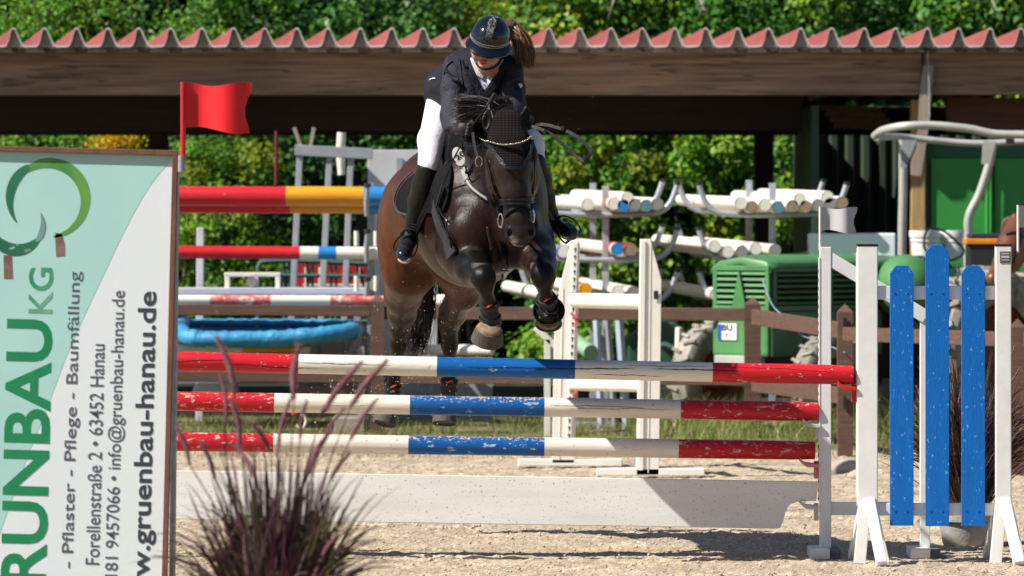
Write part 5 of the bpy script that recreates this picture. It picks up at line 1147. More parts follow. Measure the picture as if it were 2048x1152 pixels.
legboot([(1092, 594, 28.55), (1094, 608, 28.59), (1096, 626, 28.61)], [.050, .045, .044, .044, .045, .047, .048, .050, .052, .051], True)
legboot([(786, 768, 31.15), (784, 790, 31.18)], [.044] * 4 + [.047] * 3 + [.049] * 3, True)
legboot([(899, 758, 31.08), (897, 788, 31.12)], [.044] * 4 + [.047] * 3 + [.049] * 3, True)

# crocheted ear bonnet
CRO = bpy.data.materials.new('crochet_black'); CRO.use_nodes = True; n_ = CRO.node_tree.nodes; l_ = CRO.node_tree.links; b_ = n_['Principled BSDF']; b_.inputs['Roughness'].default_value = .8; b_.inputs['Specular IOR Level'].default_value = .1; b_.inputs['Base Color'].default_value = (.03, .022, .022, 1)
tc = n_.new('ShaderNodeTexCoord'); sx = n_.new('ShaderNodeSeparateXYZ'); l_.new(tc.outputs['Object'], sx.inputs[0])
def sinm(o_, f):
    a = n_.new('ShaderNodeMath'); a.operation = 'MULTIPLY'; l_.new(o_, a.inputs[0]); a.inputs[1].default_value = f; s = n_.new('ShaderNodeMath'); s.operation = 'SINE'; l_.new(a.outputs[0], s.inputs[0]); return s.outputs[0]
mlt = n_.new('ShaderNodeMath'); mlt.operation = 'ADD'; l_.new(sinm(sx.outputs[0], 900), mlt.inputs[0]); l_.new(sinm(sx.outputs[2], 760), mlt.inputs[1])
bp = n_.new('ShaderNodeBump'); bp.inputs['Distance'].default_value = .004; bp.inputs['Strength'].default_value = 1; l_.new(mlt.outputs[0], bp.inputs['Height']); l_.new(bp.outputs[0], b_.inputs['Normal'])
mr = n_.new('ShaderNodeMapRange'); l_.new(mlt.outputs[0], mr.inputs[0]); mr.inputs[1].default_value = -1.2; mr.inputs[2].default_value = 1.6; mr.inputs[3].default_value = 0; mr.inputs[4].default_value = 1
mxx = n_.new('ShaderNodeMix'); mxx.data_type = 'RGBA'; l_.new(mr.outputs[0], mxx.inputs[0]); mxx.inputs[6].default_value = (.003, .002, .002, 1); mxx.inputs[7].default_value = (.040, .030, .032, 1); l_.new(mxx.outputs[2], b_.inputs['Base Color'])
patch('ear_bonnet', HB, [(994, 222), (981, 262), (974, 280), (966, 292), (985, 293), (998, 312), (1011, 334)], [(1034, 222), (1052, 258), (1061, 274), (1064, 288), (1058, 306), (1050, 322), (1047, 333)], CRO, horse, .008, 44, 60)
GLIT = pm('glitter_navy', (.004, .007, .015), (.007, .013, .026), scale=60, rough=.2, spots=(.55, .62, .72), sscale=130, samt=.685, spec=.3, bump=.5, bscale=200)
strap('bonnet_trim', HB, [(957, 298), (966, 288), (976, 288), (986, 296), (997, 311), (1008, 328), (1014, 335)], .022, GLIT, horse, .013, 40)
strap('bonnet_trim', HB, [(1012, 334), (1028, 336), (1047, 333)], .020, GLIT, horse, .013, 20)
strap('bonnet_trim', HB, [(1047, 333), (1052, 318), (1057, 304), (1060, 290)], .020, GLIT, horse, .013, 24)
# pearl browband
P_, N_ = conform(HB, [(966, 276), (980, 283), (1000, 290), (1020, 291), (1042, 286), (1062, 273)], .016, 46)
m = MB(); m.tube(P_, .006, 8); bb = m.build('browband', LEATH, horse, smooth=True)
m = MB()
for p, q in zip(P_, N_): m.sphere(p + q * .006 + Vector((0, -.003, 0)), .0042, 8, 6)
o = m.build('beads', pm('silver_beads', (.75, .68, .55), rough=.15, metallic=.9, bump=0), bb, smooth='all'); o['kind'] = 'stuff'
# bridle
def leather(nm, pts, wd, off=.008, mat=LEATH, n=30, th=.005): return strap(nm, HB, pts, wd, mat, horse, off, n, th)
P_, N_ = conform(HB, [(991, 399), (1002, 402), (1025, 403), (1048, 402), (1061, 398)], .012, 30); m = MB(); m.ribbon(P_, N_, .034, .012); nb = m.build('noseband', LEATH, horse, smooth=True)
for dz in (.010, -.010):
    m = MB(); m.tube([p + q * .007 + Vector((0, 0, dz)) for p, q in zip(P_, N_)], .004, 8); m.build('piping', LEATH, nb, smooth=True)
leather('flash_strap', [(1040, 410), (1030, 415), (1018, 424), (1010, 436)], .014); leather('flash_strap', [(1040, 410), (1052, 414), (1060, 424), (1063, 436)], .014)
leather('cheek_strap', [(967, 280), (972, 310), (980, 345), (987, 375), (993, 405), (997, 432)], .014); leather('cheek_strap', [(976, 318), (984, 350), (990, 380), (1000, 398)], .010)
leather('cheek_strap', [(1066, 280), (1068, 310), (1067, 350), (1066, 390), (1064, 425)], .013)
leather('forehead_strap', [(983, 250), (975, 266), (966, 280)], .016)
for x, y, D in ((1001, 441, 28.26), (1064, 432, 28.27)):
    m = MB(); m.tube([(W(x, y, D) + Vector((.026 * .45 * math.cos(a), -.01 - .012 * math.cos(a), .034 * math.sin(a)))) for a in np.linspace(0, 2 * math.pi, 21)[:-1]], .0045, 8, close=True); m.build('bit_ring', STEEL, horse, smooth=True)
m = MB(); m.tube([(W(958, 323, 28.35) + Vector((.017 * math.cos(a), 0, .026 * math.sin(a)))) for a in np.linspace(0, 2 * math.pi, 21)[:-1]], .003, 8, close=True); m.build('ring', STEEL, horse, smooth=True)
m = MB(); m.ribbon(curve_pts([W(944, 252, 28.6), W(948, 285, 28.5), W(955, 318, 28.38)], 14), (0, -1, 0), .013, .004); m.build('rein', LEATG, horse, smooth=True)
m = MB(); m.ribbon(curve_pts([W(958, 328, 28.34), W(965, 360, 28.3), W(975, 395, 28.27), W(990, 425, 28.26), W(1000, 438, 28.26)], 20), (0, -1, 0), .012, .004); m.build('rein', LEATH, horse, smooth=True)
# loose rein loop flying to the right
lp = [(1054, 258, 28.5), (1080, 249, 28.5), (1110, 254, 28.48), (1145, 268, 28.45), (1170, 287, 28.43), (1180, 302, 28.42), (1176, 318, 28.4), (1168, 322, 28.4)]
m = MB(); P_ = curve_pts([W(*p) for p in lp], 40); m.ribbon(P_, [Vector((.1 * math.sin(i * .3), -1, .5 * math.sin(i * .15))) for i in range(40)], .017, .004); r1 = m.build('rein', LEATG, horse, smooth=True)
lp = [(1168, 322, 28.4), (1150, 311, 28.42), (1128, 291, 28.44), (1104, 270, 28.46), (1080, 258, 28.48), (1056, 252, 28.5)]
m = MB(); P_ = curve_pts([W(*p) for p in lp], 40); m.ribbon(P_, [Vector((0, -1, .4)) for i in range(40)], .017, .004); m.build('rein', LEATG, horse, smooth=True)
for p, rr in (((1170, 316, 28.39), .5), ((1125, 257, 28.46), .2), ((1089, 263, 28.46), .6)):
    m = MB(); m.box(W(*p), (.018, .012, .024), Matrix.Rotation(rr, 3, 'Y')); m.build('buckle', DARKM, r1, bevel=.002)
# breastplate
GPAD = pm('grey_padded_strap', (.30, .28, .27), (.22, .2, .2), rough=.5)
a = leather('breastplate', [(925, 332), (933, 355), (943, 373), (960, 388), (978, 400)], .026, .010, LEATH); leather('breastplate_lining', [(934, 357), (943, 373), (960, 388), (978, 400)], .011, .014, GPAD)
m = MB(); q = conform(HB, [(925, 333), (926, 336)], .018, 3)[0][1]; m.box(q, (.024, .008, .026)); m.build('buckle', STEEL, horse, bevel=.003)
leather('breastplate', [(1004, 480), (1009, 505), (1011, 535)], .020); m = MB(); q = conform(HB, [(1011, 535), (1011, 538)], .014, 3)[0][1]
m.tube([q + Vector((.014 * math.cos(a), -.008, .010 * math.sin(a))) for a in np.linspace(0, 2 * math.pi, 13)[:-1]], .003, 6, close=True); m.build('buckle', STEEL, horse, smooth=True)
leather('breastplate', [(1011, 538), (1006, 556), (996, 568)], .020)
# saddle pad, saddle flap, girth
PAD = pm('quilted_pad', (.006, .006, .008), (.010, .010, .012), scale=20, rough=.75, spec=.1, bump=1.0, bscale=30, dist=.006)
patch('saddle_pad', HB, [(836, 350), (818, 364), (804, 384), (799, 405), (806, 422), (830, 428)], [(905, 330), (907, 350), (904, 370), (901, 392), (897, 410), (890, 425)], PAD, horse, .020, 30, 40, .01)
strap('pad_piping', HB, [(832, 350), (815, 364), (802, 385), (798, 406), (806, 423), (824, 429)], .008, pm('pad_piping', (.06, .06, .065), rough=.4), horse, .026, 30, .008)
sp = [chain([(912, 262, 29.28, .045), (903, 310, 29.05, .04), (897, 360, 29.0, .035), (892, 400, 29.02, .03)], .04)]
sdf_mesh('saddle_flap', [cap(W(905, 275, 29.22), W(893, 408, 29.05), .05, .042, .03, 3.2, (.2, -.98, 0)), cap(W(912, 262, 29.3), W(950, 250, 29.4), .05, .06, .05)], .009, LEATH, horse)
sdf_mesh('saddle_flap', [cap(W(1060, 290, 29.22), W(1072, 400, 29.05), .05, .04, .03, 3.2, (.2, -.98, 0))], .01, LEATH, horse)
sdf_mesh('saddle_seat', [cap(W(945, 262, 29.3), W(930, 262, 29.75), .06, .09, .06, 1.6, L_)], .012, LEATH, horse)
m = MB(); P_ = curve_pts([W(916, 252, 28.95), W(911, 300, 28.88), W(905, 345, 28.86), W(896, 385, 28.87)], 24); m.ribbon(P_, Vector((-.35, -1, .1)), [.075] * 24, .014); m.build('pad_front_edge', PAD, horse, smooth=True)
leather('girth', [(872, 412), (880, 440), (892, 470), (903, 497), (908, 512)], .078, .014, LEATG, 30, .012)
leather('girth_piping', [(885, 409), (895, 438), (903, 465), (909, 495)], .006, .024, LEATH, 30, .006)
# number disc
m = MB(); c = W(917, 313, 28.72); ax = Vector((-.25, -1, .15)).normalized(); q = ax.to_track_quat('Z', 'Y').to_matrix(); vs = []; 
rt = Matrix.Rotation(R(-18), 3, 'Y')
E1 = rt @ Vector((1, 0, 0)); E2 = rt @ Vector((0, 0, 1)); n = 32
for d in (0, .006): vs += [c + E1 * .030 * math.cos(2 * math.pi * k / n) + E2 * .049 * math.sin(2 * math.pi * k / n) + Vector((0, d, 0)) for k in range(n)]
m.add(vs, [tuple(range(n)), tuple(range(2 * n - 1, n - 1, -1))] + [(k, k + n, (k + 1) % n + n, (k + 1) % n) for k in range(n)]); nd = m.build('number_disc', pm('disc_white', (.8, .8, .78), rough=.35), horse)
rx = Vector((E1.x * .5 + .45, 0, .75)).normalized(); ry = Vector((-rx.z, 0, rx.x))
text_mesh('number', '120', pm('disc_black', (.01, .01, .02), rough=.5), (-.036, -.014, .036, .014), nd, off=.03, rot=Matrix((rx, ry, rx.cross(ry))).transposed(), origin=tuple(c + Vector((0, -.002, 0))))
# hair
def hair(name, n, root, tip, bend, spread, wd, parent, colr=((.012, .010, .009), (.04, .034, .03))):
    b = np.array([list(W(*root(u))) for u in RNG.random(n)]) + RNG.normal(size=(n, 3)) * spread[0]; t_ = np.array([list(W(*tip(RNG.random()))) for _ in range(n)]) + RNG.normal(size=(n, 3)) * spread[1]
    u = RNG.random((n, 1)); c = np.array(colr[0]) * (1 - u ** 2) + np.array(colr[1]) * u ** 2
    o = blades(name, b, t_, np.array(bend) * RNG.uniform(.4, 1.4, (n, 1)), RNG.uniform(.6, 1.3, n) * wd, c, HAIR, parent, seg=7, kind=None); return o
o = hair('mane', 3200, lambda u: (985 + 26 * u, 238 - 12 * u, 28.75 - .15 * u), lambda u: (913 + 10 * random.random(), 196 + 60 * u, 28.55 + .1 * u), (0, -.02, .028), (.02, .014), .0035, horse, ((.018, .016, .016), (.30, .27, .25))); o['kind'] = 'stuff'
o = hair('forelock', 700, lambda u: (955 + 30 * u, 235 + 8 * u, 28.8), lambda u: (930 + 40 * u, 268 + 22 * random.random(), 28.62), (0, -.03, .0), (.018, .014), .0035, horse, ((.010, .009, .009), (.05, .043, .038))); o['kind'] = 'stuff'
o = hair('mane_crest', 900, lambda u: (1012 - 10 * u, 222 + 6 * u, 28.6 + .1 * u), lambda u: (975 + 45 * u, 214 - 12 * random.random(), 28.6), (0, -.03, .03), (.02, .012), .0032, horse, ((.010, .009, .009), (.04, .034, .03))); o['kind'] = 'stuff'
o = hair('tail', 1500, lambda u: (840 - 14 * u, 470 + 30 * u, 30.95), lambda u: (806 + 46 * u * random.random() + 8, 640 + 75 * random.random(), 31.1), (.05, .12, -.02), (.02, .02), .003, horse); o['kind'] = 'stuff'
sdf_mesh('tail_dock', chain([(858, 360, 30.80, .04), (850, 420, 30.98, .04), (842, 500, 31.0, .03)], .03), .012, RUB, horse)

# ---------------- rider ----------------
rider = thing('person', 'rider in navy show jacket, white breeches and glittering black helmet leaning over the horse neck', 'person', W(950, 250, 29.2))
SKIN = pm('skin', (.52, .27, .19), (.45, .22, .15), scale=18, rough=.5, bump=.08, bscale=120)
JACK = pm('navy_black_jacket', (.009, .010, .016), (.014, .016, .024), scale=10, rough=.7, spec=.2, bump=.6, bscale=9, dist=.014)
BREE = pm('white_breeches', (.72, .71, .75), (.66, .65, .70), scale=8, rough=.6, bump=.35, bscale=8, dist=.01)
BOOT = pm('rider_boot_leather', (.010, .0095, .009), (.015, .014, .012), scale=12, rough=.42, spec=.22, bump=.35, bscale=14, dist=.008)
BTOE = pm('polished_toe', (.010, .012, .018), rough=.18, bump=.03, spots=(.3, .25, .2), sscale=26, samt=.70)
# body: head, neck, trunk, arms, gloved-hand base, legs in one surface
hc = W(976, 86, 28.875)
bp_ = [ell(hc, (.070, .086, .085), .03), ell(W(971, 116, 28.815), (.047, .052, .052), .03), ell(W(968, 131, 28.79), (.024, .024, .018), .02), ell(W(964, 113, 28.755), (.009, .017, .014), .012), ell(W(965, 123.5, 28.762), (.017, .009, .006), .006), ell(W(951, 110, 28.80), (.020, .028, .026), .02), ell(W(986, 112, 28.81), (.022, .028, .028), .02)]
bp_ += [ell(W(1001, 104, 28.88), (.012, .02, .028), .01), ell(W(945, 100, 28.89), (.012, .02, .028), .01)]
bp_ += chain([(976, 118, 28.84, .052), (976, 150, 28.95, .058), (968, 165, 29.07, .08)], .03) + chain([(968, 170, 29.07, .08), (920, 200, 29.5, .09)], .03)
bp_ += chain([(972, 155, 29.05, .05), (908, 138, 29.0, .035), (905, 225, 28.87, .030), (909, 243, 28.83, .028), (928, 252, 28.66, .024)], .02) + chain([(972, 155, 29.05, .05), (1022, 145, 29.0, .035), (1029, 215, 28.87, .03), (1022, 226, 28.81, .026), (1000, 234, 28.64, .022)], .02)
bp_ += chain([(905, 205, 29.52, .07), (884, 225, 29.47, .06), (861, 300, 29.17, .04), (857, 335, 29.10, .035), (838, 400, 29.2, .03), (822, 464, 29.28, .022)], .02) + chain([(985, 210, 29.55, .07), (992, 220, 29.48, .06), (1058, 292, 29.2, .04), (1068, 322, 29.11, .035), (1087, 395, 29.2, .03), (1106, 445, 29.25, .022)], .02)
# hands: palm with four curled fingers and thumb
def hand(px, py, D, sx):
    o_ = []; c = W(px, py, D); o_ += [ell(c, (.040, .032, .036), .015)]
    for i in range(4):
        a = c + Vector((sx * (.024 - .004 * i), -.022, .026 - .017 * i)); b = a + Vector((sx * .018, -.024, -.004)); d = b + Vector((-sx * .022, -.010, -.006)); r = .0095 - .0006 * i
        o_ += [cap(a, b, r, r, .004), cap(b, d, r, r * .9, .004)]
    t_ = c + Vector((sx * .01, -.012, .034)); o_ += [cap(t_, t_ + Vector((sx * .026, -.026, .006)), .0115, .009, .006)]
    return o_
bp_ += hand(930, 256, 28.62, 1) + hand(1000, 236, 28.60, -1)
rb_, RV, RQ = sdf_mesh('body', bp_, .0062, SKIN, rider, 1)
# gloves: black shell over the hands
GLV = pm('black_glove', (.012, .012, .013), rough=.6, bump=.3)
for hd_ in (hand(930, 256, 28.62, 1), hand(1000, 236, 28.60, -1)):
    gp = []
    for p in hd_:
        p = dict(p)
        if p['t'] == 'ell': p['r'] = p['r'] + .004
        else: p['ra'] += .003; p['rb'] += .003
        gp.append(p)
    sdf_mesh('glove', gp, .004, GLV, rider, 1)
# lips and brow hair
m = MB(); FB = bvh_of((RV, RQ)); LIP = pm('lips', (.42, .10, .10), (.36, .08, .08), rough=.35)
strap('lips', FB, [(958, 122.5), (963, 121.5), (968, 122.3), (974, 123.5)], .007, LIP, rider, .002, 14, .004); strap('lips', FB, [(959, 125), (965, 127), (972, 126)], .007, LIP, rider, .002, 14, .004)
for x, y in ((955, 106), (977, 107)):
    r_ = hit(FB, x, y)
    if r_: m = MB(); m.sphere(r_[0] + Vector((0, .005, 0)), (.009, .006, .004), 12, 6); m.build('eye', pm('eye_dark', (.03, .02, .015), rough=.2), rider, smooth='all')
for x in ():
    r_ = hit(FB, x, 117)
    if r_: m = MB(); m.sphere(r_[0], (.0035, .003, .002), 8, 5); m.build('nostril', pm('nostril_dark', (.08, .03, .02), rough=.7), rider, smooth='all')
# jacket
jp = [cap(W(912, 188, 29.55), W(962, 152, 29.05), .155, .155, .08, 1.08, (1, 0, 0)), cap(W(918, 134, 29.0), W(1018, 140, 29.0), .078, .074, .06), ell(W(955, 190, 28.98), (.155, .13, .17), .06)]
jp += [ell(W(876, 165, 29.5), (.055, .2, .05), .05), ell(W(882, 182, 29.45), (.07, .18, .035), .04), ell(W(978, 118, 28.87), (.075, .07, .09), .02, neg=True), ell(W(972, 148, 28.80), (.042, .09, .055), .015, neg=True)]
jp += [dict(cap(W(929, 165, 28.82), W(931, 236, 28.74), .014, .024, .02), neg=True), dict(cap(W(1008, 170, 28.86), W(1007, 222, 28.80), .008, .014, .02), neg=True)]
al = chain([(912, 132, 29.0, .066), (905, 180, 28.90, .058), (903, 232, 28.80, .055), (906, 248, 28.77, .052)], .025) + chain([(906, 248, 28.77, .052), (930, 257, 28.64, .042)], .025)
ar = chain([(1020, 142, 29.0, .070), (1025, 180, 28.92, .061), (1030, 215, 28.86, .054), (1024, 226, 28.8, .05)], .03) + chain([(1024, 226, 28.8, .05), (1003, 234, 28.68, .040)], .03)
# fold ridges on sleeves
for i in range(6):
    u = i / 5; al += [cap(W(888 + 4 * i, 262 - 3 * i, 28.73 - .012 * i), W(896 + 7 * i, 234 + 2 * i, 28.72 - .012 * i), .005, .009, .012)]
for a, b in (((893, 140), (915, 165)), ((888, 165), (908, 180)), ((925, 120), (938, 190)), ((940, 150), (944, 210)), ((1010, 170), (1040, 190)), ((1008, 205), (1036, 212)), ((1020, 150), (1036, 175))):
    jp += [cap(W(*a, 28.87), W(*b, 28.86), .008, .012, .035)]
for a, b in (((893, 150), (915, 160)), ((890, 172), (912, 186)), ((888, 205), (908, 214)), ((890, 226), (915, 224))): al += [cap(W(*a, 28.845), W(*b, 28.83), .005, .009, .02)]
for a, b in (((1012, 165), (1036, 156)), ((1014, 190), (1038, 196)), ((1016, 212), (1040, 206))): ar += [cap(W(*a, 28.86), W(*b, 28.85), .005, .009, .02)]
SLV = pm('navy_sleeve', (.017, .019, .029), (.026, .028, .040), scale=10, rough=.65, spec=.25, bump=.5, bscale=9, dist=.014)
_, SV1, SQ1 = sdf_mesh('sleeve', al, .0065, SLV, rider, 1); _, SV2, SQ2 = sdf_mesh('sleeve', ar, .0065, SLV, rider, 1)
jk, JV, JQ = sdf_mesh('jacket', jp, .007, JACK, rider, 1)
JB = bvh_of((JV, JQ), (RV, RQ)); JO = bvh_of((JV, JQ))
SHIRT = pm('pale_blue_shirt', (.55, .60, .74), (.48, .53, .68), scale=20, rough=.6, bump=.3); LACE = pm('white_lace_collar', (.72, .74, .80), (.5, .52, .6), scale=90, rough=.7, bump=1, bscale=160)
patch('shirt_front', JO, [(946, 128), (951, 145), (958, 162), (966, 179)], [(1000, 128), (992, 145), (982, 162), (970, 180)], SHIRT, rider, .003, 20, 26)
strap('collar', JO, [(944, 118), (948, 133), (954, 147), (963, 157)], .020, LACE, rider, .009, 24, .008); strap('collar', JO, [(1003, 120), (996, 134), (986, 147), (974, 158)], .020, LACE, rider, .009, 24, .008)
for y in (160, 168): m = MB(); q = hit(JO, 967, y); m.sphere(q[0] + Vector((0, -.006, 0)), .003, 8, 6); m.build('button', pm('button', (.4, .42, .5), rough=.3), rider, smooth='all')
for pts in ([(942, 122), (945, 150), (955, 175), (964, 196)], [(1007, 124), (1000, 150), (985, 172), (970, 192)]): strap('lapel', JO, pts, .030, JACK, rider, .006, 24, .010)
strap('zip_line', JO, [(968, 182), (966, 205), (962, 235)], .004, pm('zip', (.1, .1, .11), rough=.3), rider, .004, 16, .003)
for pts in ([(918, 118), (925, 150), (926, 190)], [(905, 122), (894, 134), (889, 150)]): strap('seam', bvh_of((JV, JQ), (SV1, SQ1)), pts, .004, JACK, rider, .004, 18, .006)
m = MB(); q = hit(bvh_of((SV2, SQ2)), 1040, 171); q = q[0] if q else W(1042, 171, 28.9); m.lathe([(.001, .006), (.008, .006), (.012, .004), (.012, 0)], q + Vector((0, -.001, 0)), (.25, -1, 0), 16); m.build('badge', pm('brass_badge', (.7, .62, .4), rough=.3, metallic=.8), rider, smooth=True)
strap('pocket_piping', JO, [(860, 160), (866, 157), (872, 157)], .004, SWHT, rider, .004, 10, .003)
# breeches
brp = [cap(W(905, 202, 29.54), W(985, 207, 29.57), .10, .10, .05), cap(W(887, 208, 29.5), W(864, 280, 29.2), .092, .068, .04), cap(W(864, 280, 29.2), W(857, 332, 29.08), .068, .056, .04), cap(W(990, 215, 29.5), W(1058, 290, 29.18), .105, .075, .05), cap(W(1058, 290, 29.18), W(1067, 318, 29.10), .070, .060, .04)]
sdf_mesh('breeches', brp, .008, BREE, rider, 2)
# boots
sdf_mesh('riding_boot', chain([(855, 338, 29.08, .055), (846, 370, 29.13, .056), (837, 402, 29.2, .052), (829, 440, 29.25, .041), (822, 464, 29.28, .037)], .02) + chain([(822, 464, 29.28, .037), (817, 482, 29.24, .040), (812, 500, 29.12, .037)], .02), .0065, BOOT, rider)
sdf_mesh('boot_toe', chain([(813, 497, 29.14, .037), (808, 508, 29.06, .037), (806, 511, 29.02, .033)], .02), .005, BTOE, rider)
sdf_mesh('riding_boot', chain([(1070, 325, 29.08, .055), (1080, 360, 29.13, .058), (1089, 395, 29.2, .052), (1100, 430, 29.24, .041), (1108, 450, 29.25, .038)], .02) + chain([(1108, 450, 29.25, .038), (1122, 458, 29.2, .042)], .02), .0065, BOOT, rider)
sdf_mesh('boot_toe', chain([(1120, 456, 29.22, .040), (1136, 463, 29.14, .040), (1143, 467, 29.1, .036)], .02), .005, BTOE, rider)
m = MB(); m.tube(curve_pts([W(795, 512, 29.03), W(800, 522, 29.0), W(812, 526, 29.0), W(822, 520, 29.03)], 14), .005, 8); m.build('boot_sole', pm('pale_sole', (.42, .38, .32), rough=.7), rider, smooth=True)
# bootlaces
m = MB()
for k in range(5): y = 448 + k * 5; m.tube([W(822 - k, y, 29.205), W(832 - k, y + 2, 29.20)], .0025, 6)
m.build('laces', LEATG, rider)
# stirrups (part of the saddle set, so under the horse)
def stirrup(cx, cy, D, rot, mat=LEATH):
    m = MB(); Mr = Matrix.Rotation(R(rot), 3, 'Y') @ Matrix.Rotation(R(-14), 3, 'X'); pts = []
    for x, z in ((-.052, -.062), (-.058, -.03), (-.052, .01), (-.03, .050), (0, .066), (.03, .050), (.052, .01), (.058, -.03), (.052, -.062)): pts.append(W(cx, cy, D) + Mr @ Vector((x, 0, z)))
    m.ribbon(curve_pts(pts, 40), [Mr @ Vector((x, 0, z)).normalized() if True else 0 for x, z in [(math.cos(math.pi * (1.25 - 1.5 * i / 39)), math.sin(math.pi * (1.25 - 1.5 * i / 39))) for i in range(40)]], .026, .008); o = m.build('stirrup', mat, horse, smooth=True)
    m = MB(); a = W(cx, cy, D) + Mr @ Vector((-.054, 0, -.064)); b = W(cx, cy, D) + Mr @ Vector((.054, 0, -.064)); m.bar(a, b, .012, .045); m.build('tread', DARKM, o, bevel=.003)
stirrup(815, 487, 29.17, 28); stirrup(1132, 455, 29.18, -38)
for a, b in (((862, 385), (828, 462)), ((868, 385), (833, 464))): m = MB(); m.ribbon([W(*a, 28.98), W(*b, 29.15)], (0, -1, 0), .012, .004); m.build('stirrup_leather', LEATG, horse)
m = MB(); m.ribbon([W(1072, 385, 28.98), W(1108, 440, 29.1)], (0, -1, 0), .016, .004); m.build('stirrup_leather', LEATH, horse)
m = MB(); m.ribbon(curve_pts([W(803, 470, 29.18), W(811, 462, 29.15), W(824, 464, 29.15), W(830, 468, 29.18)], 14), (0, -1, 0), .018, .006); sp_ = m.build('spur_strap', LEATH, rider, smooth=True)
m = MB(); m.lathe([(.003, .004), (.008, .004), (.010, 0)], W(813, 467, 29.13), (0, -1, 0), 12); m.build('rivet', STEEL, sp_, smooth=True)
# helmet
hf = Vector((-.13, -.82, -.45)).normalized(); hu0 = Vector((.14, -.45, .88)); hu = (hu0 - hf * hu0.dot(hf)).normalized(); hr = hu.cross(hf) * -1; hr.normalize()
HM = Matrix((hr, hf, hu)).transposed(); HC = W(981, 76, 28.83)
NAVY = pm('gloss_navy_shell', (.003, .005, .012), rough=.06, bump=0, coat=.2, spec=.55)
MATT = pm('matte_black_panel', (.012, .011, .012), rough=.7, bump=.3, bscale=120)
hp_ = [ell(HC + HM @ Vector((0, 0, .005)), (.100, .122, .108), .01, HM), ell(HC + HM @ Vector((0, 0, -.085)), (.14, .16, .06), .008, HM, neg=True)]
hs, SV, SQ = sdf_mesh('helmet', hp_, .0042, NAVY, rider, 2)
SBo = bvh_of((SV, SQ))
def hpt(u, v):    # direction on shell: u lateral angle, v elevation from front to top
    d = HM @ Vector((math.sin(u) * math.cos(v), math.cos(u) * math.cos(v), math.sin(v))); r_ = SBo.ray_cast(HC + d * .4, -d); return (r_[0], r_[1]) if r_[0] else (HC + d * .11, d)
m = MB(); nu, nv = 41, 9; vt = []
for i in range(nu):
    u = R(-96 + 192 * i / (nu - 1)); p0, q0 = hpt(u, R(-4)); out = HM @ Vector((math.sin(u), math.cos(u), 0)); dep = .052 * max(0, math.cos(u * .93)) ** .6
    for j in range(nv):
        s_ = j / (nv - 1); vt.append(p0 - out * .006 + out * (dep * s_) + HM @ Vector((0, 0, -.012 * s_ - .016 * s_ * s_ + .014)))
K = nu * nv; dn = HM @ Vector((0, 0, -.006)); vs = vt + [v + dn for v in vt]; fs = []
for i in range(nu - 1):
    for j in range(nv - 1): a = i * nv + j; fs += [(a, a + 1, a + nv + 1, a + nv), (K + a, K + a + nv, K + a + nv + 1, K + a + 1)]
rim = [j for j in range(nv)] + [i * nv + nv - 1 for i in range(1, nu)] + [(nu - 1) * nv + j for j in range(nv - 2, -1, -1)] + [i * nv for i in range(nu - 2, 0, -1)]
for a, b in zip(rim, rim[1:] + rim[:1]): fs.append((a, b, K + b, K + a))
m.add(vs, fs); m.build('brim', NAVY, hs, smooth=True)
m = MB(); vs = []; fs = []; nu, nv = 9, 20
for j in range(nv):
    v = R(22 + 83 * j / (nv - 1)); hw = R(13 + 15 * j / (nv - 1)) / max(.3, math.cos(v) if v < R(80) else .3) * .55
    for i in range(nu):
        p, q = hpt(hw * (i / (nu - 1) * 2 - 1), v); vs.append(p + q * .003)
for j in range(nv):
    for i in range(nu): vs.append(vs[j * nu + i] - (vs[j * nu + i] - HC).normalized() * .006)
K = nu * nv
for j in range(nv - 1):
    for i in range(nu - 1): a = j * nu + i; fs += [(a, a + 1, a + nu + 1, a + nu)]
rim = [i for i in range(nu)] + [j * nu + nu - 1 for j in range(1, nv)] + [(nv - 1) * nu + i for i in range(nu - 2, -1, -1)] + [j * nu for j in range(nv - 2, 0, -1)]
for a, b in zip(rim, rim[1:] + rim[:1]): fs.append((a, b, K + b, K + a))
m.add(vs, fs); cp_ = m.build('centre_panel', MATT, hs, smooth=True)
CRY = pm('crystal', (.75, .73, .70), rough=.08, metallic=.6, bump=0)
m = MB()
for k in range(70):
    j = random.uniform(.25, 1); v = R(22 + 83 * j); hw = R(13 + 15 * j) / max(.3, math.cos(v) if v < R(80) else .3) * .55; u = random.choice((-1, 1)) * hw * random.uniform(.3, .95)
    p, q = hpt(u, v); m.sphere(p + q * .004, .0022, 6, 4)
for k in range(30): p, q = hpt(R(random.uniform(-9, 9)), R(random.uniform(36, 52))); m.sphere(p + q * .004, .0022, 6, 4)
o = m.build('crystals', CRY, cp_); o['kind'] = 'stuff'
m = MB(); p, q = hpt(0, R(27)); m.box(p + q * .003, (.034, .012, .026), HM); m.build('vent', pm('dark_grey_vent', (.05, .055, .065), rough=.35), hs, bevel=.004)
m = MB()
for k in range(150):
    u = R(-78 + 156 * (k % 50) / 49 + random.uniform(-1, 1)); v = R(-1 + 5.0 * (k // 50)); p, q = hpt(u, v); m.sphere(p + q * .003, .0023, 6, 4)
o = m.build('crystal_band', CRY, hs); o['kind'] = 'stuff'
m = MB(); P_ = [hpt(R(-88 + 176 * k / 39), R(4)) for k in range(40)]; m.ribbon([p + q * .001 for p, q in P_], [q for p, q in P_], .020, .004); m.build('band', MATT, hs, smooth=True)
m = MB(); m.ribbon(curve_pts([W(1004, 108, 28.84), W(1000, 122, 28.83), W(991, 133, 28.80), (W(980, 138, 28.78))], 16), (.3, -1, 0), .012, .004); m.build('chin_strap', LEATH, hs, smooth=True)
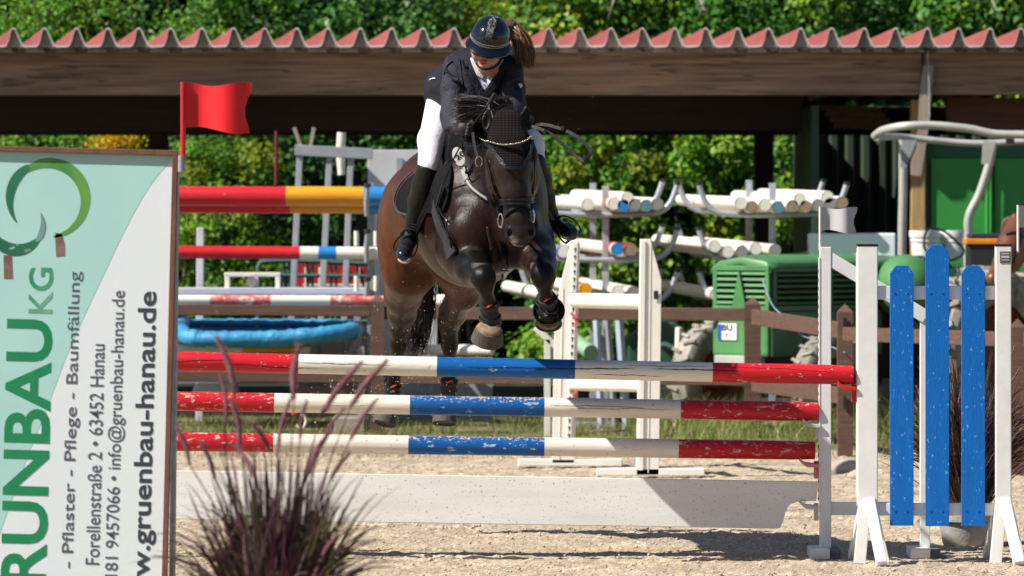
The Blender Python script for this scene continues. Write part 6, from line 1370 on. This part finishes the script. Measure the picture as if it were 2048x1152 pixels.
m = MB(); m.ribbon(curve_pts([W(947, 108, 28.83), W(950, 122, 28.80), W(957, 133, 28.785), W(968, 139, 28.775), W(980, 138, 28.78)], 16), (-.1, -1, 0), .009, .004); m.build('chin_strap', LEATH, hs, smooth=True)
# pony tail
PT = ((.022, .010, .005), (.28, .12, .05))
n = 1700; ts = RNG.random(n); root = np.array([list(W(1016, 52, 28.98))] * n) + RNG.normal(size=(n, 3)) * .014
e = np.array([list(W(1034 + 28 * t_, 118 + 12 * t_ + random.gauss(0, 3), 28.96)) for t_ in ts]) + RNG.normal(size=(n, 3)) * [.012, .025, .012]
bend = np.stack([.004 + .028 * ts + .018 * RNG.random(n), RNG.normal(0, .010, n), .012 + .022 * RNG.random(n)], 1)
u = RNG.random((n, 1)); c = np.array(PT[0]) * (1 - u) + np.array(PT[1]) * u
RH = attr_mat('brown_hair', rough=.38, spec=.5, bump=0)
o = blades('hair', root, e, bend, RNG.uniform(.002, .0045, n), c, RH, rider, seg=9, kind='stuff')
sdf_mesh('hair_knot', chain([(1010, 55, 28.95, .028), (1022, 50, 28.97, .024), (1032, 70, 28.97, .026), (1040, 100, 28.97, .020)], .02), .006, pm('hair_core', (.06, .028, .014), (.12, .055, .025), scale=30, stretch=(6, 6, 1), rough=.5, bump=1), rider)
# riding whip held in the hand
wh = thing('riding_whip', 'thin black riding whip with flat leather tip held by the rider', 'whip', W(985, 200, 28.6))
m = MB(); m.tube([W(975, 212, 28.52), W(990, 187, 28.50)], .010, 10); m.build('grip', LEATG, wh, smooth=True)
m = MB(); m.tube([W(975, 212, 28.52), W(943, 254, 28.56), W(910, 312, 28.66), W(886, 368, 28.76)], [.006, .005, .004, .0035], 8); m.build('shaft', LEATH, wh, smooth=True)
m = MB(); m.bar(W(884, 372, 28.76), W(872, 415, 28.80), .036, .010, up=(0, 1, 0)); m.build('flap', LEATG, wh, bevel=.004)

# ---------------- second horse at the right edge ----------------
h2 = thing('horse', 'brown horse with bridle standing mostly outside the right edge', 'horse', (W(2090, 0, 42).x, 42, 0))
q2 = chain([(2040, 462, 41.9, .115), (2022, 490, 41.6, .10), (2004, 525, 41.4, .062), (1988, 556, 41.25, .055)], .04) + chain([(2036, 500, 41.75, .09), (2020, 530, 41.55, .07)], .05)
q2 += [cap(W(2052, 462, 41.9), W(2150, 560, 42.5), .14, .27, .08, .7, (.5, -.86, 0)), cap(W(2160, 570, 42.6), W(2400, 570, 43.6), .34, .36, .1), ell(W(2430, 550, 43.8), (.32, .36, .34), .1)]
for x, D in ((2160, 42.5), (2175, 42.9), (2420, 43.6), (2440, 44.0)): p = W(x, 620, D); q2 += [cap(p, (p.x, p.y, .55), .13, .06, .05), cap((p.x, p.y, .55), (p.x, p.y, .12), .055, .045, .03), cap((p.x - .02, p.y - .02, .1), (p.x - .03, p.y - .03, .04), .055, .06, .02)]
q2 += [cap(W(2032, 452, 41.85), W(2026, 426, 41.84), .03, .01, .02), cap(W(2050, 448, 41.95), W(2048, 424, 41.95), .03, .01, .02), E(1986, 558, 41.22, (.05, .05, .05), .03)]
ho2, V2, Q2_ = sdf_mesh('body', q2, .015, pm('brown_coat', (.15, .05, .025), (.09, .03, .015), rough=.4, scale=4), h2)
H2B = bvh_of((V2, Q2_))
strap('noseband', H2B, [(1999, 520), (2012, 532), (2024, 540)], .022, LEATH, h2, .006, 12); strap('cheek_strap', H2B, [(2040, 455), (2036, 500), (2020, 535)], .018, LEATH, h2, .006, 16); strap('browband', H2B, [(2012, 470), (2030, 466), (2048, 474)], .018, LEATH, h2, .006, 12)
m = MB(); m.sphere(W(2016, 492, 41.50), .018); m.build('eye', EYE, h2, smooth='all')
# ---------------- advertising banner (near, upright) ----------------
DBn = 24.0; sB = DBn / F
bn = thing('advertising_banner', 'big landscaper banner in a brown wooden frame standing on end at the left', 'banner', (W(170, 0, DBn).x, DBn, 0))
th_ = R(1.45); ux = Vector((math.cos(th_), 0, -math.sin(th_))); uz = Vector((math.sin(th_), 0, math.cos(th_)))      # board axes, leaning a little clockwise
O = W(356, 301, DBn)              # top right corner of the frame
def BP(px, py, d=0):              # pixel in the board's plane -> point on board (pixels measured in the photo)
    return W(px, py, DBn) + Vector((0, d, 0))
# board extents in board units (metres) from O: left = -a*ux, down = -b*uz
Wd = 1.02; Hd = 1.93
def Bm(a, b, d=0): return O - ux * a - uz * b + Vector((0, d, 0))
def to_board(px, py): v = W(px, py, DBn) - O; return -v.dot(ux), -v.dot(uz)
def quadbox(m, a0, a1, b0, b1, d0, d1):
    vs = [Bm(a, b, d) for d in (d0, d1) for a, b in ((a0, b0), (a1, b0), (a1, b1), (a0, b1))]; m.add(vs, [(0, 1, 2, 3), (7, 6, 5, 4), (0, 4, 5, 1), (1, 5, 6, 2), (2, 6, 7, 3), (3, 7, 4, 0)])
FRW = pm('banner_frame_wood', (.20, .085, .055), (.13, .055, .035), scale=6, stretch=(3, 3, .8), rough=.8, bump=.5)
m = MB(); quadbox(m, -.0, Wd, 0, .022, -.02, .03); m.build('frame_rail', FRW, bn, bevel=.002); m = MB(); quadbox(m, 0, Wd, Hd - .022, Hd, -.02, .03); m.build('frame_rail', FRW, bn, bevel=.002)
m = MB(); quadbox(m, 0, .022, .022, Hd - .022, -.02, .03); m.build('frame_rail', FRW, bn, bevel=.002); m = MB(); quadbox(m, Wd - .022, Wd, .022, Hd - .022, -.02, .03); m.build('frame_rail', FRW, bn, bevel=.002)
BW = pm('banner_white', (.77, .82, .85), (.73, .79, .82), scale=2, rough=.5, bump=.03, bscale=5, dist=.01, spots=(.4, .45, .5), sscale=30, samt=.74); BTL = pm('banner_teal', (.42, .69, .65), (.38, .65, .61), scale=2, rough=.5, bump=.03, bscale=5, dist=.01, spots=(.5, .7, .68), sscale=12, samt=.70)
m = MB(); quadbox(m, .0225, Wd - .0225, .0225, Hd - .0225, 0, .012); sheet = m.build('banner_sheet', BW, bn)
# teal field with curved edge
arc = [(350, 312), (300, 372), (250, 460), (205, 555), (165, 640), (130, 720), (92, 822), (60, 900), (20, 1010), (-30, 1150)]
P_ = curve_pts([(x, y, 0) for x, y in arc], 40); poly = [to_board(p.x, p.y) for p in P_]; poly = [(min(max(a, .024), Wd - .024), min(max(b, .024), Hd - .024)) for a, b in poly]
m = MB(); left = Wd - .024; vs = [Bm(a, b, -.0007) for a, b in poly] + [Bm(left, b, -.0007) for a, b in poly]; n = len(poly); m.add(vs, [(i, i + 1, n + i + 1, n + i) for i in range(n - 1)]); o = m.build('teal_field', BTL, bn, fixn=False)
for p in o.data.polygons: pass
o.data.flip_normals() if o.data.polygons[0].normal.y > 0 else None
def tpoly(name, pts, mat, d):
    m = MB(); vs = [Bm(*to_board(x, y), d) for x, y in pts]; m.add(vs, [tuple(range(len(vs)))]); o = m.build(name, mat, bn, fixn=False); s_ = o.modifiers.new('t', 'SOLIDIFY'); s_.thickness = .0005; s_.offset = 0; return o
def swirl(cx, cy, r, a0, a1, w0, w1, mat, d, name='logo_swirl'):
    m = MB(); n = 40; vs = []
    for i in range(n):
        u = i / (n - 1); a = R(a0 + (a1 - a0) * u); w_ = (w0 + (w1 - w0) * u) * math.sin(math.pi * (u * .92 + .05)) ** .6
        for k in (-.5, .5): rr = r + w_ * k; vs.append(Bm(*to_board(cx + rr * math.cos(a), cy - rr * math.sin(a) * 1.0), d))
    m.add(vs, [(2 * i, 2 * i + 2, 2 * i + 3, 2 * i + 1) for i in range(n - 1)]); o = m.build(name, mat, bn, fixn=False); s_ = o.modifiers.new('t', 'SOLIDIFY'); s_.thickness = .0005; s_.offset = 0
LG = pm('logo_green', (.05, .22, .06), (.16, .38, .06), scale=3, rough=.5, bump=0); LD = pm('logo_dark_green', (.015, .13, .07), (.02, .2, .1), scale=3, rough=.5, spots=(.5, .62, .58), sscale=9, samt=.62, bump=0)
swirl(97, 400, 74, -82, 135, 14, 30, LG, -.0014); swirl(97, 400, 78, 120, 215, 26, 8, LD, -.0022)
swirl(34, 448, 52, 200, 330, 28, 22, LD, -.0014); swirl(34, 448, 52, 318, 385, 16, 6, pm('logo_grey_green', (.2, .34, .32), rough=.5), -.0022)
LB = pm('logo_brown', (.13, .05, .04), (.3, .22, .2), scale=6, rough=.5, bump=0)
tpoly('logo_block', [(110, 465), (124, 468), (130, 490), (130, 512), (112, 514)], LB, -.0014); tpoly('logo_block', [(7, 510), (24, 512), (26, 558), (8, 558)], LB, -.0014)
# lettering reads from bottom to top
Rt = Matrix((uz, -ux, Vector((0, -1, 0)))).transposed()      # reading direction = board up, letter up = board left
def btext(s, x_base, x_top, y_start, y_end, mat, off=0., d=-.0016):
    # photo pixels: baseline at x_base, letter tops at x_top, first letter begins at y_start (lower) and ends y_end (upper)
    a0, b0 = to_board(x_base, (y_start + y_end) / 2); h_ = (x_base - x_top) * sB; b1 = (y_start - 301) * sB; b2 = (y_end - 301) * sB
    # local coords: x along reading (up), y toward left; origin at O
    box = (-b1, a0, -b2, a0 + h_)
    ob = text_mesh('lettering', s, mat, box, bn, off=off, rot=Rt, origin=tuple(O + Vector((0, d, 0))), res=4)
    if x_base - x_top > 40:           # big letters: each an object of its own
        bm = bmesh.new(); bm.from_mesh(ob.data); bm.faces.ensure_lookup_table(); seen = set(); isl = []
        for f in bm.faces:
            if f.index in seen: continue
            st_ = [f]; g = []; seen.add(f.index)
            while st_:
                x = st_.pop(); g.append(x.index)
                for e in x.edges:
                    for y in e.link_faces:
                        if y.index not in seen: seen.add(y.index); st_.append(y)
            isl.append(g)
        V_ = [v.co.copy() for v in bm.verts]; F_ = [[v.index for v in f.verts] for f in bm.faces]; bm.free(); base = ob.location.copy(); me0 = ob.data; bpy.data.objects.remove(ob)
        for g in isl:
            idx = sorted({v for f in g for v in F_[f]}); mp = {v: i for i, v in enumerate(idx)}; me = bpy.data.meshes.new('letter'); me.from_pydata([V_[v] for v in idx], [], [[mp[v] for v in F_[f]] for f in g]); me.materials.append(mat)
            lo_ = bpy.data.objects.new('letter', me); C.objects.link(lo_); lo_.location = base; lo_.parent = bn
        return None
    return ob
TG_ = pm('letter_green', (.008, .21, .085), (.012, .26, .1), scale=3, rough=.45, bump=0); TG2 = pm('letter_green_pale', (.02, .26, .12), (.2, .42, .3), scale=5, rough=.45, bump=0); TB = pm('letter_dark', (.045, .055, .075), rough=.5, bump=0); TBl = pm('letter_grey', (.10, .12, .15), rough=.5, bump=0)
btext('GRUNBAU', 98, 5, 1276, 646, TG_, .022)
for b_ in (1060, 1030): 
    a0, bb = to_board(-8, b_ - 8); q = Bm(a0, bb, -.0014); m = MB(); m.lathe([(.001, .001), (.012, .001), (.012, -.001)], q, (0, -1, 0), 16); m.build('lettering', TG_, bn)
btext('KG', 106, 57, 634, 542, TG2, .012)
btext('Garten - Pflaster - Pflege - Baumfällung', 158, 128, 1290, 548, TBl, .004)
btext('Forellenstraße 2 • 63452 Hanau', 204, 176, 1133, 692, TBl, .004)
btext('Tel. 06181 9457066 • info@gruenbau-hanau.de', 249, 214, 1262, 584, TBl, .004)
btext('www.gruenbau-hanau.de', 316, 268, 1250, 584, TB, .018)
for a in (.12, .9): m = MB(); p = Bm(a, Hd - .1, .035); m.box((p.x, p.y + .03, (p.z + .1) / 2), (.05, .05, p.z + .1)); m.build('leg', FRW, bn)
m = MB(); q = W(367, 326, DBn + .06); q.x = W(360, 0, DBn + .06).x
flag(366, 166, 322, 130, 92, DBn + .15, pm('red_flag_plastic', (.75, .012, .018), (.68, .01, .015), rough=.45, bump=.05, spots=(.7, .55, .45), sscale=3, samt=.84), pm('red_staff', (.55, .015, .02), rough=.4), 'large red flag on a thin red staff above the banner')
m = MB(); z = W(0, 320, DBn + .15).z; x_ = W(366, 0, DBn + .15).x - .008
m.tube([(x_, DBn + .15, z + .02), (x_, DBn + .15, z - .05)], .017, 12); m.tube([(x_ - .02, DBn + .15, z - .05), (x_ - .04, DBn + .15, 0)], .014, 10); o = m.build('flag_post', GALV, smooth=True); tag(o, 'thin metal post holding the red flag behind the banner', 'post')

# ---------------- purple fountain grass ----------------
PUR = attr_mat('purple_grass', rough=.6, spec=.3, transl=.15, bump=0)
def fountain(label, cx, D, zbase, n, hr, spread, spikes, stems, cols, wd, dsp=.16):
    c = W(cx, 0, D).x; t = thing('fountain_grass', label, 'ornamental grass', (c, D, zbase))
    th = RNG.uniform(0, 2 * math.pi, n); k = RNG.random(n) ** .8; b = np.stack([c + np.cos(th) * .10 * RNG.random(n), D + np.sin(th) * .10 * RNG.random(n), np.full(n, zbase)], 1)
    h = RNG.uniform(*hr, n); sp = spread * k; tip = b + np.stack([np.cos(th) * sp, np.sin(th) * sp * .7, h * (1 - .45 * k ** 2)], 1); tip = tip + RNG.normal(size=(n, 3)) * [.06, .05, .05]; bend = np.stack([-np.cos(th) * sp * .10, 0 * th, h * .22 * k], 1) + RNG.normal(size=(n, 3)) * .02
    cl = np.array(cols)[RNG.integers(0, len(cols), n)] * RNG.uniform(.6, 1.3, (n, 1)); blades('blades', b, tip, bend, RNG.uniform(.6, 1.2, n) * wd, cl, PUR, t, seg=7)
    for (x0, y0, x1, y1, r) in spikes:     # spike from bottom to tip, in the photo
        dd = D + random.uniform(-dsp, dsp); a = W(x0, y0, dd); e_ = W(x1, y1, dd + random.uniform(-.05, .05)); mid = a.lerp(e_, .5) + Vector((-(e_.z - a.z) * .06 * (1 if x1 > x0 else -1), 0, 0))
        P = curve_pts([a, mid, e_], 14); m = MB(); m.tube(P, [r * (.35 + math.sin(math.pi * (i / 13 * .9 + .08)) * .75) * .85 for i in range(14)], 8); o = m.build('flower_spike', SPK, t, smooth='all')
        N = 130; u = RNG.random(N); pp = np.array([list(P[int(i * 13)]) for i in u]); dr = RNG.normal(size=(N, 3)); ax = np.array((e_ - a).normalized()); dr = dr - (dr @ ax)[:, None] * ax; dr /= np.linalg.norm(dr, axis=1, keepdims=True)
        blades('bristles', pp, pp + dr * r * 1.5 + ax * r * 2.2, dr * 0, np.full(N, .0011), np.array([(.30, .13, .15)]) * RNG.uniform(.5, 1.3, (N, 1)), PUR, o, seg=2)
        m = MB(); base = Vector((c + random.uniform(-.06, .06), D, zbase)); m.tube(curve_pts([base, base.lerp(a, .5) + Vector((0, 0, (a.z - base.z) * .08)), a], 10), .0022, 5); m.build('stalk', STK, t, smooth=True)
    return t
SPK = pm('spike_purple', (.16, .055, .075), (.24, .11, .11), scale=40, rough=.8, bump=1, bscale=120); STK = pm('stalk_dark', (.06, .025, .03), rough=.7)
PC = [(.065, .018, .03), (.14, .05, .065), (.035, .015, .022), (.15, .10, .11), (.08, .09, .025)]
sp1 = [(470, 790, 432, 672, .011), (588, 800, 598, 690, .011), (640, 835, 725, 722, .011), (700, 815, 775, 720, .011), (700, 880, 755, 797, .008), (610, 960, 668, 850, .010), (450, 860, 440, 745, .007), (480, 900, 462, 800, .010), (555, 905, 585, 790, .007), (380, 930, 352, 852, .008), (540, 900, 500, 842, .008), (650, 870, 690, 815, .006), (430, 960, 400, 880, .008), (600, 880, 615, 800, .006), (660, 960, 700, 905, .007), (512, 960, 470, 890, .009)]
fountain('blurred purple fountain grass in the foreground right of the banner', 548, 18.5, .30, 760, (.28, .74), .33, sp1, 0, PC, .013)
# upright green-yellow culms
t_ = [o for o in bpy.data.objects if o.name.startswith('fountain_grass') and o.parent is None][0]
for k in range(18):
    x = random.gauss(550, 60); m = MB(); D = 18.5 + random.uniform(-.1, .1); a = Vector((W(548 + (x - 548) * .6, 0, D).x, D, .3)); b = W(x, random.uniform(900, 1040), D)
    m.tube([a, a.lerp(b, .6), b], [.006, .005, .003], 6); m.build('culm', pm('culm_green', (.11, .14, .03), (.06, .08, .02), rough=.6) if k % 3 else STK, t_, smooth=True)
sp2 = [(1920, 840, 1925, 770, .008), (1985, 860, 2040, 735, .009), (1840, 880, 1838, 800, .007), (2005, 900, 2048, 830, .007), (1955, 800, 1965, 725, .006), (2010, 790, 2030, 690, .007), (1905, 760, 1900, 712, .006), (1850, 850, 1832, 770, .006)]
fountain('purple fountain grass in the concrete pot behind the blue pickets', 1935, 30.2, .17, 1500, (.45, .85), .42, sp2, 0, PC, .0075)
pt = thing('planter', 'round pale concrete planter holding purple grass behind the pickets', 'planter', (W(1932, 0, 30.2).x, 30.2, 0)); x_ = W(1932, 0, 30.2).x
CONC = pm('pale_concrete', (.40, .37, .33), (.30, .28, .25), scale=12, rough=.9, bump=.6, bscale=50)
m = MB(); m.lathe([(.115, 0), (.125, .02), (.145, .13)], (x_, 30.2, 0), (0, 0, 1), 32); m.build('bowl', CONC, pt, smooth=True)
m = MB(); m.lathe([(.146, .13), (.165, .135), (.168, .17), (.155, .175), (.13, .172), (.10, .165)], (x_, 30.2, 0), (0, 0, 1), 32); m.build('rim', CONC, pt, smooth=True)

pt = thing('planter', 'concrete planter under the foreground fountain grass below the frame', 'planter', (W(545, 0, 18.5).x, 18.5, 0)); x_ = W(545, 0, 18.5).x
m = MB(); m.lathe([(.13, 0), (.15, .03), (.18, .26)], (x_, 18.5, 0), (0, 0, 1), 28); m.build('bowl', CONC, pt, smooth=True)
m = MB(); m.lathe([(.181, .26), (.205, .265), (.205, .31), (.185, .315), (.16, .30), (.05, .29)], (x_, 18.5, 0), (0, 0, 1), 28); m.build('rim', CONC, pt, smooth=True)
# dark tree belt behind the photographer, mirrored in the glossy helmet and boots
nn = 5200; a = RNG.uniform(-70, 70, nn); cen = np.stack([a, -34 + RNG.normal(0, 2.0, nn), RNG.uniform(-.3, 1, nn) ** 1 * (9 + 2.5 * np.sin(a * .35) + 1.5 * np.sin(a * 1.1))], 1); cen[:, 2] = np.abs(cen[:, 2])
o = leaf_cloud('distant_trees', cen, RNG.normal(size=(nn, 3)) * .5 + [0, .8, .3], RNG.uniform(1.4, 2.8, nn), np.array([(.04, .08, .02)]) * RNG.uniform(.5, 1.4, (nn, 1)), DLEAF); tag(o, label='dark tree belt on the far side of the arena', cat='trees')
